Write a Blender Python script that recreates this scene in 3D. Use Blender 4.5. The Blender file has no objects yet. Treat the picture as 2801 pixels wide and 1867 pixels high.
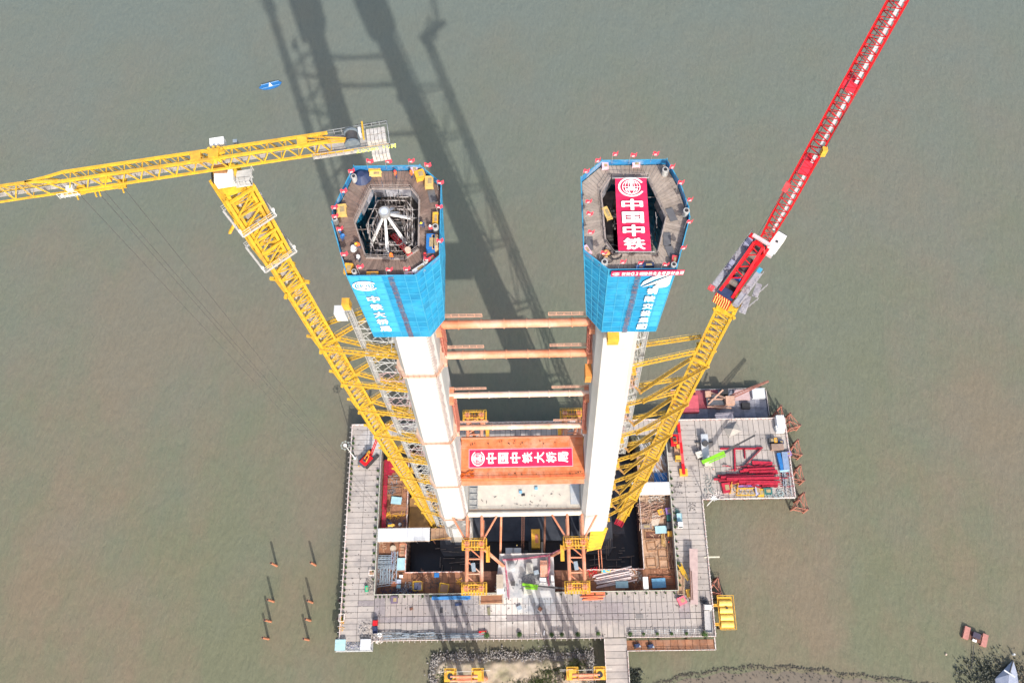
import bpy, bmesh, math, random
import numpy as np
from mathutils import Vector, Matrix
random.seed(7)
R = math.radians
sc = bpy.context.scene
COL = sc.collection

# ------------------------------------------------------------------ camera
F_PX, W_PX, H_PX, HC = 2342.2, 2801.0, 1867.0, 330.0
PITCH, ROLL, YAW = R(67.734), R(-3.7374), R(2.7962)
def rz(v, a):
    c, s = math.cos(a), math.sin(a)
    return Vector((c*v[0]-s*v[1], s*v[0]+c*v[1], v[2]))
_f = Vector((0, math.cos(PITCH), -math.sin(PITCH))); _u = Vector((0, math.sin(PITCH), math.cos(PITCH))); _r = Vector((1, 0, 0))
CR = rz(_r*math.cos(ROLL)+_u*math.sin(ROLL), YAW); CU = rz(-_r*math.sin(ROLL)+_u*math.cos(ROLL), YAW); CF = rz(_f, YAW)
cd = bpy.data.cameras.new('camera'); cam = bpy.data.objects.new('camera', cd); COL.objects.link(cam)
cd.sensor_width = 36.0; cd.lens = 36.0*F_PX/W_PX; cd.clip_start = 1.0; cd.clip_end = 9000.0
m = Matrix((CR, CU, -CF)).transposed().to_4x4(); m.translation = Vector((0, 0, HC)); cam.matrix_world = m
sc.camera = cam
# a photo position on a plane of known height (measured from the photograph)
def U(x, y, z):
    d = CR*((x-1400.5)/F_PX) - CU*((y-933.5)/F_PX) + CF
    return Vector((0, 0, HC)) + d*((z-HC)/d.z)
def UY(x, y, Y):
    d = CR*((x-1400.5)/F_PX) - CU*((y-933.5)/F_PX) + CF
    return Vector((0, 0, HC)) + d*(Y/d.y)
def q1(x, y): return (850+x/2.488, 320+y/2.488)
def q2(x, y): return (1500+x/2.75, 380+y/2.75)
def q3(x, y): return (900+x/1.6807, 1100+y/1.6807)
def q4(x, y): return (1800+x/3.734, 1000+y/3.734)
def q5(x, y): return (900+x/3.484, 1350+y/3.484)
def q6(x, y): return (1400+x/3.22, 1380+y/3.22)
def q7(x, y): return (1240+x/5.348, 1380+y/5.348)
def q8(x, y): return (1000+x/6.03, 1380+y/6.03)
def q9(x, y): return (1660+x/5.6, 1380+y/5.6)
def qa(x, y): return (900+x/5.8825, 1600+y/5.8825)
def qb(x, y): return (920+x/4.75, 1150+y/4.75)
DZ = 8.0      # deck level
RZ = 4.5      # sunken working deck inside the cofferdam ring

# ------------------------------------------------------------------ light
SUN_EL, SHX, SHY = 39.05, -0.40, 1.165
w = bpy.data.worlds.new('World'); sc.world = w; w.use_nodes = True
nt = w.node_tree; nt.nodes.clear()
sky = nt.nodes.new('ShaderNodeTexSky'); sky.sky_type = 'NISHITA'; sky.sun_disc = False
sky.sun_elevation = R(SUN_EL); sky.sun_rotation = math.atan2(-SHX, -SHY)
sky.air_density = 1.3; sky.dust_density = 4.0; sky.ozone_density = 1.0
bg = nt.nodes.new('ShaderNodeBackground'); bg.inputs[1].default_value = 0.15
wo = nt.nodes.new('ShaderNodeOutputWorld'); nt.links.new(sky.outputs[0], bg.inputs[0]); nt.links.new(bg.outputs[0], wo.inputs[0])
sl = bpy.data.lights.new('sun', 'SUN'); sl.energy = 3.35; sl.angle = R(0.5); sl.color = (1.0, 0.95, 0.88)
so = bpy.data.objects.new('sun', sl); COL.objects.link(so)
so.rotation_euler = Vector((SHX, SHY, -1)).to_track_quat('-Z', 'Y').to_euler()
so.location = (100, -200, 400)
vs = sc.view_settings; vs.view_transform = 'Standard'; vs.look = 'None'; vs.gamma = 1; vs.exposure = 0.60; vs.use_curve_mapping = False

# ------------------------------------------------------------------ materials
def S(c):  # sRGB 0-255 -> linear
    return tuple(((v/255)/12.92 if v/255 <= .04045 else ((v/255+.055)/1.055)**2.4) for v in c)
MATS = {}
def mat(name, col, col2=None, scale=1.0, rough=.7, metal=0.0, bump=0.0, contrast=(.35, .65), rnd=0.0, detail=4.0, stain=None, stain_amt=.5, spec=.4, emis=None, stretch=(1, 1, 1)):
    """colour mottled by object/world noise, optional second stain layer, optional per-object value shift"""
    if name in MATS: return MATS[name]
    m = bpy.data.materials.new(name); m.use_nodes = True; n = m.node_tree.nodes; L = m.node_tree.links
    b = n['Principled BSDF']; b.inputs['Roughness'].default_value = rough; b.inputs['Metallic'].default_value = metal
    b.inputs['Specular IOR Level'].default_value = spec
    geo = n.new('ShaderNodeNewGeometry'); mp = n.new('ShaderNodeMapping'); L.new(geo.outputs['Position'], mp.inputs[0]); mp.inputs['Scale'].default_value = stretch
    if col2 is None: col2 = tuple(v*.82 for v in col)
    no = n.new('ShaderNodeTexNoise'); no.inputs['Scale'].default_value = scale; no.inputs['Detail'].default_value = detail; no.inputs['Roughness'].default_value = .62
    L.new(mp.outputs[0], no.inputs['Vector'])
    rp = n.new('ShaderNodeValToRGB'); rp.color_ramp.elements[0].position, rp.color_ramp.elements[1].position = contrast
    rp.color_ramp.elements[0].color = (*col, 1); rp.color_ramp.elements[1].color = (*col2, 1)
    L.new(no.outputs[0], rp.inputs[0]); out = rp.outputs[0]
    if stain:
        n2 = n.new('ShaderNodeTexNoise'); n2.inputs['Scale'].default_value = scale*.23; n2.inputs['Detail'].default_value = 6; n2.inputs['Roughness'].default_value = .7
        L.new(mp.outputs[0], n2.inputs['Vector'])
        r2 = n.new('ShaderNodeValToRGB'); r2.color_ramp.elements[0].position = .5; r2.color_ramp.elements[1].position = .68
        r2.color_ramp.elements[0].color = (0, 0, 0, 1); r2.color_ramp.elements[1].color = (stain_amt,)*3+(1,)
        L.new(n2.outputs[0], r2.inputs[0]); mx = n.new('ShaderNodeMixRGB'); L.new(r2.outputs[0], mx.inputs[0]); L.new(out, mx.inputs[1]); mx.inputs[2].default_value = (*stain, 1)
        out = mx.outputs[0]
    if rnd:
        oi = n.new('ShaderNodeObjectInfo'); mr = n.new('ShaderNodeMapRange'); mr.inputs[3].default_value = 1-rnd; mr.inputs[4].default_value = 1+rnd
        L.new(oi.outputs['Random'], mr.inputs[0]); vm = n.new('ShaderNodeVectorMath'); vm.operation = 'SCALE'
        L.new(out, vm.inputs[0]); L.new(mr.outputs[0], vm.inputs['Scale']); out = vm.outputs[0]
    L.new(out, b.inputs['Base Color'])
    if bump:
        bp = n.new('ShaderNodeBump'); bp.inputs['Strength'].default_value = bump; bp.inputs['Distance'].default_value = .05
        L.new(no.outputs[0], bp.inputs['Height']); L.new(bp.outputs[0], b.inputs['Normal'])
    MATS[name] = m; return m
YEL = mat('crane yellow paint', (.66, .41, .035), (.54, .32, .03), 1.5, .5, stain=(.28, .14, .05), stain_amt=.6)
YEL2 = mat('faded yellow paint', (.74, .42, .045), (.62, .32, .04), 1.2, .6, stain=(.3, .13, .04), stain_amt=.6)
RED = mat('red crane paint', (.62, .012, .02), (.50, .01, .015), 1.4, .4)
REDS = mat('crimson steel paint', (.42, .018, .045), (.27, .015, .03), .8, .5, rnd=.3)
PINK = mat('faded red paint', (.60, .09, .10), (.5, .06, .07), 1, .5)
ORG = mat('orange tube paint', (.55, .18, .09), (.60, .28, .17), .35, .55, stain=(.60, .46, .37), stain_amt=.75)
ORG2 = mat('orange steel deck', (.58, .15, .05), (.66, .22, .09), .5, .6, stain=(.60, .46, .36), stain_amt=.5)
RUST = mat('rusty steel plate', (.30, .135, .07), (.21, .10, .06), .6, .8, stain=(.33, .22, .16), stain_amt=.6, rnd=.16, bump=.2)
RUSTD = mat('dark rust', (.17, .07, .045), (.10, .05, .035), 1.5, .8)
TAN = mat('tan steel plate', (.42, .26, .165), (.33, .20, .125), .5, .8, stain=(.5, .4, .3), stain_amt=.5, rnd=.1)
CONC = mat('white tower concrete', (.57, .57, .565), (.50, .50, .495), .35, .85, stain=(.42, .41, .38), stain_amt=.5, stretch=(1, 1, .18), bump=.1)
CONCD = mat('stained concrete', (.46, .43, .38), (.36, .34, .31), .5, .85, stain=(.24, .22, .20), stain_amt=.5)
CONCB = mat('pale beam concrete', (.57, .52, .44), (.47, .43, .38), .4, .85, stain=(.33, .30, .27), stain_amt=.55)
PANEL = mat('deck panel concrete', (.40, .355, .325), (.34, .31, .29), .45, .85, stain=(.22, .20, .20), stain_amt=.6, rnd=.09)
def spill(m, cx, cy, sx, sy, col, noise_s=.35):
    """a cement spill with a ragged outline round one place on the deck"""
    n = m.node_tree.nodes; L = m.node_tree.links; b = n['Principled BSDF']; src = b.inputs['Base Color'].links[0].from_socket
    geo = n.new('ShaderNodeNewGeometry'); mp = n.new('ShaderNodeMapping'); mp.vector_type = 'POINT'; mp.inputs['Location'].default_value = (-cx/sx, -cy/sy, 0); mp.inputs['Scale'].default_value = (1/sx, 1/sy, 0); L.new(geo.outputs['Position'], mp.inputs[0])
    ln = n.new('ShaderNodeVectorMath'); ln.operation = 'LENGTH'; L.new(mp.outputs[0], ln.inputs[0])
    no = n.new('ShaderNodeTexNoise'); no.inputs['Scale'].default_value = noise_s; no.inputs['Detail'].default_value = 6; no.inputs['Roughness'].default_value = .65; L.new(geo.outputs['Position'], no.inputs['Vector'])
    ad = n.new('ShaderNodeMath'); ad.operation = 'MULTIPLY_ADD'; L.new(no.outputs[0], ad.inputs[0]); ad.inputs[1].default_value = 1.6; L.new(ln.outputs['Value'], ad.inputs[2])
    rp = n.new('ShaderNodeValToRGB'); rp.color_ramp.elements[0].position = .0; rp.color_ramp.elements[1].position = 1.0
    mr = n.new('ShaderNodeMapRange'); mr.inputs[1].default_value = 1.35; mr.inputs[2].default_value = 1.85; mr.inputs[3].default_value = .85; mr.inputs[4].default_value = 0; L.new(ad.outputs[0], mr.inputs[0])
    mx = n.new('ShaderNodeMixRGB'); L.new(mr.outputs[0], mx.inputs[0]); L.new(src, mx.inputs[1]); mx.inputs[2].default_value = (*col, 1); L.new(mx.outputs[0], b.inputs['Base Color'])
spill(PANEL, -3, 30, 20, 9, (.58, .55, .52)); spill(PANEL, 3, 29, 8, 5, (.28, .31, .35), .5); spill(PANEL, -29, 29, 14, 8, (.23, .22, .23), 1.0); spill(PANEL, 21, 27, 22, 6, (.25, .23, .235), .7); spill(PANEL, -45, 27, 12, 5, (.30, .26, .25), .8); spill(PANEL, 45, 25, 12, 6, (.31, .28, .27), 1.1); spill(PANEL, -60, 90, 7, 7, (.48, .46, .45))
PANELD = mat('dark steel plate panel', (.22, .195, .205), (.28, .25, .255), .9, .7, stain=(.30, .27, .25), stain_amt=.5, rnd=.1)
SLAB = mat('wet cement slab', (.52, .51, .50), (.40, .41, .43), .5, .8, stain=(.22, .25, .29), stain_amt=.8)
STEELD = mat('dark steel', (.05, .05, .055), (.08, .075, .075), 1.5, .6)
GREY = mat('galvanised steel', (.42, .43, .44), (.32, .33, .34), 1.5, .45, .3)
GREYB = mat('blue grey steel', (.22, .28, .34), (.32, .37, .42), 1.6, .5, rnd=.2)
WHITE = mat('white paint', (.80, .80, .79), (.72, .72, .71), 1.2, .5)
ROOF = mat('pale grey sheet roof', (.55, .57, .60), (.50, .52, .55), .3, .5)
BLACK = mat('black rubber', (.02, .02, .022), (.035, .035, .04), 3, .8)
GLASS = mat('dark glass', (.03, .04, .05), (.04, .05, .06), 1, .1, spec=.6)
NET = mat('blue safety net', (.008, .185, .38), (.012, .26, .48), .5, .75, rnd=.10, stain=(.06, .36, .56), stain_amt=.45, bump=.2)
NETL = mat('pale blue net', (.035, .32, .55), (.05, .37, .60), .6, .75, rnd=.06)
NETD = mat('deep blue sheet', (.01, .11, .30), (.015, .16, .38), .6, .7)
BLUE = mat('blue paint', (.02, .13, .38), (.03, .18, .46), 1, .5)
TEAL = mat('pale teal sheet', (.36, .55, .60), (.30, .47, .52), .6, .5)
CRIM = mat('crimson banner cloth', (.62, .018, .09), (.56, .015, .075), .7, .8)
WPRT = mat('white print', (.80, .80, .80), (.76, .76, .76), 1, .8)
FLAG = mat('pinkish red flag cloth', (.66, .06, .10), (.58, .05, .08), 2, .8)
BOARD = mat('weathered deck boards', (.20, .135, .11), (.14, .10, .085), 1.4, .85, rnd=.18, stain=(.30, .24, .2), stain_amt=.5, bump=.3)
BOARDG = mat('grey deck boards', (.33, .275, .235), (.26, .22, .19), 1.4, .85, rnd=.10, stain=(.16, .12, .09), stain_amt=.55, bump=.3)
GREEN = mat('lime green paint', (.22, .55, .03), (.18, .46, .02), 1, .4)
LEAF = mat('shrub leaves', (.030, .075, .015), (.055, .105, .022), 3, .7, rnd=.2)
SOIL = mat('sandy soil', (.42, .35, .27), (.33, .27, .20), .35, .95, stain=(.14, .15, .07), stain_amt=.7, bump=.5)
STONE = mat('riprap stone', (.38, .36, .34), (.18, .165, .16), 1.6, .9, bump=.4, contrast=(.42, .56))
PITW = mat('shade-darkened pit water', (.018, .02, .026), (.024, .024, .03), .2, .25)  # water colour darkened to stand for the shade in the pit
MUD = mat('ochre mud', (.36, .20, .07), (.27, .15, .06), .4, .9)
NAVY = mat('navy sheet', (.02, .03, .08), (.03, .05, .12), 1, .6)
CLOTHO = mat('orange work vest', (.80, .20, .03), (.7, .16, .02), 5, .8)
CLOTHB = mat('dark blue work clothes', (.03, .05, .13), (.05, .07, .16), 5, .8)
SKIN = mat('skin', (.45, .26, .17), (.40, .22, .15), 5, .6)
PURP = mat('violet sheet', (.20, .10, .34), (.3, .2, .45), 1, .6)

# ------------------------------------------------------------------ mesh builder
class MB:
    def __init__(s): s.v = []; s.f = []
    def add(s, vs_, fs):
        o = len(s.v); s.v += [tuple(v) for v in vs_]; s.f += [tuple(i+o for i in f) for f in fs]; return s
    def hexa(s, p):  # 8 points: 4 bottom ccw, 4 top ccw
        return s.add(p, [(3, 2, 1, 0), (4, 5, 6, 7), (0, 1, 5, 4), (1, 2, 6, 5), (2, 3, 7, 6), (3, 0, 4, 7)])
    def box(s, c, d, a=0.0):
        x, y, z = d[0]/2, d[1]/2, d[2]/2; ca, sa = math.cos(a), math.sin(a); P = []
        for zz in (-z, z):
            for xx, yy in ((-x, -y), (x, -y), (x, y), (-x, y)): P.append((c[0]+xx*ca-yy*sa, c[1]+xx*sa+yy*ca, c[2]+zz))
        return s.hexa(P)
    def ab(s, x0, x1, y0, y1, z0, z1): return s.box(((x0+x1)/2, (y0+y1)/2, (z0+z1)/2), (abs(x1-x0), abs(y1-y0), abs(z1-z0)))
    def beam(s, p, q, w, h=None, up=(0, 0, 1)):
        p, q = Vector(p), Vector(q); h = h or w; d = q-p
        if d.length < 1e-6: return s
        d.normalize(); up = Vector(up)
        if abs(d.dot(up)) > .98: up = Vector((0, 1, 0))
        x = d.cross(up).normalized()*(w/2); y = x.cross(d).normalized()*(h/2); P = []
        for o in (p, q):
            for a, b in ((-1, -1), (1, -1), (1, 1), (-1, 1)): P.append(o+x*a+y*b)
        return s.hexa(P)
    def tube(s, p, q, r, n=8, r2=None, cap=True):
        p, q = Vector(p), Vector(q); r2 = r if r2 is None else r2; d = (q-p).normalized(); up = Vector((0, 0, 1)) if abs(d.z) < .95 else Vector((1, 0, 0))
        x = d.cross(up).normalized(); y = x.cross(d); P = []
        for o, rr in ((p, r), (q, r2)):
            for i in range(n):
                a = 2*math.pi*i/n; P.append(o+x*(math.cos(a)*rr)+y*(math.sin(a)*rr))
        fs = [(i, i+n, (i+1) % n+n, (i+1) % n) for i in range(n)]
        if cap: fs += [tuple(range(n)), tuple(range(2*n-1, n-1, -1))]
        return s.add(P, fs)
    def prism(s, pts, z0, z1, top=None):
        n = len(pts); top = top or pts
        return s.add([(x, y, z0) for x, y in pts]+[(x, y, z1) for x, y in top],
                     [(i, (i+1) % n, (i+1) % n+n, i+n) for i in range(n)]+[tuple(range(n-1, -1, -1)), tuple(range(n, 2*n))])
    def build(s, name, ma, parent=None, world=True, kind=None, smooth=False):
        off = Vector((0, 0, 0))
        if world and parent is not None:
            p = parent
            while p is not None: off += p.location; p = p.parent
        me = bpy.data.meshes.new(name); me.from_pydata([(v[0]-off.x, v[1]-off.y, v[2]-off.z) for v in s.v], [], s.f)
        me.materials.append(ma)
        if smooth: me.polygons.foreach_set('use_smooth', [True]*len(me.polygons))
        me.update(); o = bpy.data.objects.new(name, me); COL.objects.link(o)
        if parent is not None: o.parent = parent
        if kind: o['kind'] = kind
        return o
def setp(o, label=None, cat=None, group=None, kind=None):
    for k, v in (('label', label), ('category', cat), ('group', group), ('kind', kind)):
        if v: o[k] = v
    return o
def thing(name, label, cat, loc=(0, 0, 0), rot=0.0, group=None):
    o = bpy.data.objects.new(name, None); COL.objects.link(o); o.location = loc; o.rotation_euler = (0, 0, rot); o.empty_display_size = .5
    return setp(o, label, cat, group)
def single(name, mb, ma, label, cat, group=None, smooth=False):
    """a thing that is one mesh, its origin at its base"""
    a = np.array(mb.v); c = Vector(((a[:, 0].min()+a[:, 0].max())/2, (a[:, 1].min()+a[:, 1].max())/2, a[:, 2].min()))
    me = bpy.data.meshes.new(name); me.from_pydata([tuple(Vector(v)-c) for v in mb.v], [], mb.f); me.materials.append(ma)
    if smooth: me.polygons.foreach_set('use_smooth', [True]*len(me.polygons))
    me.update(); o = bpy.data.objects.new(name, me); COL.objects.link(o); o.location = c
    return setp(o, label, cat, group)
def inst(src, parent=None, loc=None, rot=None, name=None):
    o = src.copy(); COL.objects.link(o)
    if parent is not None: o.parent = parent
    if loc is not None: o.location = loc
    if rot is not None: o.rotation_euler = rot
    return o
def copy_tree(o, parent=None):
    c = o.copy(); COL.objects.link(c)
    if parent is not None: c.parent = parent
    for ch in list(o.children): copy_tree(ch, c)
    return c
def children_all(o):
    r = []
    for c in o.children: r.append(c); r += children_all(c)
    return r

def text_mesh(mb, body, o, ux, uy, cw, chh, bold=.02, step=None):
    """flat printed characters: each glyph laid on the plane spanned by ux (right) and uy (up); step = advance vector"""
    cu = bpy.data.curves.new('t', 'FONT'); ob = bpy.data.objects.new('t', cu); COL.objects.link(ob); cu.offset = 0.004; cu.resolution_u = 2
    ux, uy = Vector(ux), Vector(uy); nn = ux.cross(uy).normalized()*.012
    for i, ch in enumerate(body):
        if ch == ' ': continue
        cu.body = ch; bpy.context.view_layer.update(); me = ob.evaluated_get(bpy.context.evaluated_depsgraph_get()).to_mesh()
        vs_ = np.array([v.co[:] for v in me.vertices])
        if len(vs_) == 0: continue
        x0, x1, y0, y1 = vs_[:, 0].min(), vs_[:, 0].max(), vs_[:, 1].min(), vs_[:, 1].max()
        c = Vector(o)+Vector(step)*i
        wd = cw*min(1, max(.45, (x1-x0)/max(.01, (y1-y0))*1.15)) if ord(ch) < 128 else cw
        F_ = [tuple(p.vertices) for p in me.polygons]
        for k, (ox, oy) in enumerate(((0, 0), (.035, 0), (-.035, 0), (0, .03), (0, -.03))):
            P = [c+ux*(((v[0]-x0)/(x1-x0)-.5)*.94+ox)*wd+uy*(((v[1]-y0)/(y1-y0)-.5)*.95+oy)*chh+nn*(1+k*.5) for v in vs_]
            mb.add(P, F_)
    bpy.data.objects.remove(ob)
    return mb
def logo(mb, o, ux, uy, r):
    """round emblem: an open ring round a gridded globe with a rail profile"""
    ux, uy = Vector(ux), Vector(uy); nn = ux.cross(uy).normalized()*.014; o = Vector(o)+nn
    lay = [0]
    def lift(): lay[0] += 1; return nn*(.45*lay[0])
    def arc(rx, ry, a0, a1, wd, cx=0, n=22):
        P = []; F = []; lf = lift()
        for i in range(n+1):
            a = R(a0+(a1-a0)*i/n)
            for k in (1-wd/2, 1+wd/2): P.append(o+lf+ux*(cx+math.cos(a)*rx*k)*r+uy*(math.sin(a)*ry*k)*r)
            if i: F.append((2*i-2, 2*i-1, 2*i+1, 2*i))
        mb.add(P, F)
    arc(1, .86, 28, 332, .17); arc(.72, .68, 0, 360, .09)
    for k in (.25, .5): arc(k, .68, 0, 360, .10 if k == .5 else .2)
    def q(x0, x1, y0, y1):
        lf = lift(); mb.add([o+lf+ux*x*r+uy*y*r for x, y in ((x0, y0), (x1, y0), (x1, y1), (x0, y1))], [(0, 1, 2, 3)])
    q(-.72, .72, -.03, .03); q(-.62, .62, .33, .38); q(-.10, .10, -.2, .6); q(-.28, .28, .5, .62); q(-.5, .5, -.36, -.16); q(-.26, .26, -.16, -.05)
def lattice_box(mb, h, w, ch=.28, br=.12, pat='X', nb=2):
    """one mast bay standing at the local origin: chords, ring and diagonals"""
    a = w/2
    cs = [(-a, -a), (a, -a), (a, a), (-a, a)]
    for x, y in cs: mb.box((x, y, h/2), (ch, ch, h))
    for i in range(4):
        p, q = cs[i], cs[(i+1) % 4]
        mb.beam((*p, .06), (*q, .06), br, br)
        for k in range(nb):
            z0, z1 = h*k/nb, h*(k+1)/nb
            if k: mb.beam((*p, z0), (*q, z0), br*.8, br*.8)
            mb.beam((*p, z0+.05), (*q, (z0+z1)/2), br, br); mb.beam((*q, (z0+z1)/2), (*p, z1-.05), br, br)
    return mb
def rail(mb, p, q, z, h=1.1, step=2.0, t=.06):
    p, q = Vector((*p, z)), Vector((*q, z)); n = max(1, int((q-p).length/step))
    for i in range(n+1):
        c = p.lerp(q, i/n); mb.box((c.x, c.y, z+h/2), (t*1.3, t*1.3, h))
    for k in (1, .55): mb.beam(p+Vector((0, 0, h*k)), q+Vector((0, 0, h*k)), t, t)
    return mb

# ================================================================== SETTING
# water
def water_mat():
    m = bpy.data.materials.new('silty river water'); m.use_nodes = True; n = m.node_tree.nodes; L = m.node_tree.links; b = n['Principled BSDF']
    geo = n.new('ShaderNodeNewGeometry')
    def noise(scale, st, rot=0, det=4, rg=.55):
        mp = n.new('ShaderNodeMapping'); mp.inputs['Scale'].default_value = st; mp.inputs['Rotation'].default_value = (0, 0, rot); L.new(geo.outputs['Position'], mp.inputs[0])
        t = n.new('ShaderNodeTexNoise'); t.inputs['Scale'].default_value = scale; t.inputs['Detail'].default_value = det; t.inputs['Roughness'].default_value = rg
        L.new(mp.outputs[0], t.inputs['Vector']); return t
    a = noise(.013, (1, .6, 1), .4, 7, .68); r = n.new('ShaderNodeValToRGB'); e = r.color_ramp.elements
    e[0].position = .42; e[0].color = (.134, .138, .088, 1); e[1].position = .58; e[1].color = (.170, .139, .096, 1)
    L.new(a.outputs[0], r.inputs[0])
    # greyer and greener up river, browner towards the bank
    sp = n.new('ShaderNodeSeparateXYZ'); L.new(geo.outputs['Position'], sp.inputs[0])
    mr = n.new('ShaderNodeMapRange'); mr.inputs[1].default_value = 20; mr.inputs[2].default_value = 330; L.new(sp.outputs[1], mr.inputs[0])
    b2 = noise(.03, (1, 1, 1), 0, 5, .6); ad = n.new('ShaderNodeMath'); ad.operation = 'MULTIPLY_ADD'; L.new(b2.outputs[0], ad.inputs[0]); ad.inputs[1].default_value = .7; ad.inputs[2].default_value = -.35
    a2 = n.new('ShaderNodeMath'); a2.operation = 'ADD'; a2.use_clamp = True; L.new(ad.outputs[0], a2.inputs[0]); L.new(mr.outputs[0], a2.inputs[1])
    mx = n.new('ShaderNodeMixRGB'); L.new(a2.outputs[0], mx.inputs[0]); L.new(r.outputs[0], mx.inputs[1]); mx.inputs[2].default_value = (.126, .147, .130, 1)
    fine = noise(.8, (1.0, .45, 1), .3, 5, .65)
    fr = n.new('ShaderNodeMapRange'); fr.inputs[1].default_value = .3; fr.inputs[2].default_value = .7; fr.inputs[3].default_value = .93; fr.inputs[4].default_value = 1.07; L.new(fine.outputs[0], fr.inputs[0])
    vm = n.new('ShaderNodeVectorMath'); vm.operation = 'SCALE'; L.new(mx.outputs[0], vm.inputs[0]); L.new(fr.outputs[0], vm.inputs['Scale'])
    L.new(vm.outputs[0], b.inputs['Base Color']); b.inputs['Roughness'].default_value = .35; b.inputs['IOR'].default_value = 1.33; b.inputs['Specular IOR Level'].default_value = .5
    bp = n.new('ShaderNodeBump'); bp.inputs['Strength'].default_value = .55; bp.inputs['Distance'].default_value = .5; L.new(fine.outputs[0], bp.inputs['Height'])
    w2 = noise(.16, (1, .5, 1), .25, 4, .6); bq = n.new('ShaderNodeBump'); bq.inputs['Strength'].default_value = .35; bq.inputs['Distance'].default_value = 1.6; L.new(w2.outputs[0], bq.inputs['Height']); L.new(bp.outputs[0], bq.inputs['Normal'])
    L.new(bq.outputs[0], b.inputs['Normal']); return m
WAT = water_mat()
hx0, hx1, hy0, hy1 = -47.2, 41.2, 40.8, 90.0      # cofferdam opening left out of the river sheet
mb = MB(); Bg = 4000
xs = [-Bg, hx0, hx1, Bg]; ys = [-Bg, hy0, hy1, Bg]
for i in range(3):
    for j in range(3):
        if i == 1 and j == 1: continue
        mb.add([(xs[i], ys[j], 0), (xs[i+1], ys[j], 0), (xs[i+1], ys[j+1], 0), (xs[i], ys[j+1], 0)], [(0, 1, 2, 3)])
setp(mb.build('water', WAT), kind='structure', label='silty grey green river water')
# pit: sheet pile walls and water coloured dark as shade down inside
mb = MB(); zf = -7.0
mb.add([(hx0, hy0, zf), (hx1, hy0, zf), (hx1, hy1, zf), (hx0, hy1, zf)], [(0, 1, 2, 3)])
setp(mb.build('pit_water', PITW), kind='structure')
pw = MB()
def corr(p, q):
    p, q = Vector(p), Vector(q); n = int((q-p).length/.9); t = (q-p).normalized(); nr = Vector((-t.y, t.x, 0)); prev = None
    for i in range(n+1):
        c = p.lerp(q, i/n)+nr*(.22 if i % 2 else 0)
        if prev is not None: pw.add([(prev.x, prev.y, zf-1), (c.x, c.y, zf-1), (c.x, c.y, RZ-.25), (prev.x, prev.y, RZ-.25)], [(0, 1, 2, 3)])
        prev = c
corr((hx0, hy0, 0), (hx1, hy0, 0)); corr((hx1, hy0, 0), (hx1, hy1, 0)); corr((hx1, hy1, 0), (hx0, hy1, 0)); corr((hx0, hy1, 0), (hx0, hy0, 0))
setp(pw.build('pit_wall', mat('sheet pile steel', (.11, .06, .045), (.07, .05, .045), .6, .85)), kind='structure')
mb = MB()
for x0, x1, y0, y1, z in ((-46.9, -39.5, 58.5, 70, 1.0),): mb.ab(x0, x1, y0, y1, zf, z)
setp(mb.build('mud_bank', MUD), kind='structure')
mb = MB()
for cx in (-27.4, 23.2): mb.prism([(cx-6.5, 48.5), (cx+6.5, 48.5), (cx+8, 51), (cx+8, 67), (cx+6.5, 70), (cx-6.5, 70), (cx-8, 67), (cx-8, 51)], zf, -5.2)
mb.ab(-19, 14.8, 54, 66, zf, -5.6)
setp(mb.build('pile_cap', mat('dark cap concrete', (.05, .056, .07), (.03, .034, .045), .3, .5)), kind='structure')  # caps coloured far darker than the other concrete

# decks -------------------------------------------------------------
def deck(name, x0, x1, y0, y1, pw_, pl, z=DZ, m_=PANEL, dark=(), gap=.13, th=.22, slab=STEELD, plus=None, pname='deck_panel'):
    """girder grid slab with its own panels laid on it, joints open"""
    b = MB().ab(x0, x1, y0, y1, z-1.3, z-th-.02); root = b.build(name, slab); setp(root, kind='structure')
    nx = max(1, round((x1-x0)/pw_)); ny = max(1, round((y1-y0)/pl)); dx, dy = (x1-x0)/nx, (y1-y0)/ny
    base = MB().box((0, 0, 0), (dx-gap, dy-gap, th)); lite = darkm = None
    for i in range(nx):
        for j in range(ny):
            cx, cy = x0+dx*(i+.5), y0+dy*(j+.5)
            if plus and plus(cx, cy): continue
            isd = any(a < cx < b_ and c < cy < d for a, b_, c, d in dark)
            me = darkm if isd else lite
            if me is None:
                o = base.build(pname, PANELD if isd else m_)
                if isd: darkm = o.data
                else: lite = o.data
            else: o = bpy.data.objects.new(pname, me); COL.objects.link(o)
            o.parent = root; o.location = (cx, cy, z-th/2+random.uniform(-.012, .012)); o.rotation_euler = (random.uniform(-.002, .002), random.uniform(-.002, .002), random.uniform(-.004, .004))
    return root
deck('platform_west', -69.4, -57.55, 17.3, 97.5, 6.0, 2.0, dark=[(-63.5, -57, 28.5, 32)])
deck('platform_south', -57.5, 64.2, 17.5, 23.5, 2.0, 6.0)
deck('platform_south_middle', -57.5, 64.2, 23.55, 25.6, 2.0, 2.05, dark=[(-57.5, -16, 23, 26), (-10, 7, 23, 26), (20, 34, 23, 26), (53, 56, 23, 26)], m_=PANEL)
deck('platform_south_inner', -57.5, 64.2, 25.65, 33.15, 2.0, 3.75, dark=[(-57.5, -53.5, 23, 34), (15, 33, 25, 29.5), (53, 56, 23, 34)])
deck('platform_east', 52.5, 64.2, 33.2, 97.0, 6.0, 2.0, dark=[])
deck('platform_northeast', 64.25, 99.0, 66.0, 97.0, 2.0, 6.2)
deck('platform_north', -57.5, 52.45, 91.5, 97.3, 2.0, 5.8)
deck('access_bridge', 25.0, 32.9, -14.0, 17.3, 8.0, 2.3)
deck('sunken_deck_west', -57.4, -47.3, 41.6, 84.0, 2.5, 6.0, z=RZ, m_=RUST, pname='deck_plate', slab=RUSTD)
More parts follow.
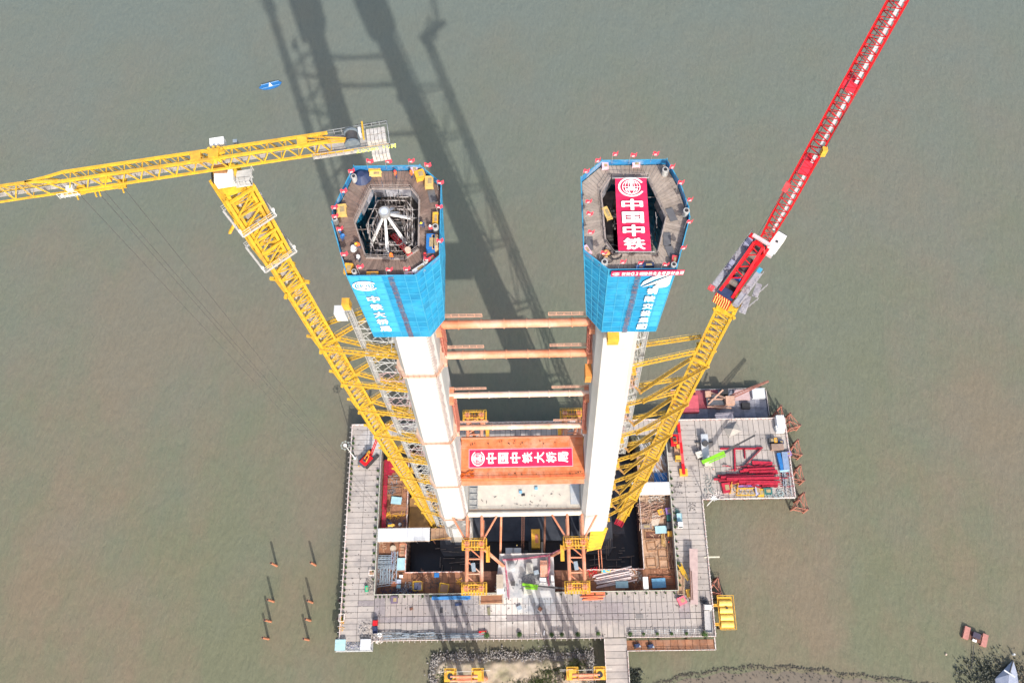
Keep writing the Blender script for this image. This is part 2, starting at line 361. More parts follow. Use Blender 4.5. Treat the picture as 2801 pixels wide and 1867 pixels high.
deck('sunken_deck_south', -57.4, 52.4, 33.3, 41.5, 2.2, 4.1, z=RZ, m_=RUST, pname='deck_plate', slab=RUSTD, plus=lambda x, y: -17 < x < 11)
deck('sunken_deck_east', 41.2, 52.4, 41.6, 84.0, 2.2, 5.3, z=RZ, m_=TAN, pname='deck_plate', slab=RUSTD)
deck('low_walkway', 33.0, 64.2, 13.0, 16.6, 2.6, 3.5, z=6.0, m_=RUST, pname='deck_plate', slab=RUSTD)
mb = MB().prism([(-13.2, 31.5), (8.0, 31.5), (7.9, 46.9), (-12.0, 46.9), (-13.0, 39)], 4.0, DZ+.12)
cslab = setp(mb.build('pump_slab', SLAB), kind='structure')
# steel bearing piles below the decks
mb = MB()
for x in np.arange(-68, 64, 6.6):
    for y in (18.5, 30): mb.tube((x, y, -3), (x, y, DZ-1.3), .5, 8)
for y in np.arange(24, 97, 6.5):
    for x in (-68, -60, 54.5, 62.5): mb.tube((x, y, -3), (x, y, DZ-1.3), .5, 8)
for x in np.arange(68, 98, 7):
    for y in (67.5, 82, 95.5): mb.tube((x, y, -3), (x, y, DZ-1.3), .5, 8)
for y in (8, -2, -12): 
    for x in (26.5, 31.5): mb.tube((x, y, -3), (x, y, DZ-1.3), .5, 8)
for x in np.arange(-52, 50, 7): mb.tube((x, 94.5, -3), (x, 94.5, DZ-1.3), .5, 8)
for x in (36, 46, 56, 63): mb.tube((x, 14.8, -3), (x, 14.8, 4.7), .5, 8)
setp(mb.build('bearing_piles', RUSTD), label='brown steel tube piles carrying the concrete deck over the water', cat='piles', kind='stuff')

# island ------------------------------------------------------------
def island():
    xs_ = np.linspace(-42, 25, 110); ys_ = np.linspace(-14, 15.5, 54); V = []; Fc = []
    import mathutils.noise as mn
    for y in ys_:
        for x in xs_:
            ex = max(0, abs(x+8.2)-25.5)/4.0; ey = max(0, y-9.3)/4.0; d = math.hypot(ex, ey)+.35*mn.noise(Vector((x*.35, y*.35, 0)))
            V.append((x, y, max(-1.5, 2.3-2.9*max(0, d)**1.1+.28*mn.noise(Vector((x*.6, y*.6, 3))))))
    nx = len(xs_)
    for j in range(len(ys_)-1):
        for i in range(nx-1): Fc.append((j*nx+i, j*nx+i+1, (j+1)*nx+i+1, (j+1)*nx+i))
    mb = MB(); mb.v = V; mb.f = Fc; o = mb.build('island_ground', SOIL, smooth=True); setp(o, kind='structure', label='small sandy island with rough grass')
    mb = MB()
    for k in range(5600):
        if random.random() < .68: x = random.uniform(-37, 21.5); y = random.gauss(10.9, 1.35)+.5*math.sin(x*.4)
        else: x = random.choice((-36.0, 20.0))+random.gauss(0, .9); x += random.gauss(0, .6); y = random.uniform(-13, 11.5)
        s = random.uniform(.08, .36); z = max(0, 2.0-.9*max(0, y-9.3)); z = random.uniform(.1, 1.6)
        P = [(x+s*random.uniform(.5, 1)*a, y+s*random.uniform(.5, 1)*b, z+s*random.uniform(.4, .9)*c) for a, b, c in ((-1, -1, -1), (1, -1, -1), (1, 1, -1), (-1, 1, -1), (-.7, -.7, 1), (.7, -.7, 1), (.7, .7, 1), (-.7, .7, 1))]
        mb.hexa(P)
    setp(mb.build('riprap_stones', STONE), label='pale and dark broken stones round the island shore', cat='stones', kind='stuff')
    mb = MB()
    for k in range(3600):
        cx, cy, sx, sy = random.choice(((8, 6, 6, 2.5), (-3, 1.5, 5, 2), (15, 8, 3, 2.5), (3, 3, 4, 2), (-32, 4, 2, 4)))
        x, y = random.gauss(cx, sx*.6), random.gauss(cy, sy*.6)
        if not (-36 < x < 20 and y < 11): continue
        s = random.uniform(.15, .45); a = random.uniform(0, 3.1)
        mb.add([(x-s*math.cos(a), y-s*math.sin(a), 2.15), (x+s*math.cos(a), y+s*math.sin(a), 2.15), (x+random.uniform(-.3, .3), y+random.uniform(-.3, .3), 2.4+s)], [(0, 1, 2)])
    setp(mb.build('island_grass', mat('rough grass', (.10, .135, .045), (.15, .17, .07), 1, .9)), label='patchy green grass on the sandy island', cat='grass', kind='stuff')
island()
# far bank at lower right: shallow mud and scrub
mb = MB(); V = []; Fc = []; n1, n2 = 60, 16
import mathutils.noise as mn
for j in range(n2):
    for i in range(n1):
        x = 38+i*3.2; y0 = float(np.interp(x, (38, 41.5, 55, 70, 82, 98, 109, 130, 180, 240), (-1, 2.3, 5.7, 7.6, 8.0, 7.3, 5.4, 3, -6, -14)))+.35*math.sin(x*.5)+.5*mn.noise(Vector((x*.3, 0, 0))); y = y0-j*2.4
        V.append((x, y, -.15+min(1.0, j*.16)+.10*mn.noise(Vector((x*.5, y*.5, 0)))))
for j in range(n2-1):
    for i in range(n1-1): Fc.append((j*n1+i, j*n1+i+1, (j+1)*n1+i+1, (j+1)*n1+i))
mb.v = V; mb.f = [f[::-1] for f in Fc]
setp(mb.build('river_bank', mat('wet bank mud', (.168, .138, .105), (.142, .120, .094), .25, .6, stain=(.09, .08, .068), stain_amt=.5), smooth=True), kind='structure')

mb = MB()
for k in range(1700):
    x = random.uniform(42, 190); y0 = float(np.interp(x, (38, 41.5, 55, 70, 82, 98, 109, 130, 180, 240), (-1, 2.3, 5.7, 7.6, 8.0, 7.3, 5.4, 3, -6, -14)))+.35*math.sin(x*.5)
    y = y0+random.gauss(-.7, .35) if random.random() < .55 else y0-abs(random.gauss(0, 5)); sx, sy = random.uniform(.1, .6), random.uniform(.05, .2)
    mb.box((x, y, .18+max(0, (y0-y))*.07), (sx, sy, .25), random.uniform(-.4, .4))
setp(mb.build('shore_debris', mat('dark shore debris', (.095, .085, .07), (.13, .11, .09), 2, .9)), label='dark driftwood and mud clods along the shore at the lower right', cat='debris', kind='stuff')
# ================================================================== TOWER LEGS
X0 = -2.1
def cL(z): return -27.3+.0413*z
def hf(z): return 3.5-.0052*z
def leg_poly(z, side, ins=0.0):
    c = cL(z); h = hf(z); k = h*1.4
    pts = [(-h, 53.4), (h, 53.4), (k, 55.2), (k, 63.2), (h, 65), (-h, 65), (-k, 63.2), (-k, 55.2)]
    pts = [(a*(1-ins/h), 59.2+(b-59.2)*(1-ins/5.8)) for a, b in pts]
    P = [(c+a, b) for a, b in pts]
    if side > 0: P = [(2*X0-x, y) for x, y in P][::-1]
    return P
RINGS = [184.3, 139, 93.5, 44.5]
def leg(side):
    lab = 'left' if side < 0 else 'right'
    cx = cL(0) if side < 0 else 2*X0-cL(0)
    t = thing('bridge_tower_leg', 'white concrete tower leg wrapped in blue net, %s of the two' % lab, 'tower leg', (cx, 59, -3))
    # segments poured one on another, each its own lift
    zs = [-2.5]+[z for z in np.arange(3, 214, 6.0)]+[214]
    for a, b in zip(zs[:-1], zs[1:]):
        MB().prism(leg_poly(a, side), a, b-.05, leg_poly(b, side)).build('concrete_lift', CONC if a > 4 else CONCD, t)
        MB().prism(leg_poly(b-.05, side, .03), b-.05, b, leg_poly(b, side, .03)).build('joint', CONCD, t, kind='stuff') if False else None
    # hollow top, its walls coloured dark to stand for shade inside
    o1, i1 = leg_poly(214, side), leg_poly(214, side, 1.1); o2, i2 = leg_poly(226, side), leg_poly(226, side, 1.1); n = 8
    mb = MB(); mb.add([(x, y, 214) for x, y in o1]+[(x, y, 214) for x, y in i1]+[(x, y, 226) for x, y in o2]+[(x, y, 226) for x, y in i2],
        [(i, (i+1) % n, 16+(i+1) % n, 16+i) for i in range(n)]+[(8+(i+1) % n, 8+i, 24+i, 24+(i+1) % n) for i in range(n)]+[(16+i, 16+(i+1) % n, 24+(i+1) % n, 24+i) for i in range(n)])
    DK = mat('shade-darkened shaft wall', (.10, .09, .085), (.045, .04, .04), .7, .85, stain=(.22, .17, .14), stain_amt=.5)
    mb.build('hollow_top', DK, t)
    MB().prism(leg_poly(214, side, 1.2), 214.01, 214.3).build('shaft_shade_cover', BLACK, t)  # black slab added as the darkness at the bottom of the shaft
    # ring walkways with stained bands
    for z in RINGS[:4]:
        if side > 0: continue
        P = leg_poly(z, side); Q = leg_poly(z, side, -.55 if z > 100 else -.5)
        mb = MB(); mb.add([(x, y, z-.3) for x, y in P]+[(x, y, z-.3) for x, y in Q]+[(x, y, z) for x, y in P]+[(x, y, z) for x, y in Q],
            [(i, (i+1) % 8, 8+(i+1) % 8, 8+i) for i in range(8)]+[(16+i, 24+i, 24+(i+1) % 8, 16+(i+1) % 8) for i in range(8)]+[(8+i, 8+(i+1) % 8, 24+(i+1) % 8, 24+i) for i in range(8)])
        b = mb.build('ring_band', mat('rust streaked band', (.55, .42, .34), (.5, .36, .27), 1.2, .8, stain=(.42, .2, .12), stain_amt=.7), t)
        mr = MB()
        for i in (0, 1, 7):
            p, q = Q[i], Q[(i+1) % 8]; rail(mr, p, q, z, 1.1, 1.0, .05)
        mr.build('band_rail', mat('rust rail', (.38, .14, .09), None, 2, .7), b)
    # scaffold ladder down the inner front corner: long dark stains and rungs
    mb = MB(); z = 6.0
    sg = 1
    while z < 202:
        for zz in (z, z+1.3):
            P = leg_poly(zz, side); i = 1 if side < 0 else 0
            x, y = P[i]; x += (.35 if side < 0 else -.35)
            mb.box((x+.15*math.sin(zz), y+.35, zz), (.9, .5, .10)); 
        p0, p1 = leg_poly(z, side)[i], leg_poly(z+2.6, side)[i]
        d_ = .75 if side < 0 else -.75
        mb.beam((p0[0]+d_, p0[1]+.1, z), (p1[0]+d_, p1[1]+.1, z+2.6), .07, .07)
        z += 2.6
    mb.build('corner_ladder', mat('scuffed ladder steel', (.33, .27, .26), (.42, .36, .33), 2, .7), t)
    return t
LEG_L, LEG_R = leg(-1), leg(1)

# blue net shrouds ----------------------------------------------------
NP_L = [(-23.5, 50.6), (-14.5, 50.5), (-11.4, 53.3), (-11.4, 64.5), (-14.4, 67.4), (-23.6, 67.5), (-26.1, 60.6), (-26.0, 58.7)]
NP_R = [(10.7, 50.7), (19.5, 50.6), (21.9, 58.2), (21.9, 59.8), (21.1, 63.6), (19.6, 67.4), (10.7, 67.5), (7.7, 64.8), (7.6, 53.6)]
def net(side):
    lab = 'left' if side < 0 else 'right'; P = NP_L if side < 0 else NP_R; z0, z1 = 209.3, 230.0
    t = thing('net_shroud', 'blue safety net shroud round the top of the %s tower leg' % lab, 'safety net', (sum(p[0] for p in P)/len(P), 59, z0))
    n = len(P)
    SHF = (0, -.4, -1.4, -1.5, -.4, 0, 0, 0) if side < 0 else (.6, 0, 0, 0, 0, 0, .6, 1.5, 1.5)
    def sh_(k, f, z): # net narrows at its foot on the inner side
        g = SHF[k % n]*(1-f)+SHF[(k+1) % n]*f; return g*(z1-z)/(z1-z0)
    for k in range(n):
        a, b = Vector((*P[k], 0)), Vector((*P[(k+1) % n], 0)); L_ = (b-a).length; nx = max(1, round(L_/1.5)); nz = 11
        nr = Vector(((b-a).y, -(b-a).x, 0)).normalized()
        front = (k == 0)
        for i in range(nx):
            if L_ < 1.6 and i > 0: continue
            for j in range(nz):
                u0, u1 = (i+.03)/nx, (i+.97)/nx; za, zb = z0+(z1-z0)*(j+.03)/nz, z0+(z1-z0)*(j+.97)/nz
                bulge = nr*random.uniform(.02, .14)
                p, q = a.lerp(b, u0), a.lerp(b, u1); c = (p+q)/2+bulge
                pale = (side < 0 and front and i < nx*.5 and j > 0) or (side > 0 and front and i > nx*.55 and j > 0)
                mb = MB(); zm = (za+zb)/2
                vs_ = [(p.x+sh_(k, u0, za), p.y, za), (q.x+sh_(k, u1, za), q.y, za), (q.x+sh_(k, u1, zb), q.y, zb), (p.x+sh_(k, u0, zb), p.y, zb), (c.x+sh_(k, (u0+u1)/2, zm), c.y, zm)]
                if front: vs_[4] = (vs_[4][0], (p.y+q.y)/2-.03, zm)
                mb.add(vs_, [(0, 1, 4), (1, 2, 4), (2, 3, 4), (3, 0, 4)])
                o = mb.build('net_panel', NETL if pale else NET, t)
        # frame tubes behind
    fr = MB()
    for k in range(n):
        a, b = P[k], P[(k+1) % n]
        for z in np.arange(z0, z1+.1, (z1-z0)/11): fr.beam((a[0]+sh_(k, 0, z), a[1], z), (b[0]+sh_(k, 1, z), b[1], z), .12, .12)
        fr.beam((a[0]+sh_(k, 0, z0), a[1], z0), (*a, z1+.3), .12, .12)
        a_, b_ = Vector((*a, 0)), Vector((*b, 0)); nn_ = max(1, round((b_-a_).length/1.5))
        for i in range(1, nn_): c_ = a_.lerp(b_, i/nn_); fr.beam((c_.x+sh_(k, i/nn_, z0), c_.y, z0), (c_.x, c_.y, z1), .1, .1)
    fr.build('net_frame', mat('net frame', (.05, .32, .50), (.03, .24, .42), 2, .6), t)
    # dark ladder strip on the front face
    lx = {-1: -17.8, 1: 14.7}[side]; mb = MB()
    for z in np.arange(z0+.2, z1, .42):
        mb.box((lx+random.uniform(-.05, .05), 50.42, z), (.75, .08, random.uniform(.05, .16)))
    mb.build('ladder_strip', mat('ladder strip', (.03, .09, .20), (.25, .12, .10), 3, .8), t)
    # printing on the front
    tx = MB(); fy = 50.36
    if side < 0:
        lg = MB(); logo(lg, (-21.6, fy, 227.4), (1, 0, 0), (0, 0, 1), 1.55); lg.build('emblem', WPRT, t)
        text_mesh(tx, '中铁大桥局', (-21.2, fy, 223.3), (1, 0, 0), (0, 0, 1), 1.7, 2.0, .02, (0, 0, -2.6))
    else:
        lg = MB()
        for pts in (((15.3, 225.6), (15.6, 227.0), (16.6, 228.3), (17.6, 228.9), (19.0, 228.9), (17.0, 227.6)), ((15.5, 225.2), (17.2, 227.0), (18.9, 228.6), (19.15, 228.7), (19.15, 226.0), (18.9, 225.3), (18.3, 225.0), (17.0, 225.0), (17.6, 226.4))):
            c_ = (sum(p[0] for p in pts)/len(pts), sum(p[1] for p in pts)/len(pts)); n0 = len(pts)
            lg = MB(); lg.add([(p[0], fy, p[1]) for p in pts]+[(c_[0], fy, c_[1])], [(i, (i+1) % n0, n0) for i in range(n0)]); lg.build('emblem', WPRT, t)
        text_mesh(tx, '铜陵交投集团', (17.1, fy, 224.0), (1, 0, 0), (0, 0, 1), 1.45, 1.9, .02, (0, 0, -2.45))
        text_mesh(tx, 'G3TL', (14.6, fy, 210.4), (1, 0, 0), (0, 0, 1), .9, .5, .02, (1.1, 0, 0)) if False else None
    o = tx.build('net_print', WPRT, t)
    return t
NET_L, NET_R = net(-1), net(1)

# work platforms on top --------------------------------------------------
def shrink(P, f, c): return [(c[0]+(x-c[0])*f[0], c[1]+(y-c[1])*f[1]) for x, y in P]
def inpoly(x, y, P):
    r = False; j = len(P)-1
    for i in range(len(P)):
        if (P[i][1] > y) != (P[j][1] > y) and x < (P[j][0]-P[i][0])*(y-P[i][1])/(P[j][1]-P[i][1])+P[i][0]: r = not r
        j = i
    return r
HOLE_L = [tuple(U(*q1(*p), 229.2)[:2]) for p in [(375, 955), (640, 965), (735, 895), (740, 560), (680, 485), (410, 485), (300, 720)]]
HOLE_R = [tuple(U(*q2(*p), 229.2)[:2]) for p in [(490, 865), (820, 870), (885, 590), (745, 290), (470, 285), (395, 400), (430, 780)]]
def topdeck(side):
    lab = 'left' if side < 0 else 'right'; P = NP_L if side < 0 else NP_R; Hh = HOLE_L if side < 0 else HOLE_R; z = 229.0
    cx, cy = sum(p[0] for p in P)/len(P), 59.0
    t = thing('work_platform', 'octagonal boarded work platform on top of the %s tower leg' % lab, 'platform', (cx, cy, z-.4))
    m_ = BOARD if side < 0 else BOARDG
    hc = (sum(p[0] for p in Hh)/len(Hh), sum(p[1] for p in Hh)/len(Hh))
    # boards radiate as sectors: every board a piece of its own
    nb = 0; Pi = shrink(P, (.975, .98), (cx, cy)); na = len(Pi)
    def hit(poly, ang):
        d = (math.cos(ang), math.sin(ang)); best = None
        for i in range(len(poly)):
            x1, y1 = poly[i]; x2, y2 = poly[(i+1) % len(poly)]; ex, ey = x2-x1, y2-y1; den = d[0]*ey-d[1]*ex
            if abs(den) < 1e-9: continue
            s_ = ((x1-hc[0])*ey-(y1-hc[1])*ex)/den; u_ = ((x1-hc[0])*d[1]-(y1-hc[1])*d[0])/den
            if s_ > 0 and -1e-6 <= u_ <= 1+1e-6 and (best is None or s_ > best): best = s_
        return best
    angs = []
    for i in range(na):      # split each side of the octagon into strips of about 0.55 m at the rim
        a1 = math.atan2(Pi[i][1]-hc[1], Pi[i][0]-hc[0]); a2 = math.atan2(Pi[(i+1) % na][1]-hc[1], Pi[(i+1) % na][0]-hc[0])
        if a2 < a1: a2 += 2*math.pi
        L_ = math.hypot(Pi[i][0]-Pi[(i+1) % na][0], Pi[i][1]-Pi[(i+1) % na][1]); n = max(1, round(L_/.62))
        for k in range(n):
            pa = (Pi[i][0]+(Pi[(i+1) % na][0]-Pi[i][0])*k/n, Pi[i][1]+(Pi[(i+1) % na][1]-Pi[i][1])*k/n)
            pb = (Pi[i][0]+(Pi[(i+1) % na][0]-Pi[i][0])*(k+.94)/n, Pi[i][1]+(Pi[(i+1) % na][1]-Pi[i][1])*(k+.94)/n)
            A1, A2 = math.atan2(pa[1]-hc[1], pa[0]-hc[0]), math.atan2(pb[1]-hc[1], pb[0]-hc[0])
            r1, r2 = hit(Hh, A1), hit(Hh, A2)
            ia = (hc[0]+math.cos(A1)*r1, hc[1]+math.sin(A1)*r1); ib = (hc[0]+math.cos(A2)*r2, hc[1]+math.sin(A2)*r2)
            zz = z+random.uniform(-.02, .02)
            MB().prism([pa, pb, ib, ia], zz-.06, zz).build('deck_board', m_, t)
    # kerb round the opening and inner rails
    mb = MB()
    for i in range(len(Hh)):
        a, b = Hh[i], Hh[(i+1) % len(Hh)]; mb.beam((*a, z+.1), (*b, z+.1), .18, .22); 
        rail(mb, a, b, z, 1.1, 1.6, .05)
    mb.build('opening_rail', mat('dull rail', (.24, .20, .18), (.35, .3, .28), 2, .6), t)
    # grey form panels sloping down inside the opening
    for i in range(len(Hh)):
        a, b = Vector((*Hh[i], z-.1)), Vector((*Hh[(i+1) % len(Hh)], z-.1)); n = max(1, round((b-a).length/1.8)); c = Vector((*hc, z))
        for k in range(n):
            p, q = a.lerp(b, k/n), a.lerp(b, (k+.95)/n)
            if random.random() < .28: continue
            p2, q2 = p.lerp(c, .05), q.lerp(c, .05); dz = random.uniform(1.0, 2.0)
            MB().add([p, q, (q2.x, q2.y, z-dz), (p2.x, p2.y, z-dz), (p.x, p.y, z-.3), (q.x, q.y, z-.3)], [(0, 1, 2, 3), (4, 3, 2, 5)]).build('form_panel', mat('form panel grey', (.26, .26, .28), (.08, .08, .10), .9, .7, rnd=.45, stain=(.45, .43, .42), stain_amt=.6), t)
    mb = MB()
    for k in range(150 if side < 0 else 40):
        a = random.choice(Hh); x, y = hc[0]+(a[0]-hc[0])*random.uniform(.3, .92), hc[1]+(a[1]-hc[1])*random.uniform(.3, .92); zz = z-random.uniform(.6, 9)
        an = random.choice((0, math.pi/2)); l = random.uniform(1, 3.5)
        mb.beam((x-math.cos(an)*l/2, y-math.sin(an)*l/2, zz), (x+math.cos(an)*l/2, y+math.sin(an)*l/2, zz), random.uniform(.06, .2), .08)
        mb.beam((x, y, zz-4), (x, y, zz+.8), .06, .06)
    if side < 0:
        for k in range(9):
            zz = z-.5-.45*k
            for ff in (.72, .55):
                Q_ = [(hc[0]+(x-hc[0])*ff, hc[1]+(y-hc[1])*ff) for x, y in Hh]
                if k % 4 == 0:
                    for i in range(len(Q_)): mb.beam((*Q_[i], zz), (*Q_[(i+1) % len(Q_)], zz), .1, .1)
        for k in range(60):
            a = random.uniform(0, 6.28); f_ = random.uniform(.45, .95); x, y = hc[0]+math.cos(a)*3.0*f_, hc[1]+math.sin(a)*5.2*f_
            mb.tube((x, y, z-7), (x+random.uniform(-.3, .3), y+random.uniform(-.3, .3), z+random.uniform(-1.5, .9)), .045, 5)
    mb.build('inner_scaffold', mat('scaffold tubes', (.44, .41, .40), (.16, .13, .12), 1.3, .6, contrast=(.45, .55)), t)
    # rim fence: blue sheets between posts
    mb = MB(); n = len(P)
    for i in range(n):
        a, b = Vector((*P[i], 0)), Vector((*P[(i+1) % n], 0)); c0 = Vector((cx, cy, 0)); a2, b2 = a.lerp(c0, .012), b.lerp(c0, .012)
        mb.add([(a2.x, a2.y, z+.1), (b2.x, b2.y, z+.1), (b2.x, b2.y, z+1.05), (a2.x, a2.y, z+1.05), (a.x, a.y, z+.1), (b.x, b.y, z+.1), (b.x, b.y, z+1.05), (a.x, a.y, z+1.05)], [(0, 3, 2, 1), (4, 5, 6, 7), (3, 7, 6, 2)])
    mb.build('rim_fence', mat('rim sheet', (.02, .20, .44), (.03, .13, .30), 1.3, .7, stain=(.35, .4, .45), stain_amt=.8), t)
    return t
topdeck(-1); topdeck(1)

# ================================================================== CRANES (masts first)
def mast(t, x, y, rot, z0, z1, wd, bay, first_red=False, ch=.34):
    src = None; z = z0; k = 0
    rm = None
    while z < z1-.1:
        h = min(bay, z1-z)
        if src is None:
            src = lattice_box(MB(), bay, wd, ch, .17).build('mast_section', YEL, t, world=False); o = src
        else: o = src.copy(); COL.objects.link(o)
        if first_red and z < z0+10:
            if rm is None: ym = src.data; rm = src.data.copy(); rm.materials[0] = REDS
            o.data = rm
        elif first_red: o.data = ym
        o.location = (x-t.location.x, y-t.location.y, z-t.location.z); o.rotation_euler = (0, 0, rot); z += bay; k += 1
        if abs(h-bay) > .01: o.scale = (1, 1, h/bay)
    # ladder and landings inside
    mb = MB(); zz = z0; s = 1
    ca, sa = math.cos(rot), math.sin(rot)
    def L2(px, py): return (x+px*ca-py*sa, y+px*sa+py*ca)
    while zz < z1-3:
        a, b = L2(-.7*s, -.5), L2(.7*s, .5); mb.beam((*a, zz), (*b, zz+2.8), .4, .06); c = L2(0, .2*s); mb.box((*c, zz), (1.5, 1.1, .05), rot); s = -s; zz += 2.85
    mb.build('mast_ladder', mat('ladder grey', (.45, .42, .38), (.35, .3, .27), 2, .5), t)
def collar(t, x, y, rot, z, wd, knob=.55):
    ca, sa = math.cos(rot), math.sin(rot); a = wd/2+.28; mb = MB(); cs = [(x+px*ca-py*sa, y+px*sa+py*ca) for px, py in ((-a, -a), (a, -a), (a, a), (-a, a))]
    for i in range(4): mb.beam((*cs[i], z), (*cs[(i+1) % 4], z), .42, .5)
    for c in cs:
        d = Vector((c[0]-x, c[1]-y, 0)).normalized(); mb.beam((c[0], c[1], z), (c[0]+d.x*knob, c[1]+d.y*knob, z), .45, .5)
    mb.build('tie_collar', YEL, t); return cs
def tie(t, p, q, gw=.9):
    """a latticed tie strut with a railed footway"""
    p, q = Vector(p), Vector(q); d = (q-p).normalized(); s = d.cross(Vector((0, 0, 1))).normalized(); mb = MB()
    for a, b in ((-.32, 0), (.32, 0), (0, -.45)): mb.beam(p+s*a+Vector((0, 0, b)), q+s*a+Vector((0, 0, b)), .2, .2)
    n = max(2, int((q-p).length/1.0))
    for i in range(n):
        u, v = p.lerp(q, i/n), p.lerp(q, (i+1)/n)
        mb.beam(u+s*.32, v-s*.32, .09, .05); mb.beam(u-s*.32, v+Vector((0, 0, -.45)), .07, .07)
    o = mb.build('tie_strut', YEL, t)
    mr = MB()
    for a in (-.42, .42):
        mr.beam(p+s*a+Vector((0, 0, 1.0)), q+s*a+Vector((0, 0, 1.0)), .045, .045)
        for i in range(0, n+1, 2): c = p.lerp(q, i/n)+s*a; mr.beam(c, c+Vector((0, 0, 1.0)), .04, .04)
    mr.build('tie_rail', mat('rail yellow', (.66, .45, .12), None, 2, .5), o)

# left crane ------------------------------------------------------------
LX, LY = -37.2, 60.2
tl = thing('tower_crane', 'yellow flat top tower crane with a horizontal jib, tied to the left tower leg', 'tower crane', (LX, LY, -6))
LROT = R(38)
mast(tl, LX, LY, LROT, -6, 238, 2.8, 5.7, ch=.42)
for z in (210, 186.5, 168, 150, 130, 109, 86, 61, 36):
    cs = collar(tl, LX, LY, LROT, z, 2.8, .8)
    if z > 205: continue
    cs = sorted(cs, key=lambda c: c[0]); right = cs[-1]; front = min(cs, key=lambda c: c[1]); back = max(cs, key=lambda c: c[1])
    xl = cL(z)-hf(z)*1.35
    tie(tl, (*right, z+.2), (xl, 56.6, z+.2)); tie(tl, (*front, z+.2), (xl, 56.0, z+.2)); 
    tie(tl, (*right, z+.8), (xl-1.0, 61.5, z+10)); tie(tl, (*back, z+.8), (xl-1.0, 62.6, z+9))
# climbing cage
mb = MB(); ca, sa = math.cos(LROT), math.sin(LROT)
def LL(px, py): return (LX+px*ca-py*sa, LY+px*sa+py*ca)
a = 1.95
for px, py in ((-a, -a), (a, -a), (a, a), (-a, a)): mb.box((*LL(px, py), 228.8), (.42, .42, 18), LROT)
cc = [(-a, -a), (a, -a), (a, a), (-a, a)]
for z in (220, 223.4, 226.8, 230.2, 233.6, 237.2):
    for i in range(4): mb.beam((*LL(*cc[i]), z), (*LL(*cc[(i+1) % 4]), z), .34 if z in (220, 230.2, 237.2) else .2, .35)
for z in (220, 223.4, 226.8, 230.2, 233.6):
    for i in range(4): mb.beam((*LL(*cc[i]), z), (*LL(*cc[(i+1) % 4]), z+3.5), .17, .17)
mb.build('climbing_cage', YEL, tl)
mb = MB()
for z, s_ in ((220.2, 2.7), (230.4, 2.6)):
    o_ = [(-s_, -s_), (s_, -s_), (s_, s_), (-s_, s_)]
    for i in range(4):
        p, q = o_[i], o_[(i+1) % 4]; mb.beam((*LL(*p), z), (*LL(*q), z), .3, .05); rail(mb, LL(*p), LL(*q), z, 1.1, 1.2, .05)
mb.build('cage_walkway', mat('grating grey', (.50, .50, .49), (.40, .40, .39), 2, .5), tl)
mb = MB(); mb.beam(U(664, 570, 228), U(628, 637, 223), .34, .34); mb.build('climbing_beam', YEL2, tl)
mb = MB()
for z_, px_, py_ in ((220.2, -2.7, -2.7), (220.2, 2.7, -2.7), (230.4, 2.6, -2.6), (230.4, 2.6, .6), (230.4, -2.6, -2.6)):
    c = LL(px_, py_); mb.tube((*c, z_), (*c, z_+1.5), .05, 5); mb.tube((*c, z_+1.3), (*c, z_+1.6), .2, 8)
mb.build('work_lamp', WHITE, tl)
# slewing part
mb = MB(); mb.tube((LX, LY, 238), (LX, LY, 239.4), 1.9, 20); mb.tube((LX, LY, 239.4), (LX, LY, 240.6), 1.5, 20); mb.build('slewing_ring', YEL, tl)
mb = MB(); mb.box((LX-.2, LY, 241.2), (1.7, 1.5, 2.0)); mb.build('slewing_frame', mat('brown machinery', (.16, .07, .03), (.25, .12, .03), 2, .6), tl)
JD = Vector((1, .150, 0)).normalized(); JN = Vector((-JD.y, JD.x, 0)); JC = Vector((LX, 60.15, 0))
def JP(s, n, z):
    if s > 11: s = 11+(s-11)*.90
    v = JC+JD*s+JN*n; return (v.x, v.y, z)
ZB, ZT, HW, TW = 242.2, 244.2, .80, .65
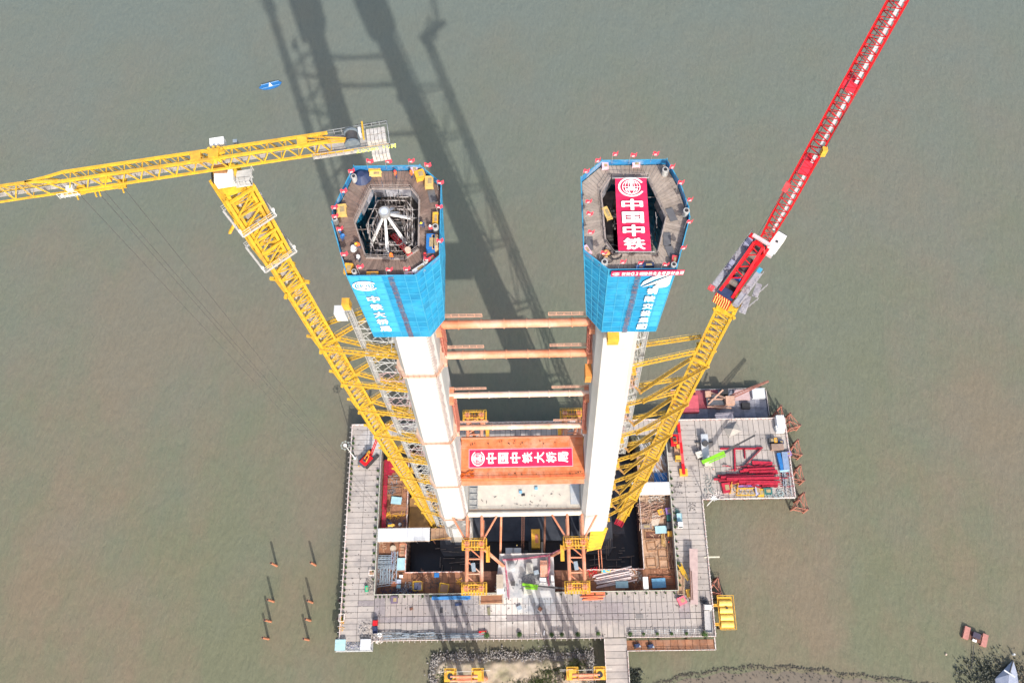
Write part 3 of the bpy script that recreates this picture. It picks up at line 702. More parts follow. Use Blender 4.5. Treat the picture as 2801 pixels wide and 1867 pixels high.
# the jib proper: rectangular root girder then triangular outer girder, bay by bay
k = 0; s = 14.0; BAY = 2.15
while s > -62:
    e = s-BAY; mb = MB()
    if s > -18.2:
        for n_, z_, w_ in ((-HW, ZB, .22), (HW, ZB, .22), (-TW, ZT, .26), (TW, ZT, .26)): mb.beam(JP(s, n_, z_), JP(e, n_, z_), w_*1.2, w_*1.2)
        m_ = (s+e)/2
        for sg in (-1, 1):
            mb.beam(JP(s, sg*HW, ZB), JP(m_, sg*TW, ZT), .13, .13); mb.beam(JP(m_, sg*TW, ZT), JP(e, sg*HW, ZB), .13, .13)
        mb.beam(JP(m_, -TW, ZT), JP(e, TW, ZT), .09, .09); mb.beam(JP(m_, -TW, ZT), JP(m_, TW, ZT), .09, .09); mb.beam(JP(s, -TW, ZT), JP(m_, TW, ZT), .09, .09)
        mb.beam(JP(s, -HW, ZB), JP(s, HW, ZB), .1, .1)
    elif s > -21.5:
        f0, f1 = min(1, max(0, (-18.2-s)/3.6)), min(1, (-18.2-e)/3.6)
        for n_ in (-1, 1):
            mb.beam(JP(s, n_*HW, ZB), JP(e, n_*HW, ZB), .22, .22); mb.beam(JP(s, n_*TW*(1-f0), ZT), JP(e, n_*TW*(1-f1), ZT), .26, .26)
            mb.beam(JP(s, n_*HW, ZB), JP(e, n_*TW*(1-f1), ZT), .13, .13)
    else:
        mb.beam(JP(s, 0, ZT), JP(e, 0, ZT), .26, .26)
        for n_ in (-1, 1):
            mb.beam(JP(s, n_*HW, ZB), JP(e, n_*HW, ZB), .2, .2); m_ = (s+e)/2
            mb.beam(JP(s, n_*HW, ZB), JP(m_, 0, ZT), .12, .12); mb.beam(JP(m_, 0, ZT), JP(e, n_*HW, ZB), .12, .12)
        mb.beam(JP(s, -HW, ZB), JP(e, HW, ZB), .08, .08); mb.beam(JP(s, -HW, ZB), JP(s, HW, ZB), .1, .1)
    mb.build('jib_bay', YEL, tl); s = e
mb = MB()
for i in range(-28, 6): mb.box(JP(i*1.05, .1, ZB+.12), (1.0, .55, .04), math.atan2(JD.y, JD.x))
for n_ in (-.25, .45, .2): mb.beam(JP(-28, n_, ZB+.9), JP(12, n_, ZB+.9), .05, .05)
mb.build('jib_walkway', mat('jib walkway', (.45, .43, .40), (.30, .27, .24), 1.5, .6), tl)
for s_ in (-2.2, 10.6, -13.6):
    mb = MB()
    mb.box(JP(s_, .1, ZT-.25 if s_ != -13.6 else ZB+.6), (1.2, 1.2, .9 if s_ != -13.6 else .7), math.atan2(JD.y, JD.x)); mb.build('winch_drum', YEL2, tl)
mb = MB()
for ang in range(0, 180, 30): mb.beam(JP(-1.3*math.cos(R(ang)), -1.0*math.sin(R(ang)), ZT-.6), JP(1.3*math.cos(R(ang)), 1.0*math.sin(R(ang)), ZT+.2), .3, .3)
mb.box(JP(0, 0, ZT+.2), (1.2, 1.2, .3)); mb.build('jib_head_node', YEL, tl)
# cabs
def abox(c, d, a, m_, nm, t): return MB().box(c, d, a).build(nm, m_, t)
JA = math.atan2(JD.y, JD.x)
c = U(632, 484, 240.2); o = abox((c.x-.6, c.y-.4, 240.4), (2.3, 1.5, 1.5), JA, WHITE, 'operator_cab', tl)
MB().box((c.x-1.95, c.y-.6, 241), (.06, 1.4, .9), JA).build('cab_window', GLASS, o)
mb = MB(); mb.box((c.x+1.7, c.y-.3, 240.3), (2.0, 2.4, .1), JA); rail(mb, (c.x+.7, c.y-1.5), (c.x+2.8, c.y-1.3), 240.3, 1.1, .7, .05); rail(mb, (c.x+2.8, c.y-1.3), (c.x+2.8, c.y+.8), 240.3, 1.1, .7, .05); mb.build('cab_landing', mat('grating grey', (.5, .5, .49)), tl)
c = U(598, 396, 243); abox((c.x, c.y, 243.2), (1.7, 1.1, 1.1), JA, WHITE, 'switch_cabinet', tl)
c = U(647, 394, 243); abox((c.x, c.y, 243.2), (.5, .5, .9), JA, GREYB, 'control_box', tl)
# counter jib deck, winch, ballast
mb = MB()
for n_ in (-1.25, 1.45):
    mb.beam(JP(11.5, n_, ZB), JP(21.6, n_*1.0, ZB), .22, .3)
for i in range(12): mb.box(JP(12+.82*i, .1, ZB), (.74, 2.6, .08), JA)
mb.build('counter_jib_deck', mat('counter deck grating', (.42, .41, .40), (.30, .29, .28), 2, .6), tl)
mb = MB(); rail(mb, JP(11.5, -1.5, 0)[:2], JP(22, -1.5, 0)[:2], ZB, 1.1, .9, .05); rail(mb, JP(11.5, 1.6, 0)[:2], JP(22, 1.8, 0)[:2], ZB, 1.1, .9, .05); rail(mb, JP(22, -1.5, 0)[:2], JP(22, 1.8, 0)[:2], ZB, 1.1, .9, .05); mb.build('counter_jib_rail', GREY, tl)
mb = MB()
for n_ in (-.6, 0, .6): mb.beam(JP(11, n_, ZT), JP(17, n_*.3, ZB+.8), .16, .16)
mb.beam(JP(12, -1.0, ZB+.3), JP(22, -1.15, ZB+.3), .12, .3); mb.build('stay_bars', YEL2, tl)
mb = MB(); mb.tube(JP(17, -.5, ZB+.8), JP(17, .9, ZB+.8), .72, 18); mb.build('hoist_drum', STEELD, tl)
mb = MB(); mb.tube(JP(17, -.75, ZB+.8), JP(17, -.5, ZB+.8), .95, 20); mb.tube(JP(17, .9, ZB+.8), JP(17, 1.1, ZB+.8), .95, 20); mb.box(JP(17, .2, ZB+.15), (1.8, 2.4, .25), JA); mb.build('drum_flange', mat('dark blue grey', (.11, .14, .17), (.16, .19, .22), 2, .5), tl)
mb = MB(); mb.box(JP(18.2, 1.0, ZB+.7), (.35, .8, 1.1), JA); mb.build('drive_motor', ROOF, tl)
mb = MB(); mb.beam(JP(18.7, -.7, ZB+1.5), JP(18.7, 1.9, ZB+1.5), .2, .2); mb.build('gantry_bar', YEL, tl)
for i in range(5):
    for j, (n0, n1) in enumerate(((-.95, .0), (.05, .95))):
        abox(JP(19.3+.52*i, (n0+n1)/2, ZB+.5), (.42, n1-n0-.06, 1.4), JA, mat('ballast off white', (.50, .49, .47), (.36, .33, .31), 2, .8), 'ballast_block', tl)
    abox(JP(19.6+.48*i, -1.75, ZB-.6), (.38, .9, 1.4), JA, mat('ballast off white', (.50, .49, .47), (.36, .33, .31), 2, .8), 'ballast_block', tl)
mb = MB(); text_mesh(mb, 'ZOOMLION', JP(17.6, -1.33, ZB+.2), JD, (0, .55, .84), .55, .5, .02, JD*.62)
mb.build('name_plate', mat('lime print', (.75, .85, .12), None, 1, .6), tl)
mb = MB().box(JP(19.8, -1.22, ZB+.2), (5.0, .06, .6), JA); mb.build('name_board', GREY, tl)
mb = MB(); text_mesh(mb, 'ZOOMLION', JP(17.9, 1.86, ZB+.9), JD, JN, .42, .5, .02, JD*.5); mb.build('name_plate', STEELD, tl)
# trolley and ropes
mb = MB()
for s_ in (-12, -17): mb.box(JP(s_, -.1, ZB-.3), (1.0, 2.2, .3), JA)
mb.beam(JP(-11.5, -1.1, ZB-.2), JP(-19, -1.1, ZB-.2), .2, .2)
for s_ in (-12, -14.8, -15.3, -17.5): mb.beam(JP(s_, -1.2, ZB-.3), JP(s_+.2, -1.9, ZB-.3), .16, .16)
mb.build('trolley', YEL, tl)
mb = MB(); mb.box(JP(-18.2, -1.0, ZB-.2), (2.4, .7, .1), JA); rail(mb, JP(-19.4, -1.5, 0)[:2], JP(-17, -1.5, 0)[:2], ZB-.2, 1, .6, .04); mb.box(JP(-18, -.6, ZB+.3), (.8, .6, .7), JA); mb.build('trolley_basket', mat('basket white', (.65, .68, .68)), tl)
mb = MB()
for s_ in (-12.2, -14.6, -15.4, -17.6): mb.tube(JP(s_, -.6, ZB-.3), JP(-14.8+(s_+14.8)*.35, -.6, 14), .035, 4)
mb.build('hoist_rope', STEELD, tl)
mb = MB(); mb.box(JP(-14.8, -.6, 13.2), (2.4, .6, 1.4), JA); mb.tube(JP(-14.8, -.6, 12.6), JP(-14.8, -.6, 11), .25, 8); mb.build('hook_block', YEL2, tl)

# right crane ----------------------------------------------------------
RX, RY = 34.3, 60.7
tr = thing('luffing_crane', 'red luffing crane on a yellow lattice mast tied to the right tower leg', 'luffing crane', (RX, RY, -6))
RROT = R(-28)
mast(tr, RX, RY, RROT, -6, 197, 2.85, 5.5, first_red=True, ch=.46)
zk = [172.5, 148.5, 124, 99.5, 74, 45.5, 20]
for i, z in enumerate(zk):
    cs = collar(tr, RX, RY, RROT, z, 2.85, .4); left = min(cs, key=lambda c: c[0]); front = min(cs, key=lambda c: c[1]); back = max(cs, key=lambda c: c[1])
    xr = 2*X0-cL(z)+hf(z)*1.3
    tie(tr, (xr-.4, 57.0, z+4), (left[0], left[1]-.2, z+4)); tie(tr, (xr-.4, 61.0, z+4), (back[0], back[1], z+4))
    if i < 6:
        zn = zk[i+1]; xn = 2*X0-cL(zn)+hf(zn)*1.3+3.5
        tie(tr, (left[0], left[1], z), (xn, 59.8, zn+4.6)); tie(tr, (front[0], front[1], z), (xn+.6, 57.6, zn+4.6))
        MB().beam((xn-3.6, 61.5, zn+11), (xn+.4, 59.4, zn+5), .6, .12).build('tie_ladder', mat('brown ladder', (.40, .24, .08), (.2, .1, .04), 4, .7), tr)
    mb = MB(); mb.box((xr+.4, 56.2, z+3.6), (1.4, 1.4, .2)); rail(mb, (xr-.3, 55.5), (xr+1.1, 55.5), z+3.7, 1.1, .7, .05)
    mb.build('anchor_landing', YEL2, tr)
collar(tr, RX, RY, RROT, 196, 2.6, .5)
# machine deck: oriented along its jib
A0 = U(1985, 805, 202); A1 = U(2105, 640, 203); HD = (A1-A0); HD.z = 0; HD.normalize(); HN = Vector((-HD.y, HD.x, 0)); HA = math.atan2(HD.y, HD.x)
O = Vector((A0.x, A0.y, 0)); LEN = (Vector((A1.x, A1.y, 0))-O).length
def M(s, n, z): v = O+HD*s+HN*n; return (v.x, v.y, z)
mb = MB(); mb.tube((RX, RY, 197), (RX, RY, 199.2), 1.7, 20, 2.2); mb.build('slewing_ring', YEL, tr)
for n_ in (-1.15, 1.15): MB().beam(M(.3, n_, 201), M(LEN*.92, n_, 201), .5, 1.3).build('deck_girder', RED, tr)
mb = MB(); mb.box(M(LEN*.5, 0, 200.7), (LEN, 1.9, .2), HA); mb.build('machine_deck', STEELD, tr)
# rear ballast with hazard stripes
mb = MB(); mb.box(M(.6, 0, 200.4), (1.6, 2.9, 2.2), HA); bb = mb.build('ballast_box', NAVY, tr)
mb = MB(); mb.box(M(-.45, 0, 200.0), (.5, 2.9, 2.6), HA); hz = mb.build('hazard_board', RED, tr)
mb = MB()
for k_ in range(7): mb.box(M(-.73, -1.2+k_*.4, 200.0), (.05, .16, 2.5), HA)
for k_ in range(6): mb.box(M(-.5, -1.1+k_*.44, 201.33), (.5, .15, .04), HA+.5)
mb.build('hazard_stripe', mat('stripe yellow', (.85, .68, .2)), hz)
mb = MB()  # A-frame
tp = M(LEN*.62, 0, 208)
for sg in (-1, 1):
    t_ = M(LEN*.60, sg*.8, 207.2); mb.beam(M(1.2, sg*1.1, 201.6), t_, .42, .42); mb.beam(M(LEN*.78, sg*1.0, 201.6), t_, .38, .38)
mb.beam(M(LEN*.60, -.9, 207.2), M(LEN*.60, .9, 207.2), .4, .4)
for f_ in (.2, .45, .7):
    p_ = Vector(M(1.2, 1.1, 201.6)).lerp(Vector(M(LEN*.6, .8, 207.2)), f_); q_ = Vector(M(1.2, -1.1, 201.6)).lerp(Vector(M(LEN*.6, -.8, 207.2)), f_+.15); mb.beam(p_, q_, .16, .16); p2 = Vector(M(1.2, 1.1, 201.6)).lerp(Vector(M(LEN*.6, .8, 207.2)), f_+.2); mb.beam(q_, p2, .14, .14)
mb.build('a_frame', RED, tr)
for s_, r_ in ((2.6, .55), (4.6, .6), (LEN*.66, .65)):
    mb = MB(); mb.tube(M(s_, -.75, 202), M(s_, .75, 202), r_, 16); o = mb.build('winch_drum', mat('rope drum', (.10, .10, .11), (.2, .16, .12), 4, .6), tr)
    mb = MB(); mb.tube(M(s_, -.95, 202), M(s_, -.75, 202), r_+.2, 16); mb.tube(M(s_, .75, 202), M(s_, .95, 202), r_+.2, 16); mb.build('drum_flange', RED, o)
mb = MB(); mb.box(M(LEN*.63, .0, 208.1), (.55, 3.2, .35), HA); mb.build('head_bar', mat('pale pink paint', (.66, .50, .52)), tr)
mb = MB()
for sg, l0, l1 in ((1, -.2, LEN*.98), (-1, -.2, LEN*.55)):
    mb.box(M((l0+l1)/2, sg*2.2, 200.9), (l1-l0, 1.2, .08), HA)
    rail(mb, M(l0, sg*2.8, 0)[:2], M(l1, sg*2.8, 0)[:2], 201, 1.1, .9, .05)
mb.box(M(1.2, -3.4, 200.4), (3.4, 1.1, .08), HA+.25); rail(mb, M(-.4, -3.8, 0)[:2], M(2.9, -4.6, 0)[:2], 200.5, 1.1, .8, .05)
mb.box(M(4.6, -3.6, 200.4), (2.6, 1.0, .08), HA+.25); rail(mb, M(3.2, -4.0, 0)[:2], M(6.0, -4.5, 0)[:2], 200.5, 1.1, .8, .05)
mb.build('side_walkway', mat('walkway white', (.36, .35, .38), (.26, .25, .28), 2, .5), tr)
for s_, n_, d_, m_ in ((2.0, 2.3, (3.2, .9, .9), mat('cabinet grey', (.24, .24, .28), (.34, .34, .37), 2, .5)), (.8, -2.2, (2.6, .9, .9), mat('cabinet grey', (.36, .36, .40), (.28, .28, .32), 2, .5)), (5.4, 2.3, (1.6, .8, 1.0), mat('violet grey', (.33, .33, .45))), (LEN*.8, 2.2, (1.5, .9, 1.1), mat('violet grey', (.33, .33, .45))), (LEN*.9, 2.3, (1.0, .8, .9), RED), (5.4, -2.1, (3.6, .7, .8), mat('cabinet grey', (.36, .36, .40), (.28, .28, .32), 2, .5)), (7.2, -2.1, (1.0, .65, .9), mat('cyan cover', (.05, .35, .60))), (3.6, .0, (1.2, 1.0, 1.1), BLUE), (-.1, 2.6, (.7, .9, .8), PINK)):
    abox(M(s_, n_, 201.4), d_, HA, m_, 'machine_cabinet', tr)
c = U(2124, 664, 202); cb = MB().box((c.x, c.y, 202.0), (3.0, 1.65, 2.0), HA).build('operator_cab', WHITE, tr)
MB().box((c.x+HD.x*1.55, c.y+HD.y*1.55, 202.1), (.28, 1.6, 1.6), HA).build('cab_window', GLASS, cb)
MB().box((c.x-HD.x*.4, c.y-HD.y*.4, 203.03), (.45, .45, .08), HA).build('roof_hatch', STEELD, cb)
MB().box((c.x-HD.x*2.0, c.y-HD.y*2.0, 201.2), (.9, 1.3, .8), HA).build('cab_step', ROOF, cb)
# luffing jib: four chords, bays
J0 = Vector(M(LEN*.88, 0, 202.2)); J1 = U(2460, -6, 246.5)
jd = (J1-J0).normalized(); js = jd.cross(Vector((0, 0, 1))).normalized(); ju = js.cross(jd).normalized()
if ju.z < 0: ju = -ju
JL = (J1-J0).length; NB = 34
for i in range(NB+6):
    s0, s1 = JL*i/NB, JL*(i+1)/NB; mb = MB(); wj = 1.08*min(1, .75+.25*i/6); hj = .85*min(1, .5+.5*i/5)
    def C(s, a, b): return J0+jd*s+js*a*wj+ju*b*hj
    for a, b in ((-1, -1), (1, -1), (1, 1), (-1, 1)): mb.beam(C(s0, a, b), C(s1, a, b), .21, .21)
    m_ = (s0+s1)/2
    for b in (-1, 1): mb.beam(C(s0, -1, b), C(m_, 1, b), .09, .09); mb.beam(C(m_, 1, b), C(s1, -1, b), .09, .09)
    for a in (-1, 1): mb.beam(C(s0, a, -1), C(m_, a, 1), .07, .07); mb.beam(C(m_, a, 1), C(s1, a, -1), .07, .07); mb.beam(C(s0, a, -1), C(s0, a, 1), .1, .1)
    mb.build('jib_bay', RED, tr)
    if i > 2: MB().beam(C(s0, .5, .8), C(s1-.04, .5, .8), .5, .06, up=ju).build('jib_footboard', ROOF, tr)
mb = MB()
for f_, l_ in ((.36, .055), (.70, .03)):
    mb.beam(J0+jd*JL*f_, J0+jd*JL*(f_+l_), 1.9, 1.75, up=ju)
mb.build('jib_plate', mat('faded jib red', (.64, .03, .06)), tr)
mb = MB(); p_ = J0+jd*JL*.27; mb.beam(p_-js*1.0+ju*1.0, p_-js*1.0+ju*1.0+jd*1.8, .8, .6); mb.build('sheave_block', PINK, tr)
mb = MB(); mb.tube(Vector(M(LEN*.6, .9, 207.4)), p_-js*1.0+ju*1.1, .06, 5); mb.tube(Vector(M(LEN*.6, -.9, 207.4)), p_-js*.6+ju*1.1, .06, 5); mb.tube(p_-js*.7+ju*1.1, J1-js*.2+ju, .06, 5); mb.build('luffing_rope', STEELD, tr)
p_ = U(2253, 415, 224); mb = MB(); mb.box(p_, (.7, .7, 1.6)); mb.build('hook_block', YEL2, tr)
mb = MB(); mb.tube(p_, J1+js*1.0, .05, 5); mb.build('hoist_rope', STEELD, tr)

# ================================================================== STRUTS AND CROSSBEAMS
def tube_strut(z, y, r, label, m_=ORG):
    xa, xb = cL(z)+hf(z)*1.38, 2*X0-cL(z)-hf(z)*1.38
    t = thing('cross_strut', label, 'strut', (X0, y, z-r))
    n = 7
    for i in range(n):
        a, b = xa+(xb-xa)*i/n, xa+(xb-xa)*(i+1)/n
        MB().tube((a+.02, y, z), (b-.02, y, z), r, 20).build('tube_segment', m_, t, smooth=False)
        if i: MB().tube((a-.12, y, z), (a+.12, y, z), r+.14, 20).build('flange', m_, t)
    for sg, a in ((1, xa), (-1, xb)):
        MB().ab(min(a, a+sg*1.0), max(a, a+sg*1.0), y-1.7, y+1.7, z-1.6, z+.5).build('end_box', ORG, t)
        mb = MB(); b = a+sg*8; mb.ab(min(a, b), max(a, b), y+r+.5, y+r+.7, z+.1, z+.14); rail(mb, (a, y+r+.6), (b, y+r+.6), z+.1, 1.2, 1.3, .07); mb.build('footway', mat('pale orange rail', (.62, .35, .25)), t)
    return t
tube_strut(194, 59.0, .75, 'topmost orange tube strut between the tower legs, just below the blue nets')
tube_strut(179.5, 59.0, .78, 'second orange tube strut from the top between the tower legs')
ORGP = mat('pale pink strut paint', (.66, .38, .27), (.70, .52, .43), .35, .6, stain=(.62, .22, .10), stain_amt=.5)
tube_strut(155, 59.3, .66, 'third tube strut from the top, pale orange with white patches', ORGP)
tube_strut(130, 59.5, .66, 'lowest pale tube strut between the legs, just above the orange box deck', ORGP)
# access frames down inner faces
for side in (-1, 1):
    t = thing('inner_access_frame', 'rusty red access frame on the inner face of the %s leg between the struts' % ('left' if side < 0 else 'right'), 'scaffold', ((cL(165)+4.4) if side < 0 else 2*X0-cL(165)-4.4, 60, 124))
    for z0_, z1_ in ((183, 195), (133, 154)):
        mb = MB()
        for z in np.arange(z0_, z1_, 1.6):
            x_ = (cL(z)+hf(z)*1.4+.8) if side < 0 else (2*X0-cL(z)-hf(z)*1.4-.8)
            mb.box((x_, 58.8, z), (.8, 2.4, .06)); 
            for yy in (57.3, 60.3): mb.beam((x_+.4, yy, z), (x_+.4, yy, z+1.6), .08, .08)
            mb.beam((x_, 57.3, z), (x_, 60.3, z+1.6), .2, .06)
        mb.build('stair_flight', mat('red oxide frame', (.34, .09, .06), (.42, .17, .12), 2, .7), t)
# orange box deck (upper crossbeam formwork)
zt = 100.0; xa, xb, ya, yb = -19.0, 14.7, 53.9, 65.8
bt = thing('crossbeam_deck', 'orange steel box deck between the legs carrying the long crimson banner', 'steel deck', (X0, 59.5, zt-6))
MB().ab(xa, xb, ya, yb, zt-5.5, zt-.3).build('box_body', mat('orange box side', (.60, .17, .06), (.66, .24, .10), .6, .6), bt)
nx, ny = 9, 4
for i in range(nx):
    for j in range(ny):
        a, b = xa+(xb-xa)*i/nx, xa+(xb-xa)*(i+1)/nx; c_, d_ = ya+(yb-ya)*j/ny, ya+(yb-ya)*(j+1)/ny
        MB().ab(a+.025, b-.025, c_+.025, d_-.025, zt-.3, zt+random.uniform(-.01, .02)).build('deck_plate', ORG2, bt)
mb = MB(); rail(mb, (xa, ya+.3), (xb, ya+.3), zt, 1.1, 1.5, .07); rail(mb, (xa, ya-.5), (xb, ya-.5), zt, 1.1, 1.5, .06); mb.build('deck_rail', mat('red orange rail', (.55, .10, .04)), bt)
mb = MB(); mb.ab(xa-.1, xb+.1, yb-.8, yb-.4, zt, zt+.35); mb.build('edge_beam', ORG, bt)
mb = MB(); mb.ab(xa, xb, ya-1.1, ya-.05, zt-3.4, zt-2.8); mb.build('lower_ledge', ORG, bt)
mb = MB()
for i in range(26): 
    x = random.uniform(xa+.8, xb-.8); y = random.choice((ya+1.2, yb-2.3, yb-1.8))+random.uniform(-.3, .3); mb.box((x, y, zt+.12), (random.uniform(.1, .35), random.uniform(.15, .4), .25))
mb.build('lifting_lug', RUSTD, bt)
mb = MB(); 
for k_ in range(14): mb.box((xa+1.6+random.uniform(-1.3, 1.6), ya+1.0+random.uniform(-.8, 1.6), zt+.25), (random.uniform(.4, 1.2), random.uniform(.1, .3), random.uniform(.2, .6)), random.uniform(-.5, .5))
mb.build('winch_gear', mat('bright orange steel', (.64, .13, .01)), bt)
p0, p1 = U(1284, 1230, zt), U(1566, 1273, zt)
bn = thing('long_banner', 'long crimson banner with white characters lying on the orange deck', 'banner', ((p0.x+p1.x)/2, (p0.y+p1.y)/2, zt+.05))
x0_, x1_ = p0.x, p1.x; y1_, y0_ = p0.y, p1.y; nseg = 24; mb = MB(); V = []; 
for i in range(nseg+1):
    for j in range(5): V.append((x0_+(x1_-x0_)*i/nseg, y0_+(y1_-y0_)*j/4, zt+.07+.02*math.sin(i*1.7+j)))
mb.add(V, [(i*5+j, (i+1)*5+j, (i+1)*5+j+1, i*5+j+1) for i in range(nseg) for j in range(4)]); mb.build('cloth', CRIM, bn)
hgt = y1_-y0_; mb = MB()
for a, b, c_, d_ in ((x0_-.15, x1_+.15, y0_-.18, y0_), (x0_-.15, x1_+.15, y1_, y1_+.18), (x0_-.15, x0_, y0_, y1_), (x1_, x1_+.15, y0_, y1_)): mb.ab(a, b, c_, d_, zt+.06, zt+.10)
mb.build('cloth_hem', mat('pale pink hem', (.72, .42, .5)), bn)
mb = MB(); ym = (y0_+y1_)/2; wl = x1_-x0_
logo(mb, (x0_+wl*.085, ym, zt+.10), (0, 1, 0), (-1, 0, 0), hgt*.40)
text_mesh(mb, '中国中铁大桥局', (x0_+wl*.215, ym, zt+.10), (0, 1, 0), (-1, 0, 0), hgt*.62, wl*.100, .018, (wl*.1165, 0, 0))
mb.build('banner_print', WPRT, bn)
# concrete lower crossbeam
zc = 47.0; xa2, xb2 = -20.4, 16.0; yc0, yc1 = 55.6, 66.5
t = thing('lower_crossbeam', 'pale stained concrete crossbeam with a white front pipe, below the orange deck', 'crossbeam', (X0, 61, zc-8))
MB().ab(xa2-.6, xb2+.6, yc0, yc1, zc-7, zc).build('beam_body', CONCB, t)
MB().tube((xa2-.4, yc0-1.2, zc+.3), (xb2+.5, yc0-1.2, zc+.3), .95, 24).build('front_pipe', mat('white pipe', (.62, .57, .50), (.56, .48, .40), .4, .6), t, smooth=False)
mb = MB(); mb.ab(xa2-.2, xa2+2.7, yc0+.3, yc1-1, zc, zc+.25)
for y in (57, 59, 61, 63): mb.ab(xa2, xa2+2.6, y, y+.2, zc+.25, zc+.6)
for x in (xa2, xa2+2.6): mb.ab(x-.1, x+.1, yc0+.5, yc1-1, zc+.25, zc+.65)
mb.build('side_formwork', mat('grey formwork', (.36, .36, .35), (.22, .23, .24), 1, .7), t)
MB().ab(xb2-2.9, xb2+.1, yc0+1.6, yc1-1, zc, zc+.3).build('cover_plate', mat('blue grey plate', (.33, .38, .44), (.45, .45, .45), .5, .6), t)
c = U(1431, 1352, zc); MB().box((c.x, c.y, zc+.04), (1.2, .9, .1)).build('access_hatch', BLACK, t)
mb = MB()
for k_ in range(22): mb.box((random.uniform(xa2+4, xb2-4), random.uniform(yc0+.5, yc1-5), zc+.1), (random.uniform(.1, 1.0), random.uniform(.08, .25), .15), random.uniform(0, 3))
mb.build('timber_scraps', mat('scrap timber', (.16, .14, .13)), t)
for x, y in ((-3.4, 61.5), (1.8, 62.6)):
    MB().box((x, y, zc+.3), (1.0, .9, .5)).build('tool_box', mat('light blue box', (.2, .42, .6)), t)
mb = MB(); rail(mb, (xa2, yc0+.2), (xb2, yc0+.2), zc, 1.1, 2, .06); mb.build('edge_rail', mat('tan rail', (.45, .30, .2)), t)
# rods below the beam (hanging chains / posts seen through the gap)
for px, m_, lab in ((1374, ORG, 'single orange post under the crossbeam, left of the ladders'), (1434, RUSTD, 'thin brown latticed ladder under the middle of the crossbeam'), (1494, RUSTD, 'thin brown post under the crossbeam, right of the middle ladder')):
    a = U(px, 1560, -6); b = U(px-1, 1410, 30); mb = MB()
    if 'post' in lab: mb.tube(U(px-6, 1545, 0), U(px-3, 1408, 24), .42, 10)
    else:
        p, q = U(px-5, 1525, 0), U(px-3, 1408, 24)
        for dx in (-.45, .45): mb.beam(p+Vector((dx, 0, 0)), q+Vector((dx, 0, 0)), .12, .12)
        n = 26
        for i in range(n): u = p.lerp(q, i/n); v = p.lerp(q, (i+1)/n); mb.beam(u+Vector((-.45, 0, 0)), v+Vector((.45, 0, 0)), .08, .08); mb.beam(u+Vector((.45, 0, 0)), u+Vector((-.45, 0, 0)), .08, .08)
    single('support_post' if 'post' in lab else 'service_ladder', mb, m_, lab, 'post' if 'post' in lab else 'ladder')
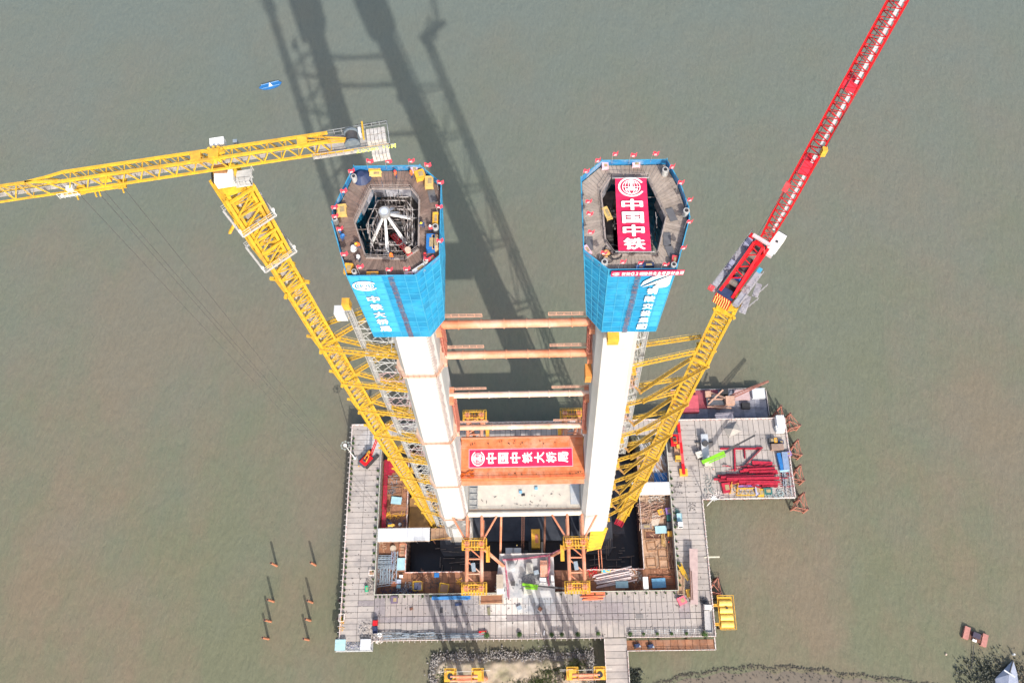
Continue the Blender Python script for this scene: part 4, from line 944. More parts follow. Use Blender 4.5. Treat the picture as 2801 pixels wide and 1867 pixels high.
# falsework brackets: twin tube girders fore and aft at z 48
def bracket(side, aft):
    lr = 'left' if side < 0 else 'right'; xc = -18.9 if side < 0 else 14.5; xc = {(-1, 0): -18.7, (1, 0): 14.2, (-1, 1): -18.8, (1, 1): 14.6}[(side, aft)]
    z = 48.0; t = thing('falsework_bracket', 'orange tube bracket with yellow end platforms, %s %s the crossbeam' % (lr, 'behind' if aft else 'in front of'), 'falsework', (xc, 86 if aft else 31, z-2))
    ys_ = (64.5, 78, 88) if aft else (53.8, 44.5, 30.5)
    for dx in (-2.4, 2.4):
        MB().tube((xc+dx, ys_[1], z), (xc+dx, ys_[2], z), .60, 16).build('girder_tube', ORG, t)
        MB().tube((xc+dx, ys_[0], z-.3), (xc+dx, ys_[1], z), .48, 14).build('fan_strut', ORG, t)
        MB().tube((xc+dx, ys_[0], z-9), (xc+dx, ys_[2]+(1 if not aft else -1)*1.0, z-.6), .38, 10).build('raking_strut', ORG, t)
        if not aft: MB().tube((xc+dx*3.1, ys_[0], z-.3), (xc+dx*1.0, ys_[1]+.6, z), .33, 12).build('fan_strut', ORG, t)
    mb = MB(); a, b = ys_[1], ys_[2]
    for i in range(3):
        u, v = a+(b-a)*(i+.1)/3, a+(b-a)*(i+1)/3; mb.tube((xc-2.4, u, z), (xc+2.4, v, z), .22, 8); mb.tube((xc-2.4, v, z), (xc+2.4, v, z), .25, 8)
    mb.build('cross_brace', ORG, t)
    for y in ys_[1:]:
        mb = MB()
        for k_ in range(9): mb.box((xc-3.8+.95*k_, y, z-1.0), (.6, 3.4, .12))
        mb.box((xc, y+1.1, z+1.0), (6.6, .3, .4)); mb.box((xc, y-1.1, z+1.0), (6.6, .3, .4))
        for dx in (-3.2, -1.6, 1.6, 3.2): mb.box((xc+dx, y, z+1.25), (.25, 2.6, .25))
        pl = mb.build('end_platform', YEL2, t)
        for dx in (-2.4, 2.4):
            MB().box((xc+dx, y, z+.6), (1.7, 1.5, 1.5)).build('saddle', mat('rust orange saddle', (.50, .20, .08), (.35, .12, .06), 1.5, .7), t)
            mb = MB(); mb.box((xc+dx, y, z+1.45), (2.1, .25, .2)); mb.box((xc+dx-.4, y, z+1.5), (.2, 1.6, .2)); mb.box((xc+dx+.4, y, z+1.5), (.2, 1.6, .2)); mb.build('saddle_ribs', ORG, t)
        mb = MB()
        for p, q in (((-4, -1.9), (4, -1.9)), ((4, -1.9), (4, 1.9)), ((4, 1.9), (-4, 1.9)), ((-4, 1.9), (-4, -1.9))): rail(mb, (xc+p[0], y+p[1]), (xc+q[0], y+q[1]), z-.9, 1.6, 1.0, .08)
        mb.build('platform_rail', YEL, pl)
    mb = MB(); mb.box((xc+(4.4 if side < 0 else -4.4), ys_[1]-3.2*(1 if not aft else -1), z-.5), (1.2, 5, .15)); rail(mb, (xc+(5 if side < 0 else -5), ys_[1]-5.6), (xc+(5 if side < 0 else -5), ys_[1]-.6), z-.5, 1.2, 1, .08) if not aft else None
    mb.build('side_gangway', YEL2, t)
    if not aft:
        mb = MB(); mb.box((xc-.2, 37.2, z+.2), (1.3, 2.6, 1.2), .15); mb.build('winch_unit', GREYB, t)
        q = U(1378, 1548, DZ) if side < 0 else U(1510, 1520, DZ)
        for dx in (-.35, .35): MB().tube((xc+(3 if side < 0 else -3)+dx, 43.5, z-4), (q.x+dx, q.y, DZ), .35, 8).build('inclined_leg', ORG, t)
    # legs down to the cap, nearly in line with the girders
    for dx in (-2.4, 2.4):
        if aft: MB().tube((xc+dx, ys_[2], z), (xc+dx*1.1, 92.5, -2), .6, 10).build('support_leg', ORG, t)
        else:
            MB().tube((xc+dx, 31.5, z-.8), (xc*1.17+dx*1.1, 35.5, RZ-1), .55, 10).build('support_leg', ORG, t)
            MB().tube((xc+dx, 43.5, z-.8), (xc*1.14+dx*1.1, 50.2, -2.5), .55, 10).build('support_leg', ORG, t)
for s_ in (-1, 1):
    for a_ in (0, 1): bracket(s_, a_)
# island falsework piers with caps
def pier(xc, lr):
    z = 48; t = thing('falsework_pier', 'yellow capped falsework pier on the island, %s of the two' % lr, 'falsework', (xc, 3, 1.5))
    for dx in (-4.2, 4.2):
        for y in (4.5, -4):
            MB().tube((xc+dx, y, 1.5), (xc+dx, y, z-.5), .85, 12).build('column', ORG, t)
        mb = MB(); mb.box((xc+dx, 5.0, z), (3.6, 3.8, .5)); mb.box((xc+dx, 5.0, z+.5), (2.4, 2.4, .5)); cp = mb.build('cap_platform', YEL2, t)
        mb = MB()
        for p, q in (((-1.8, 1.9), (1.8, 1.9)), ((-1.8, -1.9), (-1.8, 1.9)), ((1.8, -1.9), (1.8, 1.9))): rail(mb, (xc+dx+p[0], 5+p[1]), (xc+dx+q[0], 5+q[1]), z+.2, 1.2, .8, .08)
        mb.build('cap_rail', YEL, cp)
    c = (xc-4.2 if lr == 'left' else xc+4.2); MB().tube((c, 4.6, z+.7), (c, 4.6, z+.95), .9, 20).build('tube_mouth', BLACK, t)
    mb = MB()
    for zz in (10, 22, 34, 44):
        mb.beam((xc-4.2, 4.5, zz), (xc+4.2, 4.5, zz), .7, .7)
    mb.tube((xc-4.2, 4.6, z+.6), (xc+4.2, 4.6, z+.6), .45, 10); mb.tube((xc-4.2, 3.4, z+.6), (xc+4.2, 3.4, z+.6), .3, 10)
    mb.build('cross_beam', ORG, t)
    mb = MB(); mb.beam((xc-8, 5.8, z+.3), (xc+8, 6.2, z+.3), .12, .1); rail(mb, (xc-8, 6.2), (xc-4, 6.2), z, 1, 1, .06); mb.build('safety_line', mat('pale line', (.7, .66, .6)), t)
pier(-21.6, 'left'); pier(15.8, 'right')

# hoist mast and landing brackets on the left leg --------------------------
def hoist(side):
    lr = 'left' if side < 0 else 'right'
    if side < 0: f = lambda z: (-35.3+.0303*z, 58.2); z0_, z1_ = 0, 204
    else: f = lambda z: (2*X0-cL(z)+hf(z)*1.4+2.6, 60.5); z0_, z1_ = 100, 207
    t = thing('hoist_mast', 'grey elevator mast leaning beside the %s tower leg' % lr, 'hoist', (*f(z0_), z0_))
    z = z0_
    while z < z1_:
        e = min(z+6, z1_); mb = MB(); (xa_, ya_), (xb_, yb_) = f(z), f(e)
        for dx, dy in ((-.36, -.36), (.36, -.36), (.36, .36), (-.36, .36)): mb.beam((xa_+dx, ya_+dy, z), (xb_+dx, yb_+dy, e), .13, .13)
        for i in range(6):
            u, v = i/6, (i+1)/6; zz = z+(e-z)*u; x_, y_ = f(zz); z2 = z+(e-z)*v; x2, y2 = f(z2)
            mb.beam((x_-.33, y_-.33, zz), (x2+.33, y2-.33, z2), .07, .07); mb.beam((x_-.33, y_-.33, zz), (x_+.33, y_-.33, zz), .07, .07); mb.beam((x_+.33, y_-.33, zz), (x2+.33, y2+.33, z2), .07, .07)
            mb.box((x_, y_, zz), (.62, .62, .12))
        mb.build('mast_bay', mat('hoist grey', (.42, .42, .41), (.30, .30, .30), 2, .5), t); z = e
    # anchor landings back to the leg
    for z in np.arange(z0_+4 if side < 0 else z0_+3, z1_-3, 5.2 if side < 0 else 4.5):
        x_, y_ = f(z); lx = cL(z)-hf(z)*1.35 if side < 0 else 2*X0-cL(z)+hf(z)*1.4
        mb = MB()
        for dy in (-1.3, 1.4): mb.beam((x_, y_+dy*.4, z), (lx, y_+dy, z), .1, .1)
        n = 3
        for i in range(n): 
            u, v = i/n, (i+1)/n; mb.beam((x_+(lx-x_)*u, y_-.5, z), (x_+(lx-x_)*v, y_+1, z), .08, .08); mb.beam((x_+(lx-x_)*u, y_+1, z), (x_+(lx-x_)*v, y_-1.2, z), .08, .08)
        w_ = 1.9
        sgn = 1 if side < 0 else -1
        mb.box((lx-sgn*.7, y_, z+.1), (.9, 1.8, .05)); rail(mb, (lx-sgn*1.6, y_-1.3), (lx-sgn*1.6, y_+1.3), z+.1, 1.1, 1.2, .05); rail(mb, (lx-sgn*1.6, y_-1.3), (lx, y_-1.3), z+.1, 1.1, 1.2, .05)
        mm = random.choice(('white', 'white', 'white', 'rust', 'pink')) if z < 175 else 'white'
        mm = {'white': mat('landing white', (.58, .58, .56)), 'rust': mat('landing rust', (.52, .26, .11), (.6, .4, .2), 2, .7), 'pink': mat('landing pink', (.58, .40, .40))}[mm]
        mb.build('landing_frame', mm, t)
    return t, f
HT, hfun = hoist(-1)
x_, y_ = hfun(204); mb = MB(); mb.box((x_, y_, 205), (1.2, 1.2, 2.2)); mb.build('mast_head', YEL2, HT)
cg = MB(); cg.box((x_-1.6, y_, 201.5), (1.8, 1.5, 3.0)); single('hoist_cage', cg, ROOF, 'pale grey elevator cage near the top of the left hoist mast', 'elevator')
hoist(1)
c = U(1678, 920, 204); single('hoist_cage', MB().box((c.x, 52.2, 203), (1.8, 1.5, 2.4)), YEL2, 'yellow elevator cage just below the right blue net', 'elevator')
c = U(1622, 1005, 175); 
mb = MB(); mb.box((2*X0-cL(175)-hf(175)*1.4-.8, 56.5, 175), (1.2, 2.6, 3.4)); single('hoist_cage', mb, mat('orange cage', (.60, .25, .06)), 'orange cage hanging on the inner face of the right leg below the second strut', 'elevator')

# ================================================================== BANNERS, FLAGS, PEOPLE ON TOP
# vertical banner hung across the right opening
c00, c10, c01, c11 = [U(*q2(*p), 230.3) for p in ((502, 296), (737, 292), (527, 848), (775, 850))]
vb = thing('hanging_banner', 'upright crimson banner with emblem and white characters across the right tower top', 'banner', ((c00+c11)/2))
V = []; n_ = 20
for i in range(n_+1):
    for j in range(4): p = c00.lerp(c01, i/n_).lerp(c10.lerp(c11, i/n_), j/3); V.append((p.x, p.y, p.z-.25*math.sin(math.pi*i/n_)+.04*math.sin(i*2+j)))
mb = MB(); mb.add(V, [(i*4+j, (i+1)*4+j, (i+1)*4+j+1, i*4+j+1) for i in range(n_) for j in range(3)]); mb.build('cloth', CRIM, vb)
ux = ((c10+c11)/2-(c00+c01)/2).normalized(); uy = ((c00+c10)/2-(c01+c11)/2).normalized(); ctr = (c00+c10)/2; wd = (c10-c00).length; ln = ((c00+c10)/2-(c01+c11)/2).length
mb = MB(); logo(mb, ctr-uy*ln*.13+Vector((0, 0, .07)), ux, uy, wd*.39)
for i, ch in enumerate('中国中铁'): text_mesh(mb, ch, ctr-uy*ln*(.37+.175*i)+Vector((0, 0, .02)), ux, uy, wd*.68, ln*.155, .022, (0, 0, 0))
mb.build('banner_print', WPRT, vb)
mb = MB()
for a, b in ((c00, c10), (c01, c11)): mb.tube(a+Vector((-.4, 0, .05)), b+Vector((.4, 0, .05)), .06, 6)
mb.build('banner_pole', GREY, vb)
# ribbon banner at the right rim
a, b = U(*q2(475, 998), 230.2), U(*q2(1025, 1002), 230.2); y_ = 50.25
rb = thing('ribbon_banner', 'narrow red ribbon banner with a line of white writing along the right net rim', 'banner', ((a.x+b.x)/2, y_, 229.2))
mb = MB().ab(a.x, b.x, y_-.04, y_, 229.0, 230.4); mb.build('cloth', CRIM, rb)
mb = MB(); wl = b.x-a.x
logo(mb, (a.x+wl*.07, y_-.05, 229.7), (1, 0, 0), (0, 0, 1), .48)
text_mesh(mb, '祝贺G3铜陵桥北主塔喜封金顶', (a.x+wl*.17, y_-.05, 229.7), (1, 0, 0), (0, 0, 1), wl*.055, .95, .02, (wl*.0615, 0, 0)); mb.build('banner_print', WPRT, rb)
# flags -------------------------------------------------------------------
def flag_proto():
    t = thing('red_flag', 'x', 'flag'); MB().tube((0, 0, 0), (0, 0, 2.3), .03, 5).build('pole', GREY, t, world=False)
    V = []; n = 6
    for i in range(n+1):
        for zz in (2.25, 1.85, 1.45): V.append((1.0*i/n, .12*math.sin(i*1.3)+.08*i/n, zz*1.05-.03*i/n))
    MB().add(V, [(i*3+j, i*3+j+1, (i+1)*3+j+1, (i+1)*3+j) for i in range(n) for j in range(2)]).build('cloth', FLAG, t, world=False)
    mb = MB()
    for z in (1.95, 1.75): mb.box((.42, -.06, z), (.42, .03, .05))
    mb.build('flag_print', WPRT, t, world=False)
    return t
FP = flag_proto(); used = False
def place_flags(pts, lab):
    global used
    for (p, words) in pts:
        o = FP if not used else copy_tree(FP); used = True
        o.location = (p.x, p.y, 229.5); o.scale = (.9, 1, 1.0); o.rotation_euler = (random.uniform(-.06, .06), random.uniform(-.05, .08), random.uniform(-.25, .35)); setp(o, words+' of the '+lab+' tower top', 'flag', 'red flags round the %s tower top' % lab)
def F1(x, y): return U(*q1(x, y), 230.1)
def F2(x, y): return U(*q2(x, y), 230.1)
place_flags([(F1(385, 340), 'red flag at the left end of the far rim'), (F1(512, 338), 'red flag second from left on the far rim'), (F1(668, 335), 'red flag third from left on the far rim'), (F1(785, 368), 'red flag on the far right corner'),
    (F1(268, 410), 'red flag on the far left corner'), (F1(220, 545), 'red flag midway along the far left slanting rim'), (F1(160, 655), 'red flag at the leftmost corner'), (F1(160, 715), 'red flag just in front of the leftmost corner'), (F1(185, 800), 'red flag midway along the near left slanting rim'),
    (F1(222, 975), 'red flag low on the near left slanting rim'), (F1(330, 1060), 'red flag at the left end of the near rim'), (F1(515, 1070), 'red flag in the middle of the near rim'), (F1(640, 1070), 'red flag toward the right end of the near rim'),
    (F1(865, 480), 'red flag at the far end of the right rim'), (F1(862, 640), 'red flag in the upper middle of the right rim'), (F1(866, 880), 'red flag at the near end of the right rim'), (F1(775, 1000), 'red flag on the near right corner')], 'left')
place_flags([(F2(346, 215), 'red flag on the far left corner'), (F2(480, 165), 'red flag at the left end of the far rim'), (F2(608, 170), 'red flag in the middle of the far rim'), (F2(770, 160), 'red flag at the right end of the far rim'), (F2(252, 290), 'red flag at the far end of the left rim'),
    (F2(275, 510), 'red flag in the upper middle of the left rim'), (F2(275, 600), 'red flag in the middle of the left rim'), (F2(285, 740), 'red flag at the near end of the left rim'), (F2(385, 890), 'red flag inside the near left corner'),
    (F2(900, 260), 'red flag on the far right corner'), (F2(965, 375), 'red flag midway along the far right slanting rim'), (F2(1035, 500), 'red flag just behind the rightmost corner'), (F2(1022, 660), 'red flag just in front of the rightmost corner'), (F2(985, 860), 'red flag low on the near right slanting rim'),
    (F2(525, 970), 'red flag at the left end of the near rim'), (F2(662, 970), 'red flag in the middle of the near rim'), (F2(850, 975), 'red flag at the right end of the near rim')], 'right')
def G1(x, y): return U(*q1(x, y), 229.4)
def G2(x, y): return U(*q2(x, y), 229.4)
# people -------------------------------------------------------------------
def body_mesh(bend=0.0, arm=0.3):
    V = [(0, 0, .95), (0, -bend*.2, 1.15), (0, -bend*.5, 1.38), (0, -bend*.6, 1.5), (0, -bend*.75, 1.62), (0, -bend*.8, 1.72)]
    E = [(0, 1), (1, 2), (2, 3), (3, 4), (4, 5)]; Rr = [.15, .14, .17, .07, .10, .09]
    for sg in (-1, 1):
        b_ = len(V); V += [(sg*.10, 0, .88), (sg*.12, -.05, .48), (sg*.12, .02, .08), (sg*.12, -.14, .04)]; Rr += [.10, .075, .055, .05]; E += [(0, b_), (b_, b_+1), (b_+1, b_+2), (b_+2, b_+3)]
        b_ = len(V); V += [(sg*.20, -bend*.5, 1.40), (sg*.27, -.05-arm*.2-bend*.4, 1.14), (sg*.22, -.12-arm-bend*.4, 1.0+arm*.2), (sg*.20, -.20-arm-bend*.4, .98+arm*.2)]; Rr += [.075, .055, .042, .05]; E += [(2, b_), (b_, b_+1), (b_+1, b_+2), (b_+2, b_+3)]
    me = bpy.data.meshes.new('body'); me.from_pydata(V, E, []); o = bpy.data.objects.new('body', me); COL.objects.link(o)
    md = o.modifiers.new('s', 'SKIN'); 
    for i, r in enumerate(Rr): me.skin_vertices[0].data[i].radius = (r, r*.85)
    me.skin_vertices[0].data[0].use_root = True
    ms = o.modifiers.new('d', 'SUBSURF'); ms.levels = 1; ms.render_levels = 1
    bpy.context.view_layer.update(); m2 = bpy.data.meshes.new_from_object(o.evaluated_get(bpy.context.evaluated_depsgraph_get())); bpy.data.objects.remove(o)
    m2.name = 'body'; m2.materials.clear(); m2.materials.append(CLOTHB); m2.polygons.foreach_set('use_smooth', [True]*len(m2.polygons)); return m2
BM = [body_mesh(0, .1), body_mesh(.5, .3)]
for m_ in BM:
    m_.materials.append(SKIN)
    for p in m_.polygons:
        if p.center.z > 1.53: p.material_index = 1
def person(p, z, label, vest=CLOTHO, hat=WHITE, pose=0, rot=None):
    t = thing('person', label, 'person', (p[0], p[1], z), random.uniform(0, 6.2) if rot is None else rot)
    o = bpy.data.objects.new('body', BM[pose]); COL.objects.link(o); o.parent = t
    hy = -.4*pose
    MB().prism([(-.23, -.15+hy*.6), (.23, -.15+hy*.6), (.25, .12+hy*.3), (-.25, .12+hy*.3)], .95, 1.46).build('vest', vest, t, world=False)
    mb = MB(); mb.tube((0, hy, 1.74), (0, hy, 1.80), .19, 12, .15); mb.tube((0, hy, 1.80), (0, hy, 1.90), .15, 12, .07); mb.build('helmet', hat, t, world=False)
    return t
HY = mat('helmet yellow', (.85, .6, .05)); HB = mat('helmet blue', (.05, .2, .6)); HR = mat('helmet red', (.7, .05, .05))
for (x, y), l_, v_, h_, po in (((582, 405), 'worker in bright orange near the middle of the far rim of the left tower top', CLOTHO, HR, 0),
    ((690, 405), 'worker in orange beside the yellow roller at the far rim of the left tower top', CLOTHO, CLOTHO, 0),
    ((332, 880), 'worker in orange beside the white sack left of the left tower opening', CLOTHO, HY, 1),
    ((555, 962), 'worker in orange at the near rail of the left tower opening', CLOTHO, CLOTHO, 0),
    ((333, 975), 'worker in white helmet at the near left corner of the left tower opening', WHITE, WHITE, 0),
    ((768, 740), 'worker with a yellow helmet alone on the right side boards of the left tower', CLOTHB, HY, 1),
    ((820, 775), 'worker in pink beside the coiled hose on the left tower top', PINK, WHITE, 0),
    ((205, 800), 'worker with yellow helmet at the left slanting rim of the left tower', BLUE, HY, 0),
    ((215, 830), 'worker in blue bending at the left slanting rim of the left tower', BLUE, HB, 1),
    ((783, 960), 'worker in red at the near right corner of the left tower top', PINK, HR, 0)):
    person(G1(x, y), 229.05, l_, v_, h_, po)
# things on the top decks ---------------------------------------------------
def crate(px, fn, z, d, rot, ma, label, cat='crate', name='steel_crate', fr=None):
    if z > 200: d = (d[0]*.82, d[1]*.82, d[2]*.8)
    p = fn(px[0], px[1]) if fn in (G1, G2) else U(*fn(*px), z); t = thing(name, label, cat, (p.x, p.y, z), rot)
    MB().box((0, 0, d[2]/2), d).build('body', ma, t, world=False)
    mb = MB()
    for sx in (-1, 1):
        for sy in (-1, 1): mb.box((sx*d[0]/2, sy*d[1]/2, d[2]/2), (.09, .09, d[2]+.06))
        mb.box((sx*d[0]/2, 0, d[2]), (.08, d[1], .08)); mb.box((0, sx*d[1]/2, d[2]), (d[0], .08, .08))
    mb.build('frame', fr or ma, t, world=False)
    mb = MB().box((d[0]*.1, 0, d[2]+.03), (d[0]*.5, d[1]*.55, .06)); mb.build('lid', mat('crate lid', (.25, .2, .12), (.4, .3, .15), 3, .7), t, world=False)
    return t
zt_ = 229.05
crate((436, 355), G1, zt_, (1.9, .8, .7), 0, YEL2, 'yellow bin against the far rim of the left tower, behind the other', 'bin')
crate((440, 383), G1, zt_, (1.9, .8, .5), 0, mat('pale yellow', (.8, .6, .2)), 'pale yellow bin beside the first on the far rim of the left tower', 'bin')
crate((808, 450), G1, zt_, (1.3, 1.9, 1.1), 0, mat('ochre', (.62, .42, .14)), 'yellow cabinet at the far right corner of the left tower top', 'cabinet')
crate((850, 700), G1, zt_, (.8, 2.2, 1.0), 0, YEL2, 'narrow yellow cabinet halfway along the right rim of the left tower', 'cabinet')
crate((818, 862), G1, zt_, (1.3, 3.0, 1.0), 0, BLUE, 'blue machine crate near the right rim of the left tower', 'crate')
crate((848, 860), G1, zt_, (.9, 2.6, 1.0), .05, mat('pale wood', (.6, .42, .25)), 'pale wooden crate between the blue crate and the right rim', 'crate')
crate((258, 1035), G1, zt_, (1.2, 1.6, .9), -.1, YEL2, 'yellow frame crate at the near left corner of the left tower', 'crate')
crate((420, 1068), G1, zt_, (1.8, .7, .5), 0, mat('orange box', (.7, .35, .05)), 'flat orange box on the near rim of the left tower', 'box')
crate((740, 1035), G1, zt_, (2.2, .8, .7), .62, ROOF, 'grey box along the near right slanting rim of the left tower', 'box')
crate((212, 640), G1, zt_, (1.5, 1.9, 1.0), .1, mat('ochre', (.62, .42, .14)), 'ochre generator near the leftmost corner of the left tower', 'generator', 'generator')
crate((745, 400), G1, zt_, (1.6, 1.6, 1.0), .3, YEL2, 'yellow eight sided pump at the far right corner of the left tower', 'pump', 'pump')
crate((704, 360), G1, zt_, (1.1, .9, .8), 0, mat('pink box', (.75, .5, .58)), 'pink box beside the far rim of the left tower', 'box')
crate((668, 1066), G1, zt_, (1.2, .5, .5), 0, mat('pink box', (.75, .5, .58)), 'small pink box on the near rim of the left tower', 'box')
crate((820, 965), G1, zt_, (1.2, .7, .5), .6, PINK, 'red pink box on the near right corner of the left tower', 'box')
crate((660, 190), G2, zt_, (1.2, .8, .6), 0, mat('pink box', (.75, .5, .58)), 'pink box at the far rim of the right tower', 'box')
crate((427, 205), G2, zt_, (1.0, .9, .7), 0, mat('pink box', (.75, .5, .58)), 'pink box at the far left corner of the right tower', 'box')
crate((292, 835), G2, zt_, (.7, 1.6, .6), .5, mat('pink box', (.75, .5, .58)), 'pink box at the near left corner of the right tower', 'box')
crate((948, 910), G2, zt_, (.8, 1.3, .7), -.2, PINK, 'red pink box at the near right corner of the right tower', 'box')
crate((748, 945), G2, zt_, (1.9, .6, .5), 0, NAVY, 'navy tool chest at the near rim of the right tower', 'chest')
crate((690, 965), G2, zt_, (1.2, .5, .5), 0, BLUE, 'blue tool chest beside the navy one on the near rim', 'chest')
crate((442, 555), G2, zt_, (.9, 2.4, .3), .35, mat('ochre', (.62, .42, .14)), 'ochre plank box left of the vertical banner', 'box')
for (x, y), f_, l_ in (((308, 778), G2, 'dark mat on the left boards of the right tower'), ((928, 560), G2, 'dark mat on the upper right boards of the right tower'), ((895, 745), G2, 'dark mat in the middle of the right boards of the right tower'), ((922, 840), G2, 'dark mat on the lower right boards of the right tower'), ((825, 530), G1, 'dark mat near the far end of the right boards of the left tower'), ((500, 0), G1, '')):
    if not l_: continue
    p = f_(x, y); single('rubber_mat', MB().box((p.x, p.y, 229.10), (1.0, 2.0, .05), random.uniform(-.2, .4)), mat('grey mat', (.12, .12, .13)), l_, 'mat')
def ring_tube(p, z, r, ma, label):
    mb = MB(); n = 14; V = []
    r *= .78; t = thing('pipe_collar', label, 'pipe', (p.x, p.y, z)); mb.tube((0, 0, 0), (0, 0, 1.2), r, 14); mb.build('pipe', ma, t, world=False); MB().tube((0, 0, 1.2), (0, 0, 1.23), r*.6, 12).build('mouth', BLACK, t, world=False)
for (x, y), f_, r_, l_ in (((172, 712), G1, .45, 'at the leftmost corner of the left tower'), ((852, 765), G1, .55, 'halfway along the right rim of the left tower'), ((302, 1068), G1, .42, 'at the near left corner of the left tower'), ((785, 995), G1, .42, 'at the near right corner of the left tower'), ((420, 945), G2, .55, 'at the near left corner of the right tower'), ((938, 965), G2, .5, 'at the near right corner of the right tower'), ((1032, 562), G2, .55, 'at the rightmost corner of the right tower'), ((875, 255), G2, .55, 'at the far right corner of the right tower'), ((300, 425), G1, .5, 'at the far left corner of the left tower')):
    ring_tube(f_(x, y), 229.05, r_, mat('pale pipe', (.42, .42, .41)), 'pale upright climbing pipe '+l_)
p = G1(345, 400); single('tarp_dome', MB().tube((p.x, p.y, 229.05), (p.x, p.y, 229.9), 1.4, 14, .5), NAVY, 'navy dome cover near the far left corner of the left tower', 'cover')
p = G1(290, 890); single('white_sack', MB().tube((p.x, p.y, 229.05), (p.x, p.y, 229.7), .5, 10, .3), WHITE, 'white sack on the dark boards left of the left tower opening', 'sack')
mb = MB(); p = G2(470, 860)
for k_ in range(3):
    cx_, cy_ = p.x+random.uniform(-.9, .9), p.y+random.uniform(-.8, .8); rr = random.uniform(.6, 1.1); prev = None
    for i in range(15):
        a = i*2*math.pi/14; q_ = Vector((cx_+math.cos(a)*rr, cy_+math.sin(a)*rr*.8, 229.15+.05*k_))
        if prev: mb.tube(prev, q_, .06, 5, cap=False)
        prev = q_
single('coiled_hose', mb, BLACK, 'black coiled hose at the near left corner of the right tower opening', 'hose')
p = G2(435, 850); single('orange_sack', MB().tube((p.x, p.y, 229.05), (p.x, p.y, 229.6), .6, 10, .25), mat('orange sack', (.8, .35, .12)), 'orange sack beside the black coiled hose', 'sack')
# white placing boom spider in left opening
t = thing('placing_boom', 'white spider frame of a concrete placing boom inside the left tower opening', 'derrick', (-18.3, 59, 226))
top = U(*q1(500, 640), 232.5)
MB().tube(top+Vector((0, 0, -.8)), top, .75, 16).build('slewing_head', GREY, t)
MB().tube(top, top+Vector((0, 0, .05)), .5, 14).build('head_cover', mat('blue white', (.5, .55, .68)), t)
for x, y, z in ((410, 870, 226), (425, 790, 225), (525, 935, 227.5), (655, 870, 226.5), (690, 690, 227.5), (600, 650, 228), (560, 620, 228), (620, 780, 223)):
    e = U(*q1(x, y), z); mb = MB()
    s_ = (e-top).cross(Vector((0, 0, 1))).normalized()
    for k_ in (-.14, .14): mb.beam(top+Vector((0, 0, -.6)), e+s_*k_, .2, .2)
    mb.build('spider_leg', WHITE, t)
mb = MB()
for k_ in range(22):
    a = U(*q1(random.uniform(430, 620), random.uniform(690, 850)), 223+random.uniform(-2, 2)); an = random.choice((0, 1.57, .6)); mb.box(a, (random.uniform(.3, 2.2), random.uniform(.15, .4), random.uniform(.2, .8)), an)
mb.build('boom_base', mat('white base steel', (.66, .66, .64), (.45, .45, .44), 1.5, .6), t)
mb = MB(); a, b = U(*q1(555, 800), 226), U(*q1(675, 935), 230.4); s_ = (b-a).cross(Vector((0, 0, 1))).normalized()
for k_ in (-.3, 0, .3): mb.beam(a+s_*k_, b+s_*k_, .12, .16)
for i in range(10): mb.beam(a.lerp(b, i/10)-s_*.3, a.lerp(b, (i+1)/10)+s_*.3, .08, .08)
single('red_boom', mb, RED, 'red latticed boom leaning out of the left tower opening', 'boom')
p = G1(670, 935); single('pulley_block', MB().tube((p.x, p.y, 230.3), (p.x, p.y, 230.9), .4, 12), mat('beige', (.55, .42, .33)), 'beige pulley at the tip of the red boom on the left tower', 'pulley')
#PART2
# ================================================================== PARAPETS, RAILS, KERBS
WRAIL = mat('white rail paint', (.72, .68, .66), (.60, .50, .46), 1.5, .5)
def edge_rail(p, q, z, label, spikes=0, h=1.2, m_=None, wall=None):
    """guard rail along a deck edge: posts, two bars, and short arms reaching outward"""
    p, q = Vector((*p, 0)), Vector((*q, 0)); t = thing('guard_rail', label, 'railing', ((p.x+q.x)/2, (p.y+q.y)/2, z)); mb = MB(); rail(mb, p[:2], q[:2], z, h, 2.0, .11); mb.build('rail_frame', m_ or WRAIL, t)
    d = (q-p).normalized(); nr = Vector((d.y, -d.x, 0)); L_ = (q-p).length
    mb = MB(); mb.beam(p+Vector((0, 0, z+.1)), q+Vector((0, 0, z+.1)), .22, .2); mb.build('kick_board', mat('striped kerb', (.62, .57, .55), (.45, .20, .18), 1.1, .7, contrast=(.48, .55)), t)
    if spikes:
        for i in range(int(L_/2)): c = p+d*(1+2*i); mb = MB().beam(c+Vector((0, 0, z+.5)), c+nr*spikes+Vector((0, 0, z+.6)), .12, .12); mb.build('bracket_arm', WRAIL, t)
    return t
edge_rail((-69.4, 97.5), (-69.4, 17.4), DZ, 'white guard rail with outward arms along the left edge of the deck', .9)
edge_rail((-57.3, 17.4), (25, 17.4), DZ, 'long white guard rail along the near deck edge, left of the access bridge', .8)
edge_rail((33, 17.4), (64.2, 17.4), DZ, 'white guard rail between the near deck and the low rusty walkway')
edge_rail((64.3, 17.3), (64.3, 65.9), DZ, 'pinkish guard rail along the right edge of the deck', .5)
edge_rail((64.3, 66.0), (99, 66.0), DZ, 'white guard rail on the near edge of the wide right deck')
edge_rail((99, 66), (99, 97), DZ, 'white guard rail on the right edge of the wide right deck')
edge_rail((99, 97.1), (53, 97.1), DZ, 'white guard rail on the far edge of the wide right deck, beside the moored barge')
edge_rail((52.5, 97.4), (-69.4, 97.5), DZ, 'striped guard rail along the far deck edge behind the tower')
edge_rail((33, 13.0), (64.3, 13.0), 6, 'white guard rail on the water side of the low rusty walkway')
edge_rail((64.3, 13), (64.3, 17.2), 6, 'short white guard rail closing the right end of the low walkway')
edge_rail((25, 17), (25, -14), DZ, 'guard rail on the left side of the access bridge')
edge_rail((33, -14), (33, 12.8), DZ, 'guard rail on the right side of the access bridge')
